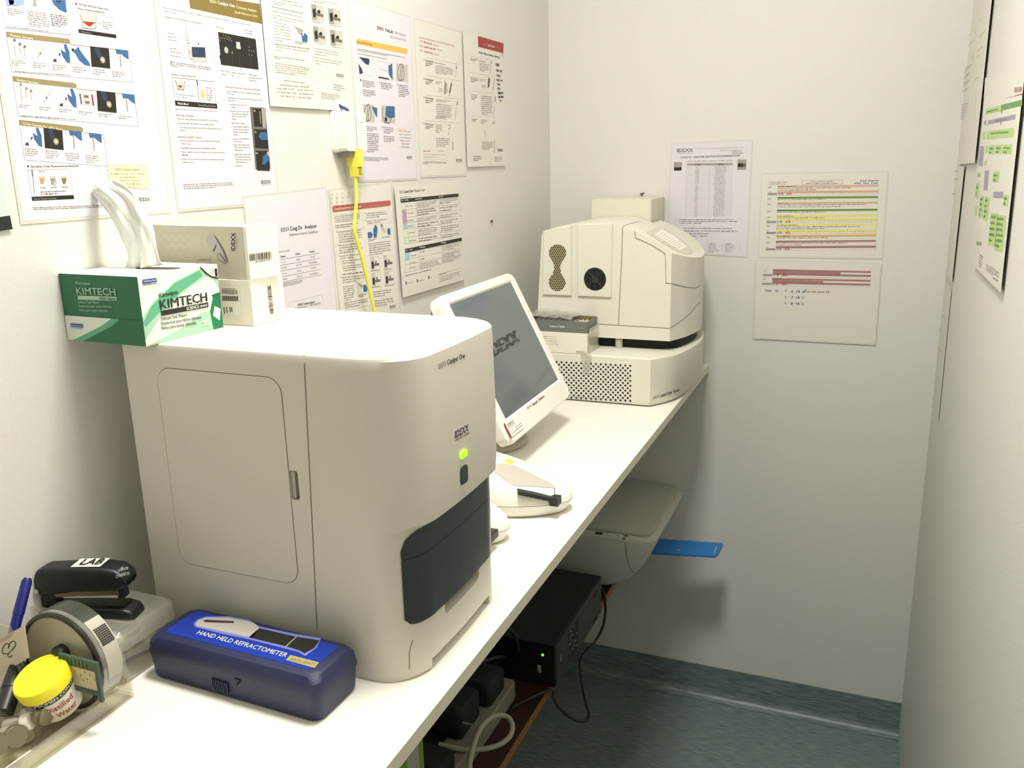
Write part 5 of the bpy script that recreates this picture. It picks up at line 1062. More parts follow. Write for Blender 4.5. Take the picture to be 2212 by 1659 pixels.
mb = MB(); mb.lathe([(.0300, .040), (.0302, .043), (.0302, .052), (.0288, .0545), (.0255, .0552), (.0250, .0545), (.0005, .0545)], Mp, mat('bright_yellow_plastic', 'F6E928', .45, bump=.2, scale=1200), 56); mb.build('lid', t, smooth=True, ang=35, origin=(.1015, .5385, ZBE + .05))
mb = MB()
def pl(a, h_, off=.0004): rr_ = .0245 + (h_ - .002) * (.0268 - .0245) / .041 + off; A = math.radians(a); return Mp @ Vector((rr_ * math.cos(A), rr_ * math.sin(A), h_))
A0, A1 = -54, 104
def band(h0, h1, m, off=.0004, a0=A0, a1=A1): 
    v = [];
    for i in range(31): a = a0 + (a1 - a0) * i / 30; v += [pl(a, h0, off), pl(a, h1, off)]
    mb.add(v, [(2 * i, 2 * i + 2, 2 * i + 3, 2 * i + 1) for i in range(30)], m)
band(.004, .031, mat('pot_label', 'E3DED0', .5)); band(.031, .039, K)
def ctext(s, a0, a1, h0, hgt, m, off=.0009, bold=True, slope=0.0):
    v, f = glyphs(s, bold); xs = [p[0] for p in v]; w0, w1 = min(xs), max(xs)
    mb.add([pl(a0 + (a1 - a0) * (x - w0) / (w1 - w0), h0 + y * hgt / .69 + slope * (x - w0) / (w1 - w0), off + k_ * 2.2e-5) for x, y, k_ in v], f, m)
ctext('SPECIMEN CONTAINER', -46, 96, .0332, .0038, WH); ctext('Distilled', -28, 42, .019, .0075, RP); ctext('Water', -12, 40, .0075, .007, RP)
mb.build('label', t, smooth=True, ang=40, origin=(.1015, .5385, ZBE + .02))
# small bottles with silver caps lying in the front bay
sil = mat('silver_cap', '98927F', .34, 1.0); gl_ = clear('vial_glass', 'E6E3D4', .5, .05, .25)
VI = [((102, 1545), .122, (-.75, .1, .65), .0100, 'small silver-capped vial leaning against the yellow-lidded pot'), ((37, 1591), .126, (-.35, .1, .93), .0108, 'small silver-capped vial whose cap faces the camera, at the tidy front'), ((68, 1556), .112, (-.85, -.1, .52), .0088, 'small white-capped vial lying between the silver-capped vials'), ((-4, 1608), .122, (-.4, .1, .9), .0105, 'small silver-capped vial cut off by the left picture edge'),
      ((60, 1600), .106, (-.3, .1, .95), .0080, 'small vial at the bottom of the heap of vials')]
for k, ((px_, py_), xp, (ar, au, ad), rr_, lb) in enumerate(VI):
    f0 = hit(px_, py_, 0, xp); f0.z = max(f0.z, ZBE + .0045 + rr_)
    dv = ray(px_, py_).normalized(); Uv = (UU - dv * UU.dot(dv)).normalized(); Rv = dv.cross(Uv).normalized(); ax_ = (Rv * ar + Uv * au + dv * ad).normalized(); ax_.z = max(ax_.z, -.35); ax_.normalize()
    t = thing('vial', tuple(f0), lb, 'vial', 'small vials in the desk tidy')
    mb = MB(); mb.tube([f0, f0 + ax_ * .001, f0 + ax_ * .007, f0 + ax_ * .008], rr_, sil if k != 2 else white_m, 24, rs=[rr_ * .93, rr_, rr_, rr_ * .95]); mb.build('cap', t, smooth=True, ang=50, origin=tuple(f0))
    mb = MB(); mb.tube([f0 + ax_ * .008, f0 + ax_ * .010, f0 + ax_ * .012, f0 + ax_ * .026, f0 + ax_ * .027], .007, gl_, 20, rs=[rr_ * .7, rr_ * .7, rr_ * .88, rr_ * .88, rr_ * .7]); mb.build('glass_body', t, smooth=True, ang=50, origin=tuple(f0))
# card with a heart
ca = px4([(-45, 1402), (53, 1351), (62.5, 1421), (-36, 1480)], 1, .545)
mb = MB(); N_ = Vector((0, -1, 0)); v = [p for p in ca] + [p + Vector((0, .0006, 0)) for p in ca]; mb.add(v, [(0, 3, 2, 1), (4, 5, 6, 7), (0, 1, 5, 4), (1, 2, 6, 5), (2, 3, 7, 6), (3, 0, 4, 7)], mat('cream_card', 'D9D0BB', .6))
pr = Pr(mb, (0, .545, 0), (0, -1, 0), off=.0003); pr.view(0, 1300, 8.295)
pr.path([(x, y) for x, y, _ in bez([(215, 955, 0), (185, 990, 0), (150, 985, 0), (140, 960, 0), (160, 915, 0), (225, 850, 0), (275, 780, 0), (270, 725, 0), (225, 710, 0), (170, 755, 0), (145, 835, 0)], 6)], 17, K, 1)
pr.path([(x, y) for x, y, _ in bez([(145, 835, 0), (165, 780, 0), (135, 750, 0), (80, 775, 0), (40, 850, 0), (45, 925, 0), (100, 930, 0), (150, 945, 0)], 6)], 17, K, 1)
pr.text('CAUTION SHARP', 8, 690, 258, 555, 20, PK, True); pr.text('CONTENTS', 0, 740, 212, 620, 20, PK, True)
o = mb.build('card', origin=(.02, .545, 1.13)); tag(o, 'cream card with a hand-drawn black heart, standing in the desk tidy', 'card')
# pens
def pen(name, a, b_, r_, m, lb, capm=None):
    t_ = thing(name, tuple(b_), lb, 'pen'); d = (a - b_).normalized(); L = (a - b_).length
    q = MB(); q.tube([b_, b_ + d * L * .45], r_ * .92, m, 16); q.build('barrel', t_, smooth=True, ang=50, origin=tuple(b_))
    q = MB(); q.tube([b_ + d * L * .45, b_ + d * (L - .004), a], r_, capm or m, 16, rs=[r_, r_ * .92, r_ * .6]); q.build('cap', t_, smooth=True, ang=50, origin=tuple(b_))
pb = mat('dark_blue_pen', '1B1F6E', .3)
a = hit(60, 1248, 0, .033); b_ = hit(22, 1395, 0, .040); pen('marker_pen', Vector(a), Vector((b_.x, b_.y, max(b_.z, ZBE + .01))), .0058, pb, 'dark blue capped pen standing behind the cream card')
a = hit(44, 1432, 0, .050); b_ = hit(8, 1540, 0, .072); pen('marker_pen', Vector(a), Vector((b_.x, b_.y, max(b_.z, ZBE + .0125))), .0105, mat('dark_marker', '2A2622', .4), 'thick dark marker below the cream card at the left edge')

# lidded clear box under the stapler
t = thing('storage_box', (.06, .66, ZBE), 'clear lidded plastic box of white packets under the stapler', 'box')
def rb3(z, i, r_=.014): return [Vector((a, b_, z)) for a, b_ in rrect(.004 + i, .117 - i, .617 + i, .714 - i, r_, 6)]
z = ZBE + .0004
mb = MB(); mb.loft([rb3(z, .003), rb3(z + .002, .001), rb3(z + .040, 0)], clm); mb.build('box_body', t, smooth=True, ang=40, origin=(.06, .665, z))
mb = MB(); mb.loft([rb3(z + .0402, -.001), rb3(z + .058, .0005), rb3(z + .062, .004)], clm); mb.build('box_lid', t, smooth=True, ang=40, origin=(.06, .665, z + .04))
pk = mat('white_sachet', 'F0EDE4', .6, bump=.4, scale=40)
for k, (x, y, zz, rz) in enumerate(((.05, .648, .006, .2), (.055, .685, .006, -.3), (.05, .66, .016, .5), (.058, .672, .026, -.15), (.06, .655, .036, .1))):
    Mk = boxM(x, y, ZBE + zz, rz); mb = MB(); mb.loft([[Mk @ Vector((a, b_, q)) for a, b_ in rrect(-.035, .035, -.018, .018, .004, 3)] for q in (0, .004, .008)], pk)
    o = mb.build('sachet', smooth=True, ang=50, origin=(x, y, ZBE + zz)); tag(o, 'white sachet inside the clear lidded box', 'sachet', 'white sachets in the clear box')
# stapler
t = thing('stapler', (.05, .68, ZBE + .06), 'black stapler with white paper label, lying on the clear box', 'stapler')
d2 = Vector((.925, .38, 0)).normalized(); ang_ = math.atan2(.30, .95); Ms = Matrix.Translation((.001, .6345, ZBE + .0628)) @ Matrix.Rotation(ang_, 4, 'Z') @ Matrix.Diagonal((.93, .95, 1, 1))
def sr(x, w0, z0, z1, r_=.004): return [Ms @ Vector((x, a, b_)) for a, b_ in rrect(-w0, w0, z0, z1, r_, 4)]
mb = MB(); mb.loft([sr(.000, .010, .001, .010), sr(.004, .0145, 0, .013), (sr(.05, .0150, 0, .014)), sr(.100, .0160, 0, .014), sr(.112, .0155, 0, .011), sr(.117, .012, 0, .006, .002)], black_m); bs = mb.build('stapler_base', t, smooth=True, ang=45, origin=(.05, .67, ZBE + .06))
mb = MB(); mb.box(.078, .104, -.009, .009, .0141, .0150, mat('anvil_steel', '4A4638', .35, .9), Ms); mb.build('anvil', bs, origin=(.09, .67, ZBE + .075))
Mh = Ms @ Matrix.Translation((-.002, 0, .026)) @ Matrix.Rotation(math.radians(-3.0), 4, 'Y')
def sh(x, w0, z0, z1, r_=.006): return [Mh @ Vector((x, a, b_)) for a, b_ in rrect(-w0, w0, z0, z1, r_, 5)]
mb = MB(); mb.loft([sh(-.004, .010, .006, .022), sh(.003, .0135, .000, .031), sh(.012, .0145, .001, .034), sh(.05, .0150, .004, .034), sh(.085, .0160, .004, .033), sh(.104, .0165, .004, .030), sh(.114, .0150, .007, .023), sh(.1165, .011, .010, .017)], black_m); hd = mb.build('handle', t, smooth=True, ang=40, origin=(.05, .67, ZBE + .09))
mb = MB(); mb.box(.010, .100, -.0065, .0065, -.004, .003, mat('magazine_steel', '8C8774', .3, .8), Mh); mb.box(.098, .106, -.006, .006, -.008, .004, black_m, Mh); mb.build('staple_magazine', t, origin=(.05, .67, ZBE + .08))
mb = MB(); mb.prism(rrect(-.002, .016, .006, .026, .004), -.0075, .0075, black_m, axis='y', M=Ms); mb.build('hinge', t, origin=(.01, .64, ZBE + .08))
mb = MB(); mb.cyl(Mh @ Vector((.001, -.0142, .008)), Mh @ Vector((.001, -.0158, .008)), .0028, mat('rivet', 'C9C5B6', .3, .8), n=14); mb.build('rivet', hd, smooth=True, origin=(.0, .63, ZBE + .09))
mb = MB(); lw = [Mh @ Vector(p) for p in ((.048, -.0158, .029), (.048, -.010, .0346), (.048, .012, .0346), (.086, .012, .0340), (.086, -.011, .0340), (.086, -.0166, .028))]
mb.add(lw, [(1, 2, 3, 4)], mat('white_paper_label', 'E9E4D4', .6))
v, f = glyphs('LAB', True); xs = [p[0] for p in v]; mb.add([Mh @ Vector((.086 - (p[0] - min(xs)) / (max(xs) - min(xs)) * .030, .009 - p[1] * .022, .0354)) for p in v], [tuple(reversed(q)) for q in f], K) if False else mb.add([Mh @ Vector((.056 + (p[0] - min(xs)) / (max(xs) - min(xs)) * .028, -.006 + p[1] * .022, .0354)) for p in v], f, K)
mb.build('paper_label', hd, origin=(.06, .66, ZBE + .12))
mb = MB()
Bd = bvh(hd)
wl = mat('print_pale_grey', '9A9C98', .5)
stext(mb, Bd, 'office', 255, 1236, 277, 1230, 8, wl, True); stext(mb, Bd, 'choice', 250, 1249, 279, 1241, 9, wl, True)
if False: pr = Pr(mb, Mh @ Vector((.102, -.0178, .015)), Mh.to_3x3() @ Vector((.10, -1, .12)), off=0); pr.view(0, 1150, 3.26)
ink(hd, mb)

# ================================================================== touch monitor
mx_, my_, mz_ = .2036, 1.5394, 1.2369; tl = .4684
Mm = Matrix.Translation((mx_, my_, mz_)) @ Matrix.Rotation(math.radians(90.99), 4, 'Z') @ Matrix.Rotation(-tl, 4, 'X')
# local: x = width, -y = towards viewer, z = up the panel
t = thing('monitor', (mx_ - .02, my_, ZBE), 'white touch monitor tilted back on a round foot, dark screen', 'monitor')
bez_m = mat('monitor_white', 'EDEAE0', .35); 
def mp_(x, y, z): return Mm @ Vector((x, y, z))
def mr(y, x0, x1, z0, z1, r_): return [mp_(a, y, b_) for a, b_ in rrect(x0, x1, z0, z1, r_, 5)]
mb = MB()
ox0, ox1, oz0, oz1 = -.1795, .1795, -.1600, .1350
rings = [mr(.030, ox0 + .012, ox1 - .012, oz0 + .012, oz1 - .012, .02), mr(.022, ox0 + .001, ox1 - .001, oz0 + .001, oz1 - .001, .02), mr(.002, ox0, ox1, oz0, oz1, .018), mr(-.004, ox0 + .004, ox1 - .004, oz0 + .004, oz1 - .004, .016), mr(-.0045, -.156, .156, -.118, .118, .003), mr(-.0015, -.1525, .1525, -.1145, .1145, .002)]
mb.loft(rings, bez_m, cap1=False); bz_ = mb.build('bezel', t, smooth=True, ang=35, origin=(mx_, my_, mz_))
mb = MB(); mb.loft([mr(-.0012, -.1527, .1527, -.1147, .1147, .002), mr(.004, -.1527, .1527, -.1147, .1147, .002)][::-1], mat('screen_glass', '5E666A', .12, coat=.3, var=.03, vscale=6))
pr = Pr(mb, mp_(0, -.0012, 0), Mm.to_3x3() @ Vector((0, -1, 0)), up=tuple(Mm.to_3x3() @ Vector((0, 0, 1))), off=.0001); pr.view(900, 560, 3.95)
LGO = mat('screen_logo', '505750', .12)
def ptext(pr, s, x0, y0, x1, y1, xt, yt, m, bold=True, l=1):
    a0, a1 = pr.at(x0, y0, l), pr.at(x1, y1, l); v, f = glyphs(s, bold); xs = [p[0] for p in v]; r = (a1 - a0) / (max(xs) - min(xs)); u = (pr.at(xt, yt, l) - a0) / .69
    pr.mb.add([a0 + r * (p[0] - min(xs)) + u * p[1] for p in v], f, m)
for k_, sh_ in enumerate((-7, -3.5, 0, 3.5, 7)): ptext(pr, 'IDEXX', 640 + sh_, 848 - sh_ * .6, 880 + sh_, 700 - sh_ * .6, 595 + sh_, 742 - sh_ * .6, LGO, l=1 + k_ * .3)
pr.line(660, 778, 868, 664, 9, MATS['screen_glass'], 4)
mb.build('screen', t, origin=(mx_, my_, mz_))
mb = MB(); mb.loft([mr(.058, -.11, .11, -.10, .085, .03), mr(.052, -.150, .150, -.135, .112, .03), mr(.031, ox0 + .010, ox1 - .010, oz0 + .010, oz1 - .010, .02)], greyp_m); mb.build('back_shell', t, smooth=True, ang=50, origin=(mx_, my_, mz_))
mb = MB(); pr = Pr(mb, mp_(0, -.0046, 0), Mm.to_3x3() @ Vector((0, -1, 0)), up=tuple(Mm.to_3x3() @ Vector((0, 0, 1))), off=.0001); pr.view(900, 560, 3.95)
ptext(pr, 'IDEXX', 948, 1282, 982, 1256, 942, 1262, G, False); ptext(pr, 'VetLab', 988, 1258, 1034, 1222, 982, 1232, K); ptext(pr, 'Station', 1042, 1212, 1092, 1176, 1036, 1188, K)
ink(bz_, mb)
st = tag(MB().build('x'), 'x') if False else None
mb = MB(); pr = Pr(mb, mp_(0, -.0062, 0), Mm.to_3x3() @ Vector((0, -1, 0)), up=tuple(Mm.to_3x3() @ Vector((0, 0, 1))), off=.0); pr.view(1060, 890, 16.59)
stk = mat('sticker_white', 'F0EDE2', .4)
pr.poly([(510, 300), (900, 75), (940, 85), (1190, 530), (1180, 570), (765, 900), (720, 935), (700, 920), (465, 430), (480, 410)], stk)
pr.poly([(465, 430), (480, 408), (510, 405), (765, 905), (722, 938), (700, 922)], RD, 1)
ptext(pr, 'IDEXX', 640, 540, 845, 375, 590, 440, K, True, 2); pr.line(630, 500, 830, 345, 14, stk, 3); ptext(pr, 'LABORATORIES', 675, 600, 885, 415, 660, 570, PK, True, 2)
ptext(pr, '1300 44 33 99', 880, 580, 1100, 410, 862, 545, RD, True, 2); ptext(pr, '0800 102 084', 920, 660, 1135, 488, 900, 625, RD, True, 2); ptext(pr, 'Australia', 722, 705, 820, 628, 712, 685, G, True, 2); ptext(pr, 'New Zealand', 765, 785, 900, 672, 752, 765, G, True, 2)
mb.build('support_sticker', t, origin=(mx_, my_, mz_ - .16))
mb = MB(); bx_, by_ = .175, 1.545
mb.lathe([(.0005, .0), (.062, 0), (.065, .003), (.0645, .008), (.060, .0125), (.03, .0165), (.0005, .017)], Matrix.Translation((bx_, by_, ZBE + .0002)) @ Matrix.Scale(1.0, 4), greyp_m, 56)
mb.v = [(bx_ + (x - bx_) * .9, by_ + (y - by_) * 1.15, z) for x, y, z in mb.v]; mb.build('foot', t, smooth=True, ang=40, origin=(bx_, by_, ZBE))
mb = MB(); mb.tube([Vector((bx_ - .01, by_, ZBE + .012)), Vector((bx_ - .018, by_, ZBE + .07)), mp_(0, .058, -.02)], .022, greyp_m, 24, rs=[.030, .022, .028]); mb.build('neck', t, smooth=True, ang=50, origin=(bx_, by_, ZBE + .05))

# ================================================================== white strip readers
def reader(name, lb, x0, x1, y0, y1, full=True):
    cx, cy = (x0 + x1) / 2, (y0 + y1) / 2; t_ = thing(name, (cx, cy, ZBE), lb, 'analyser')
    hx, hy = (x1 - x0) / 2, (y1 - y0) / 2
    def ring(z, sx, sy, ox=0.0, n=40, px=2.5):
        out = []
        for k in range(n):
            a = 2 * math.pi * k / n; c_, s_ = math.cos(a), math.sin(a)
            x = math.copysign(abs(c_) ** (2 / px), c_); y = math.copysign(abs(s_) ** (2 / px), s_)
            tp = 1 - .38 * max(0, x) ** 2
            out.append(Vector((cx + ox + hx * sx * x, cy + hy * sy * y * tp, z)))
        return out
    def topz(p, base, k): # falls away to the front tip
        u = (p.x - x0) / (x1 - x0); return base - k * max(0, u - .2) ** 1.25
    mb = MB(); rs_ = [ring(ZBE + .0003, .86, .86), ring(ZBE + .004, .92, .92), ring(ZBE + .015, .985, .985), ring(ZBE + .022, 1, 1)]
    mb.loft(rs_, white_m); mb.build('lower_shell', t_, smooth=True, ang=50, origin=(cx, cy, ZBE))
    mb = MB(); rr_ = [ring(ZBE + .0225, 1, 1)]
    for z, s_, kk in ((.034, .99, .010), (.052, .955, .024), (.066, .88, .040), (.076, .74, .052), (.082, .5, .058), (.084, .2, .060)):
        r0 = ring(ZBE + z, s_, s_, ox=-.01 * (1 - s_)); r1 = []
        for p in r0: q = p.copy(); q.z = max(ZBE + .0235 + (s_ < .97) * .002, ZBE + z - kk * max(0, (p.x - x0) / (x1 - x0) - .25) ** 1.1); r1.append(q)
        rr_.append(r1)
    mb.loft(rr_, white_m); us = mb.build('upper_shell', t_, smooth=True, ang=60, origin=(cx, cy, ZBE + .04))
    mb = MB(); g1 = ring(ZBE + .0222, 1.001, 1.001); g2 = ring(ZBE + .0228, 1.001, 1.001); mb.loft([g1, g2], seam_m, cap0=False, cap1=False); mb.build('seam', t_, origin=(cx, cy, ZBE + .022))
    return t_, us
RX0, RX1, RY0, RY1 = .165, .4285, 1.185, 1.330
t, us = reader('strip_reader', 'white rounded strip reader with yellow button and black tray', RX0, RX1, RY0, RY1)
Bu = bvh(us)
mk = MB(); sc = [(1068, 1004), (1085, 1001), (1104, 1003), (1130, 1014), (1160, 1030), (1190, 1044), (1200, 1052), (1198, 1055), (1160, 1052), (1110, 1050), (1095, 1040), (1078, 1028), (1068, 1020)]
def skin(mb_, bv, poly_, m, off=.0006, step=3.0):
    """lay a thin skin on a curved surface inside a photo outline"""
    xs = [p[0] for p in poly_]; ys_ = [p[1] for p in poly_]
    def inside(x, y):
        c_ = False; j = len(poly_) - 1
        for i in range(len(poly_)):
            xi, yi = poly_[i]; xj, yj = poly_[j]
            if (yi > y) != (yj > y) and x < (xj - xi) * (y - yi) / (yj - yi) + xi: c_ = not c_
            j = i
        return c_
    nx = int((max(xs) - min(xs)) / step) + 1; ny = int((max(ys_) - min(ys_)) / step) + 1; idx = {}
    def vtx(i, j):
        if (i, j) not in idx:
            p = proj(bv, min(xs) + i * step, min(ys_) + j * step, off); idx[(i, j)] = None if p is None else len(mb_.v)
            if p is not None: mb_.v.append(tuple(p))
        return idx[(i, j)]
    k = mb_.mid(m)
    for i in range(nx):
        for j in range(ny):
            if inside(min(xs) + (i + .5) * step, min(ys_) + (j + .5) * step):
                q = [vtx(i, j), vtx(i, j + 1), vtx(i + 1, j + 1), vtx(i + 1, j)]
                if None not in q: mb_.f.append(q); mb_.mi.append(k)
skin(mk, Bu, sc, mat('scoop_grey', 'B9B3A6', .5), step=1.0); mk.build('scoop', t, smooth=True, ang=180, origin=(.3, 1.25, ZBE + .06))
p = proj(Bu, 1100, 997, .0); r = Bu.ray_cast(CAM, ray(1100, 997).normalized()); n_ = r[1] if r[1].dot(CAM - r[0]) > 0 else -r[1]
Mb = Matrix.Translation(p) @ n_.to_track_quat('Z', 'Y').to_matrix().to_4x4()
mb = MB(); mb.lathe([(.0005, .002), (.0065, .002), (.0075, .0008), (.0075, -.001)], Mb, mat('yellow_button', 'F3C53A', .4), 24); mb.build('button', t, smooth=True, origin=tuple(p))
mb = MB(); a = hit(1118, 1058, 2, ZBE + .052); b_ = hit(1206, 1076, 2, ZBE + .033); d = (b_ - a); s_ = Vector((d.y, -d.x, 0)).normalized() * .007
mb.add([a + s_, a - s_, b_ - s_, b_ + s_] + [p - Vector((0, 0, .006)) for p in (a + s_, a - s_, b_ - s_, b_ + s_)], [(0, 1, 2, 3), (7, 6, 5, 4), (0, 4, 5, 1), (1, 5, 6, 2), (2, 6, 7, 3), (3, 7, 4, 0)], black_m)
c = b_ - d.normalized() * .008; mb.box(c.x - .004, c.x + .010, c.y - .009, c.y + .009, c.z - .012, c.z + .0015, black_m); mb.cyl(c + Vector((0, .006, 0)), c + Vector((0, .006, .013)), .0006, black_m, n=8)
mb.build('strip_tray', t, origin=tuple(b_))
t, us = reader('strip_reader', 'white rounded reader with black slot, mostly hidden behind the big analyser', .175, .3765, 1.062, 1.170)
mb = MB(); a = hit(1062, 1166, 1, 1.070); mb.box(.352, .370, 1.066, 1.092, ZBE + .018, ZBE + .030, black_m); mb.build('slot', t, bevel=.001, origin=(.36, 1.07, ZBE + .02))

# ================================================================== laser blood analyser: base unit
BO = [(.4057, 1.893), (.4336, 1.931), (.4496, 1.962), (.461, 2.007), (.4695, 2.06), (.4735, 2.11), (.4735, 2.16), (.466, 2.22), (.45, 2.28), (.43, 2.335)]
BO2 = [(p.x, p.y) for p in bez([(x, y, 0) for x, y in BO], 4)]
t = thing('computer_base', (.23, 2.1, ZBE), 'ivory bow-fronted base unit with perforated side, under the blood analyser', 'computer')
z0, z1 = ZBE + .0035, 1.1468
def bring(z, dx, ins=0.0):
    pts = [(.022 + ins, 1.893 + ins)] + [(x - ins + dx * (.2 + .8 * min(1, i / 8)), max(y, 1.893 + ins)) for i, (x, y) in enumerate(BO2)] + [(.022 + ins, 2.335 - ins)]
    return [Vector((x, y, z)) for x, y in pts]
mb = MB(); mb.loft([bring(z0, -.004, .004), bring(z0 + .012, .0, .0), bring(z1 - .003, 0, 0), bring(z1, 0, .003)], lc_m)
pr = Pr(mb, (0, 1.893, 1.1), (0, -1, 0), off=.0003); pr.view(1130, 400, 3.319)
hl = mat('perforation_dark', '17130A', .8)
for i in range(33):
    for j in range(15):
        x = 205 + i * 17.6; 
        if (i + j) % 2: continue
        y = 1266 + j * 17.9 + (x - 205) * .052 + 0
        if x > 788: continue
        pr.disc(x, y, 7.6, hl, 0, 12)
hous = mb.build('housing', t, smooth=True, ang=35, origin=(.23, 2.1, z0))
for x, y in ((.05, 1.92), (.39, 1.92), (.05, 2.31), (.41, 2.31)): mb = MB(); mb.cyl((x, y, ZBE), (x, y, ZBE + .006), .009, black_m, n=16); mb.build('rubber_foot', t, origin=(x, y, ZBE))
# lettering on the bow front: find the surface
mb = MB(); hs = MB(); hs.loft([bring(z0, 0), bring(z1, 0)], lc_m); tmp = hs.build('tmp'); Bb = bvh(tmp); bpy.data.objects.remove(tmp)
stext(mb, Bb, 'IDEXX', 1410.5, 863, 1424.5, 859, 6.5, G); stext(mb, Bb, 'LaserCyte', 1426.5, 858, 1451.5, 850.5, 7, K, True); stext(mb, Bb, 'Computer', 1454.5, 848.5, 1468, 844, 5.5, K, True)
ink(hous, mb)
# black block in place of the dark gap between base and head
t = thing('blood_analyser', (.23, 2.1, 1.147), 'tall ivory blood analyser with fan, sloping hood and peanut-shaped grille', 'analyser')
HY = 1.977; zh = 1.1716
HO = [(.4299, HY), (.4419, 2.0056), (.4541, 2.0376), (.4628, 2.0783), (.4690, 2.115), (.4700, 2.15), (.4665, 2.19), (.455, 2.24), (.43, 2.29)]
HO = [(p.x, p.y) for p in bez([(x, y, 0) for x, y in HO], 4)]
pts = [(.15, 2.0), (.40, 2.0)] + [(x - .012, y) for x, y in HO if y > 2.02] + [(.15, 2.28)]
mb.prism(pts, 1.1475, zh, blackm_m) if False else None
mb = MB(); mb.prism(pts, 1.1475, zh, blackm_m); mb.build('gap_block', t, smooth=True, origin=(.3, 2.1, 1.16))
mb = MB(); mb.cyl((.305, 1.990, 1.147), (.305, 1.990, zh), .009, greyp_m, n=20); mb.build('levelling_foot', t, smooth=True, origin=(.305, 1.99, 1.16))
prof = [(.0985, zh), (.52, zh), (.52, 1.318), (.4700, 1.3520), (.4314, 1.3755), (.4018, 1.3966), (.3802, 1.4088), (.3431, 1.4248), (.3146, 1.4344), (.2936, 1.4417), (.2423, 1.4435), (.1946, 1.440), (.15, 1.432), (.1197, 1.4226), (.1155, 1.412), (.1024, 1.2297)]
mb = MB(); mb.prism(prof, HY, 2.285, lc_m, axis='y'); hd = mb.build('head_casing', t, origin=(.3, 2.1, 1.18))
c = MB(); c.prism([(.05, HY - .01), (.4299, HY - .01)] + HO + [(.333, 2.29), (.333, 2.196), (.05, 2.196)], 1.1, 1.6, lc_m); boolean(hd, c, 'INTERSECT'); resmooth(hd, 25)
Bh = bvh(hd)
mk = MB()
for pts, w in (([(1345, 491), (1343, 560), (1339, 640), (1336, 701)], .0014), ([(1344.5, 489.5), (1355, 485), (1370, 481), (1384, 478.2)], .001), ([(1371.5, 500), (1372.6, 514)], .0014), ([(1372.6, 514), (1390, 521), (1408, 530), (1424, 539.5), (1437, 548.5)], .0014), ([(1437, 548.5), (1438, 580), (1438.6, 611.5)], .001), ([(1438.6, 611.5), (1449, 612.5), (1470, 617.5), (1490, 621.5), (1503, 622), (1512, 617)], .0014), ([(1292.7, 699.8), (1360, 704), (1446.5, 709)], .0012), ([(1446.5, 709), (1470, 694), (1490, 677), (1511, 653)], .0012)):
    ribbon(mk, Bh, pts, w, seam_m, off=.0006)
ink(hd, mk)
# raised side panels, grille and fan
def sidepanel(name, xa, xb, zb0, ztops, parent):
    mb_ = MB(); pts = [(xa, zb0), (xb, zb0)] + ztops; mb_.prism(pts, (HY - .0055), (HY + .0002), lc_m, axis='y'); return mb_.build(name, parent, bevel=.0012, origin=((xa + xb) / 2, 1.93, 1.3))
q = [hit(x, y, 1, (HY - .0055)) for x, y in ((1172, 636), (1234, 639), (1238, 487), (1174, 500), (1248, 640), (1320, 642), (1325, 483), (1250.5, 485))]
p1 = sidepanel('grille_panel', q[0].x, q[1].x, (q[0].z + q[1].z) / 2, [(q[1].x + .001, q[2].z), (q[3].x, q[3].z)], t)
p2 = sidepanel('fan_panel', q[4].x, q[5].x, (q[4].z + q[5].z) / 2, [(q[5].x + .001, q[6].z), (q[4].x, q[7].z)], t)
mb = MB(); pr = Pr(mb, (0, (HY - .0055), 1.3), (0, -1, 0), off=.0003); pr.view(1160, 510, 10.37)
out = []
for k in range(-20, 201): pass
C1, C2 = (460, 375), (450, 1040)
def pea():
    pts = []
    for k in range(25): a = math.radians(215 - k * (250 / 24)); pts.append((C1[0] + 192 * math.cos(a), C1[1] - 188 * math.sin(a)))
    pts += [(540, 600), (524, 680), (518, 740), (535, 830)]
    for k in range(25): a = math.radians(35 - k * (250 / 24)); pts.append((C2[0] + 188 * math.cos(a), C2[1] - 186 * math.sin(a)))
    pts += [(365, 830), (385, 740), (382, 670), (368, 600)]
    return pts
pk_ = pea(); pr.poly(pk_, mat('grille_bronze', 'A39A78', .5), 0)
def inpoly(x, y, P):
    c_ = False; j = len(P) - 1
    for i in range(len(P)):
        if (P[i][1] > y) != (P[j][1] > y) and x < (P[j][0] - P[i][0]) * (y - P[i][1]) / (P[j][1] - P[i][1]) + P[i][0]: c_ = not c_
        j = i
    return c_
for j in range(28):
    for i in range(10):
        x = 260 + i * 44 + (22 if j % 2 else 0); y = 215 + j * 40
        if inpoly(x, y, pk_): pr.disc(x, y, 16.5, hl, 1, 8)
mb.build('grille', p1, origin=(.17, 1.924, 1.33))
mb = MB(); pr = Pr(mb, (0, (HY - .0055), 1.3), (0, -1, 0), off=.0003); pr.view(1160, 510, 10.37)
pr.disc(1297, 964, 258, blackm_m, 0, 48)
fg = mat('fan_dark_grey', '2E2D26', .4)
c = pr.at(1297, 964); R_ = (pr.at(1555, 964) - c).length
for q_, w in ((.84, .0012), (.60, .0012), (.36, .0012)):
    pts = [c + Vector((math.cos(a) * R_ * q_, -.0015, math.sin(a) * R_ * q_)) for a in [2 * math.pi * k / 36 for k in range(37)]]; mb.tube(pts, .0008, fg, 6)
for a in (45, 135, 225, 315): A = math.radians(a); mb.tube([c + Vector((math.cos(A) * R_ * q_, -.0018, math.sin(A) * R_ * q_)) for q_ in (.18, .97)], .0009, fg, 6)
mb.cyl(c + Vector((0, .0002, 0)), c + Vector((0, -.0022, 0)), R_ * .30, fg, n=28)
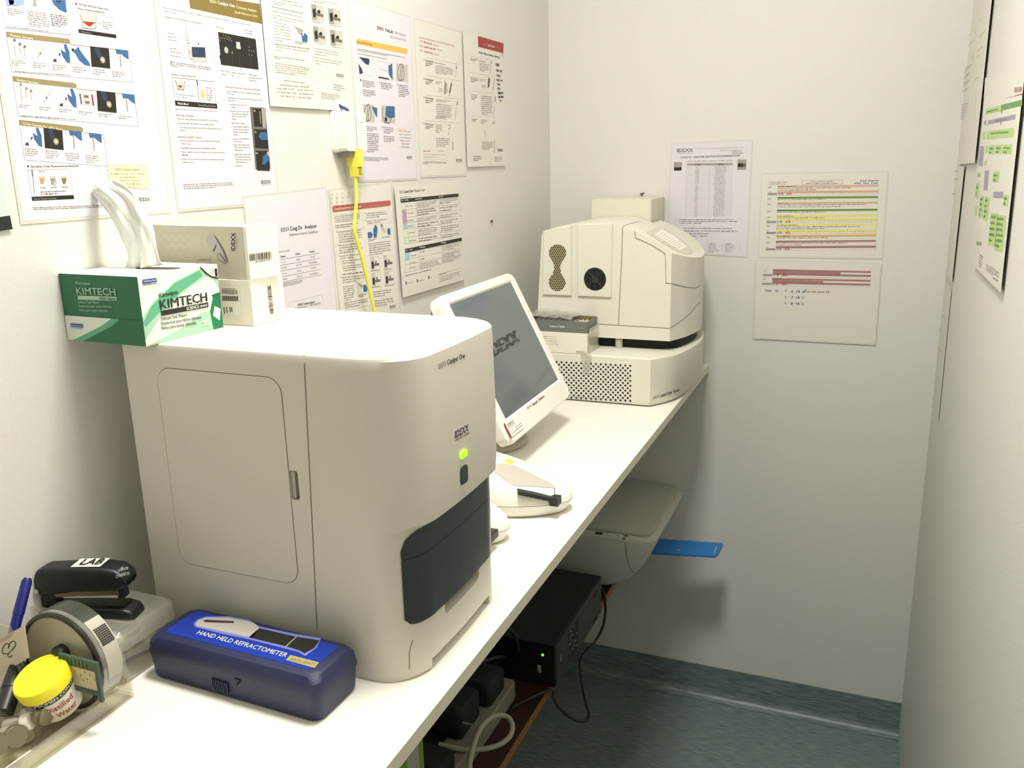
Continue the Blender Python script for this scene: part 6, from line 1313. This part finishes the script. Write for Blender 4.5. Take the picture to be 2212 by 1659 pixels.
for k in range(7):
    A = 2 * math.pi * k / 7; mb.add([c + Vector((math.cos(A + da) * R_ * q_, -.0004 - dy, math.sin(A + da) * R_ * q_)) for q_, da, dy in ((.32, 0, 0), (.8, .05, .0), (.8, .55, .0008), (.32, .5, .0008))], [(0, 1, 2, 3)], mat('fan_blade', '1C1B17', .35))
mb.build('fan', p2, smooth=True, origin=tuple(c))
# sloping display strip on the hood
mk = MB(); skin(mk, Bh, [(1396, 502), (1424, 490), (1440, 494), (1478, 522), (1497, 540), (1494, 548), (1478, 549), (1462, 543), (1430, 524)], mat('milky_window', 'CFCDB8', .3), off=.0005, step=1.5); mk.build('window_strip', t, origin=(.45, 2, 1.4))
mk = MB(); skin(mk, Bh, [(1414, 507), (1430, 496), (1455, 510), (1484, 533), (1468, 542), (1440, 524)], mat('display_label', 'F4F2E6', .35), off=.0009, step=1.5)
for i in range(9): X = 1421 + i * 5.2; Y = 510 + i * 3.3; ribbon(mk, Bh, [(X, Y), (X + 12, Y - 7)], .0008, LG, off=.0013, sub=2)
mk.build('display_label', t, origin=(.45, 2, 1.4))
# tower standing behind the head
pass
mb = MB(); mb.prism(rrect(.167, .3275, 2.2, 2.355, .006, 4), 1.148, 1.4858, mat('tower_ivory', 'D8D5C2', .55)); mb.build('rear_housing', t, bevel=.001, origin=(.25, 2.3, 1.3))

# ================================================================== carton of tubes on the base unit
mtg = mat('carton_slate', '6E716B', .5); mtw = mat('tube_carton_white', 'E7E3D3', .5)
t = thing('tube_carton', (.185, 1.94, 1.147), 'open grey and white carton of tubes standing on the ivory base unit', 'box')
x0, x1, y0, y1, za, zb_ = .105, .2556, 1.8935, 1.972, 1.1470, 1.2235; zm = 1.1965; th = .0012
mb = MB()
for (a, b_, c, d) in ((x0, x1, y0, y0 + th), (x0, x1, y1 - th, y1), (x0, x0 + th, y0 + th, y1 - th), (x1 - th, x1, y0 + th, y1 - th)):
    mb.box(a, b_, c, d, za, zm, mtw); mb.box(a, b_, c, d, zm, zb_, mtg)
mb.box(x0 + th, x1 - th, y0 + th, y1 - th, za, za + .001, mtw); mb.box(x0 + th, x1 - th, y1 - th - .0008, y1 - th - .0002, zm, zb_ - .0005, mat('carton_brown_inside', '7E6C46', .8)); mb.box(x1 - th - .0008, x1 - th - .0002, y0 + th, y1 - th, zm, zb_ - .0005, MATS['carton_brown_inside'])
pr = Pr(mb, (0, y0, 1.2), (0, -1, 0), off=.0003); pr.view(1140, 660, 13.01)
pr.text('IDEXX', 388, 582, 592, 586, 46, LG); pr.text('LaserCyte', 622, 600, 1042, 622, 58, WH, True); pr.text('CBC 5R', 1080, 632, 1355, 640, 50, LG); pr.text('Tubes', 1376, 644, 1595, 664, 50, LG, True)
for i in range(5): pr.greek(365 + i * 22, 842 + i * 53, 552, 850 + i * 53, 34, 1, K, rag=0, chp=.0011); pr.greek(590, 852 + i * 53, (800, 800, 850, 840, 905)[i], 862 + i * 53, 34, 1, LG if i < 4 else G, rag=0, chp=.0011)
pr.logo(1365, 1328, 1570, 1334, 50, G, mtw, sub=False)
mb.build('carton', t, origin=(.185, 1.94, za))
wp = clear('cling_wrap', 'F2F0E6', .5, .25, .30)
mb = MB(); random.seed(3); nn = 12
v = []
for i in range(nn + 1):
    for j in range(9):
        u = i / nn; w = j / 8; v.append(Vector((x0 - .003 + (.113) * u, y0 + (y1 - y0) * w, zb_ + .006 + .006 * random.random() - .004 * u)))
mb.add(v, [(i * 9 + j, (i + 1) * 9 + j, (i + 1) * 9 + j + 1, i * 9 + j + 1) for i in range(nn) for j in range(8)], wp)
v = []
for i in range(9):
    for j in range(9):
        u = i / 8; w = j / 8; v.append(Vector((x1 + .0015 + .004 * random.random(), y0 + (y1 - y0) * u, za + .002 + (zm - za + .008) * w)))
mb.add(v, [(i * 9 + j, (i + 1) * 9 + j, (i + 1) * 9 + j + 1, i * 9 + j + 1) for i in range(8) for j in range(8)], wp)
v = []
for i in range(5):
    for j in range(7):
        u = i / 4; w = j / 6; v.append(Vector((x1 - .016 + .026 * u + .003 * random.random() - .012 * w * (u - .5), y0 - .002 - .003 * random.random(), 1.152 - .052 * w + .004 * random.random())))
mb.add(v, [(i * 7 + j, (i + 1) * 7 + j, (i + 1) * 7 + j + 1, i * 7 + j + 1) for i in range(4) for j in range(6)], wp)
mb.build('torn_wrap', t, smooth=True, ang=180, origin=(.25, 1.9, 1.2))
tc_ = mat('tube_cap_grey', '6B6C68', .4); tb_ = clear('tube_clear', 'E8E6DA', .3, .1, .5)
first = None
sp = []
for i in range(8):
    for j in range(5):
        x = x0 + .012 + i * .0135; y = y0 + .011 + j * .0135
        if i < 7 or j > 2: sp.append((x, y))
for k, (x, y) in enumerate(sp):
    if first is None:
        first = thing('sample_tube', (x, y, za + .001), 'grey-capped sample tube standing in the open carton', 'tube', 'grey-capped tubes in the carton')
        mb = MB(); mb.cyl((x, y, za + .0015), (x, y, za + .056), .0055, tb_, n=12); mb.build('tube_body', first, smooth=True, origin=(x, y, za)); mb = MB(); mb.lathe([(.006, 0), (.0064, .001), (.0064, .0125), (.0055, .014), (.0005, .014)], Matrix.Translation((x, y, za + .056)), tc_, 14); mb.build('cap', first, smooth=True, origin=(x, y, za + .056)); f0 = (x, y); continue
    o = first.copy(); COL.objects.link(o); o.location = first.location + Vector((x - f0[0], y - f0[1], 0))
    for ch in list(first.children): c = ch.copy(); COL.objects.link(c); c.parent = o
mb = MB()
for k in range(4): mb.box(.213 + k * .0105, .2135 + k * .0105, y0 + .003, y1 - .004, 1.19, 1.217, mtw)
for k in range(4): mb.box(.204, .252, y0 + .012 + k * .016, y0 + .0125 + k * .016, 1.19, 1.216, mtw)
o = mb.build('tube_divider', origin=(.23, 1.93, 1.2)); tag(o, 'white cardboard grid at the empty end of the open carton', 'divider')

# ================================================================== below the worktop
# slim desktop computer
t = thing('desktop_computer', (.14, 1.7, .5), 'black slim desktop computer with green light on the wooden shelf', 'computer')
pcm = mat('computer_black', '0E0E0C', .45, bump=.1, scale=700); pcs = mat('computer_side_grey', '25241C', .5)
mb = MB(); mb.box(.02, .2955, 1.540, 1.873, .5005, .600, pcm); mb.build('case_cover', t, bevel=.0015, origin=(.14, 1.7, .5))
mb = MB(); mb.box(.2955, .298, 1.5415, 1.872, .502, .598, pcs)
pr = Pr(mb, (.298, 1.7, .55), (1, 0, 0), off=.0003); pr.view(1040, 1220, 7.213)
pr.poly([(1730, 500), (1745, 470), (1800, 398), (1812, 405), (1808, 430), (1760, 515), (1740, 520)], blackm_m); pr.poly([(1715, 910), (1780, 800), (1810, 805), (1800, 845), (1742, 925)], blackm_m)
pr.poly([(1350, 1070), (1515, 820), (1508, 1300), (1352, 1525)], blackm_m)
lm_ = mat('label_grey', '77766E', .5)
random.seed(11)
for i in range(22):
    u = random.random() * .85; w = random.random() * .9; X = 1356 + 150 * u; Y = 1062 - 235 * u + w * 440; pr.poly([(X, Y), (X + 16, Y - 22), (X + 16, Y + 8), (X, Y + 30)], lm_, 1)
pr.poly([(1230, 1420), (1256, 1385), (1252, 1480), (1226, 1510)], lm_)
mb.build('side_panel', t, origin=(.297, 1.7, .55))
mb = MB(); mb.box(.02, .297, 1.5335, 1.540, .5005, .6005, pcm)
c = hit(1172, 1415, 1, 1.533); mb.box(c.x - .012, c.x - .004, 1.5325, 1.5335, .53, .548, greyp_m)
for k in range(12): mb.box(.20 + k * .006, .2015 + k * .006, 1.5322, 1.5335, .507, .537, blackm_m)
fb = mb.build('front_bezel', t, bevel=.0006, origin=(.16, 1.535, .55))
mb = MB(); mb.lathe([(.0005, .002), (.0026, .0012), (.003, 0)], Matrix.Translation((c.x, 1.5335, c.z)) @ Matrix.Rotation(math.radians(90), 4, 'X'), mat('green_lamp', '7CF03A', .3, emit=2.2), 16); mb.build('power_light', fb, origin=tuple(c))
# black mains lead looping down behind
bc = mat('black_cable', '0D0D0C', .4)
pts = [(.26, 1.885, .565), (.292, 1.888, .560)] + [tuple(hit(x, y, 1, yy)) for x, y, yy in ((1307, 1300, 1.90), (1307, 1330, 1.90), (1300, 1360, 1.88), (1284, 1388, 1.84), (1262, 1412, 1.78), (1253, 1432, 1.74), (1256, 1470, 1.72), (1266, 1520, 1.70), (1272, 1540, 1.69), (1268, 1555, 1.68), (1255, 1558, 1.67), (1235, 1552, 1.66), (1210, 1532, 1.62), (1195, 1508, 1.56), (1188, 1490, 1.50))] + [(.24, 1.43, .506)]
mb = MB(); mb.tube(bez(pts, 8), .0034, bc, 10); o = mb.build('power_cable', smooth=True, origin=(.3, 1.8, .45)); tag(o, 'thin black cable hanging in a loop below the desktop computer', 'cable')
# printer
pw = mat('printer_white', 'C9C8BE', .4, bump=.04, scale=900); pg_ = mat('printer_light_grey', 'B4B3A8', .45)
py0, py1, pz1 = 1.950, 2.345, .675
t = thing('printer', (.22, 2.15, .5), 'white all-in-one printer with flat lid and blue output flap, under the worktop', 'printer')
def pring(z, xf, y0_, y1_, r_): return [Vector((a, b_, z)) for a, b_ in rrect(.03, xf, y0_, y1_, r_, 8)]
mb = MB(); mb.loft([pring(.512, .285, py0 + .040, py1 - .04, .05), pring(.516, .305, py0 + .030, py1 - .03, .055), pring(.535, .335, py0 + .012, py1 - .012, .06), pring(.575, .368, py0 + .003, py1 - .003, .06), pring(.62, .392, py0, py1, .05), pring(.655, .406, py0 - .001, py1, .045), pring(.664, .408, py0, py1, .045), pring(.666, .404, py0 + .003, py1 - .003, .042)], pw)
body = mb.build('printer_body', t, smooth=True, ang=40, origin=(.22, 2.15, .5))
mb = MB(); mb.loft([[Vector((a, b_, z)) for a, b_ in rrect(.03, x_, ya, py1 - .006, .028, 8)] for z, x_, ya in ((.6665, .392, 1.983), (.672, .393, 1.982), (.675, .388, 1.987))], pg_); mb.build('scanner_lid', t, smooth=True, ang=35, origin=(.2, 2.15, .67))
for x, y in ((.07, 1.99), (.25, 2.0), (.07, 2.3), (.25, 2.3)): mb = MB(); mb.cyl((x, y, .5002), (x, y, .514), .012, black_m, n=14); mb.build('rubber_foot', t, origin=(x, y, .5))
Bp = bvh(body); mk = MB()
ribbon(mk, Bp, [(1351, 1172), (1353, 1195), (1356, 1215), (1362, 1230), (1372, 1240), (1384, 1244.5)], .0016, seam_m); ribbon(mk, Bp, [(1262, 1155), (1300, 1161), (1350, 1169), (1385, 1174), (1400, 1173), (1412, 1165)], .0008, greyp_m, off=.0006); ink(body, mk)
mb = MB(); mb.box(.036, .39, 1.9575, 1.9585, .6661, .6666, pg_)
for k, (x, y, r_) in enumerate(((1352, 1158, .0045), (1348, 1164, .0042))): c = hit(x, y, 2, .6668); mb.lathe([(r_, 0), (r_, .0008), (r_ * .8, .0009), (r_ * .8, .0003), (.0004, .0003)], Matrix.Translation(c), seam_m, 20)
c = hit(1294, 1152, 2, .6668); mb.box(c.x - .009, c.x + .009, c.y - .006, c.y + .006, .6664, .6672, blackm_m)
for x, y, w in ((1313, 1150, .003), (1313, 1157, .002), (1335, 1157, .0025), (1336, 1162, .002)): c = hit(x, y, 2, .667); mb.box(c.x - w, c.x + w, c.y - .0015, c.y + .0015, .6664, .6670, lm_)
c = hit(1324, 1157.5, 2, .667); mb.box(c.x - .0008, c.x + .0008, c.y - .0008, c.y + .0008, .6664, .6674, mat('tiny_blue_lamp', '7A84FF', .3, emit=.8)); mb.build('control_panel', t, origin=(.3, 1.96, .667))
blm = mat('printer_blue', '1272B8', .35); zt_ = .556
tq = [hit(x, y, 2, zt_) for x, y in ((1418, 1200), (1545, 1201.5), (1552, 1196), (1562, 1176), (1560, 1172.5), (1548, 1172), (1440, 1169.5))]
q0 = tq[0].copy(); q0.x = .30; q6 = tq[6].copy(); q6.x = .30
mb = MB(); P = [q0] + tq[1:6] + [q6]; mb.prism([(p.x, p.y) for p in P], zt_ - .005, zt_, blm)
a = hit(1464, 1188, 2, zt_ + .0003); mb.box(a.x - .003, a.x + .008, a.y - .003, a.y + .003, zt_, zt_ + .0006, LG); b_ = [hit(x, y, 2, zt_ + .0004) for x, y in ((1541, 1196), (1543, 1196), (1550, 1180), (1547, 1180))]; mb.add(b_, [(0, 1, 2, 3)], LB)
mb.build('output_flap', t, bevel=.001, origin=(.42, 2.15, zt_))
# power board with plugs, adapters and leads
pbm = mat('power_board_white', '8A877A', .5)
t = thing('power_board', (.2, 1.35, .5), 'long off-white power board lying on the wooden shelf', 'power board')
mb = MB(); mb.prism([(p[0], p[1]) for p in rrect(.178, .232, 1.08, 1.478, .012, 4)], .5005, .540, pbm); pbo = mb.build('board_body', t, bevel=.003, origin=(.2, 1.3, .5))
mb = MB()
for k in range(3): c = hit(1022 + k * 0, 1600 + k * 0, 2, .5404); 
for y in (1.16, 1.22):
    for dx_, dy_ in ((-.006, .004), (.006, .004), (0, -.006)): mb.box(.205 + dx_ - .0012, .205 + dx_ + .0012, y + dy_ - .003, y + dy_ + .003, .5402, .5408, blackm_m)
mb.build('outlets', t, origin=(.2, 1.2, .54))
def adapter(lb, x0_, x1_, y0_, y1_, z0_, z1_, label=None):
    t_ = thing('power_adapter', ((x0_ + x1_) / 2, (y0_ + y1_) / 2, z0_), lb, 'adapter', None)
    q = MB(); q.loft([[Vector((a, b_, z)) for a, b_ in rrect(x0_ + i, x1_ - i, y0_ + i, y1_ - i, .012, 4)] for z, i in ((z0_, .003), (z0_ + .006, 0), (z1_ - .008, 0), (z1_, .006))], blackm_m); q.build('adapter_body', t_, smooth=True, ang=45, origin=((x0_ + x1_) / 2, (y0_ + y1_) / 2, z0_))
    if label: q = MB(); label(q); q.build('rating_label', t_, origin=((x0_ + x1_) / 2, (y0_ + y1_) / 2, z1_))
def lab1(q):
    p_ = Pr(q, (0, 0, .602), (0, 0, 1), up=(0, 1, 0), off=.0003); p_.view(900, 1420, 6.912); p_.poly([(686, 955), (880, 998), (878, 1034), (684, 988)], lm_); p_.greek(720, 975, 850, 1003, 20, 1, K, rag=0, l=2)
adapter('black plug-in adapter with small grey label, on the power board', .115, .212, 1.255, 1.345, .5412, .602, lab1)
adapter('black adapter plugged in at the far end of the power board', .15, .222, 1.365, 1.445, .5412, .592)
adapter('rounded black adapter nearest the green-edged carton', .16, .236, 1.115, 1.185, .5412, .585)
adapter('black adapter lying behind the power board under the worktop', .05, .12, 1.34, 1.41, .5005, .55)
# white lead looping over the power board
wc = mat('white_cable', 'A8A594', .45)
pts = [hit(x, y, 2, z) for x, y, z in ((948, 1608, .55), (975, 1614, .548), (1010, 1620, .547), (1050, 1617, .55), (1080, 1608, .555), (1100, 1592, .560), (1107, 1572, .565), (1100, 1552, .57), (1082, 1545, .575), (1062, 1550, .58), (1042, 1568, .585), (1030, 1590, .588), (1022, 1615, .59), (1016, 1640, .592), (1014, 1662, .594), (1012, 1690, .59))]
mb = MB(); mb.tube(bez(pts, 8), .0048, wc, 12); o = mb.build('power_lead', smooth=True, origin=(.22, 1.3, .56)); tag(o, 'thick white lead curling in a loop over the power board', 'cable')
# other leads in the dark
for k, (pp, rr_, m_, lb) in enumerate(((((.05, 1.28, .56), (.10, 1.22, .60), (.16, 1.30, .64), (.21, 1.42, .62), (.19, 1.50, .56), (.1, 1.49, .51)), .004, bc, 'black lead arching over the adapters beneath the worktop'), (((.03, 1.46, .62), (.12, 1.44, .66), (.20, 1.50, .645), (.22, 1.515, .58), (.16, 1.505, .51)), .004, bc, 'black lead in front of the desktop computer'), (((.10, 1.40, .66), (.15, 1.44, .665), (.2, 1.45, .65)), .004, mat('dark_red_cable', '5A1712', .4), 'short dark red lead under the worktop edge'))):
    mb = MB(); mb.tube(bez(pp, 8), rr_, m_, 10); o = mb.build('power_lead', smooth=True, origin=pp[0]); tag(o, lb, 'cable')
a = hit(1058, 1440, 1, 1.44); b_ = hit(1062, 1461, 1, 1.43); t = thing('cable_connector', tuple(b_), 'small white tag or connector hanging in the dark under the worktop', 'connector')
mb = MB(); mb.tube([a, b_], .0042, wc, 12); mb.build('connector_sleeve', t, smooth=True, origin=tuple(b_)); mb = MB(); mb.tube([a, a + Vector((-.02, 0, .04)), a + Vector((-.06, .01, .06))], .002, bc, 8); mb.build('cord', t, smooth=True, origin=tuple(a))
# green and white carton at the bottom edge
t = thing('paper_carton', (.25, 1.06, .5), 'white carton with green edges standing on the shelf, cut off by bottom edge', 'box')
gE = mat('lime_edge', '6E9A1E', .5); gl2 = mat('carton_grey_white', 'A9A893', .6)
xf = .262
mb = MB(); mb.box(.06, xf, .90, 1.0215, .5005, .80, gl2)
for k in range(26): z = .79 - k * .011; mb.add([(xf + .0003, .93, z), (xf + .0003, 1.006, z), (xf + .0003, 1.006, z - .0008), (xf + .0003, .93, z - .0008)], [(0, 1, 2, 3)], VL if k % 3 else LG)
mb.build('carton_body', t, bevel=.001, origin=(.2, .96, .5))
mb = MB(); mb.add([(xf + .0004, 1.0095, .5), (xf + .0004, 1.0215, .5), (xf + .0004, 1.0215, .80), (xf + .0004, 1.0095, .80)], [(0, 1, 2, 3)], gE); mb.box(.06, xf + .0004, 1.0215, 1.0225, .5005, .8, gE); mb.build('green_edge', t, origin=(.2, 1.02, .5))
mb = MB(); mb.box(.06, xf + .0004, .899, .9715, .5005, .8004, gE) if False else mb.add([(xf + .0004, .90, .5), (xf + .0004, .9715, .5), (xf + .0004, .9715, .80), (xf + .0004, .90, .80)], [(0, 1, 2, 3)], gE); mb.build('green_panel', t, origin=(.2, .94, .5))
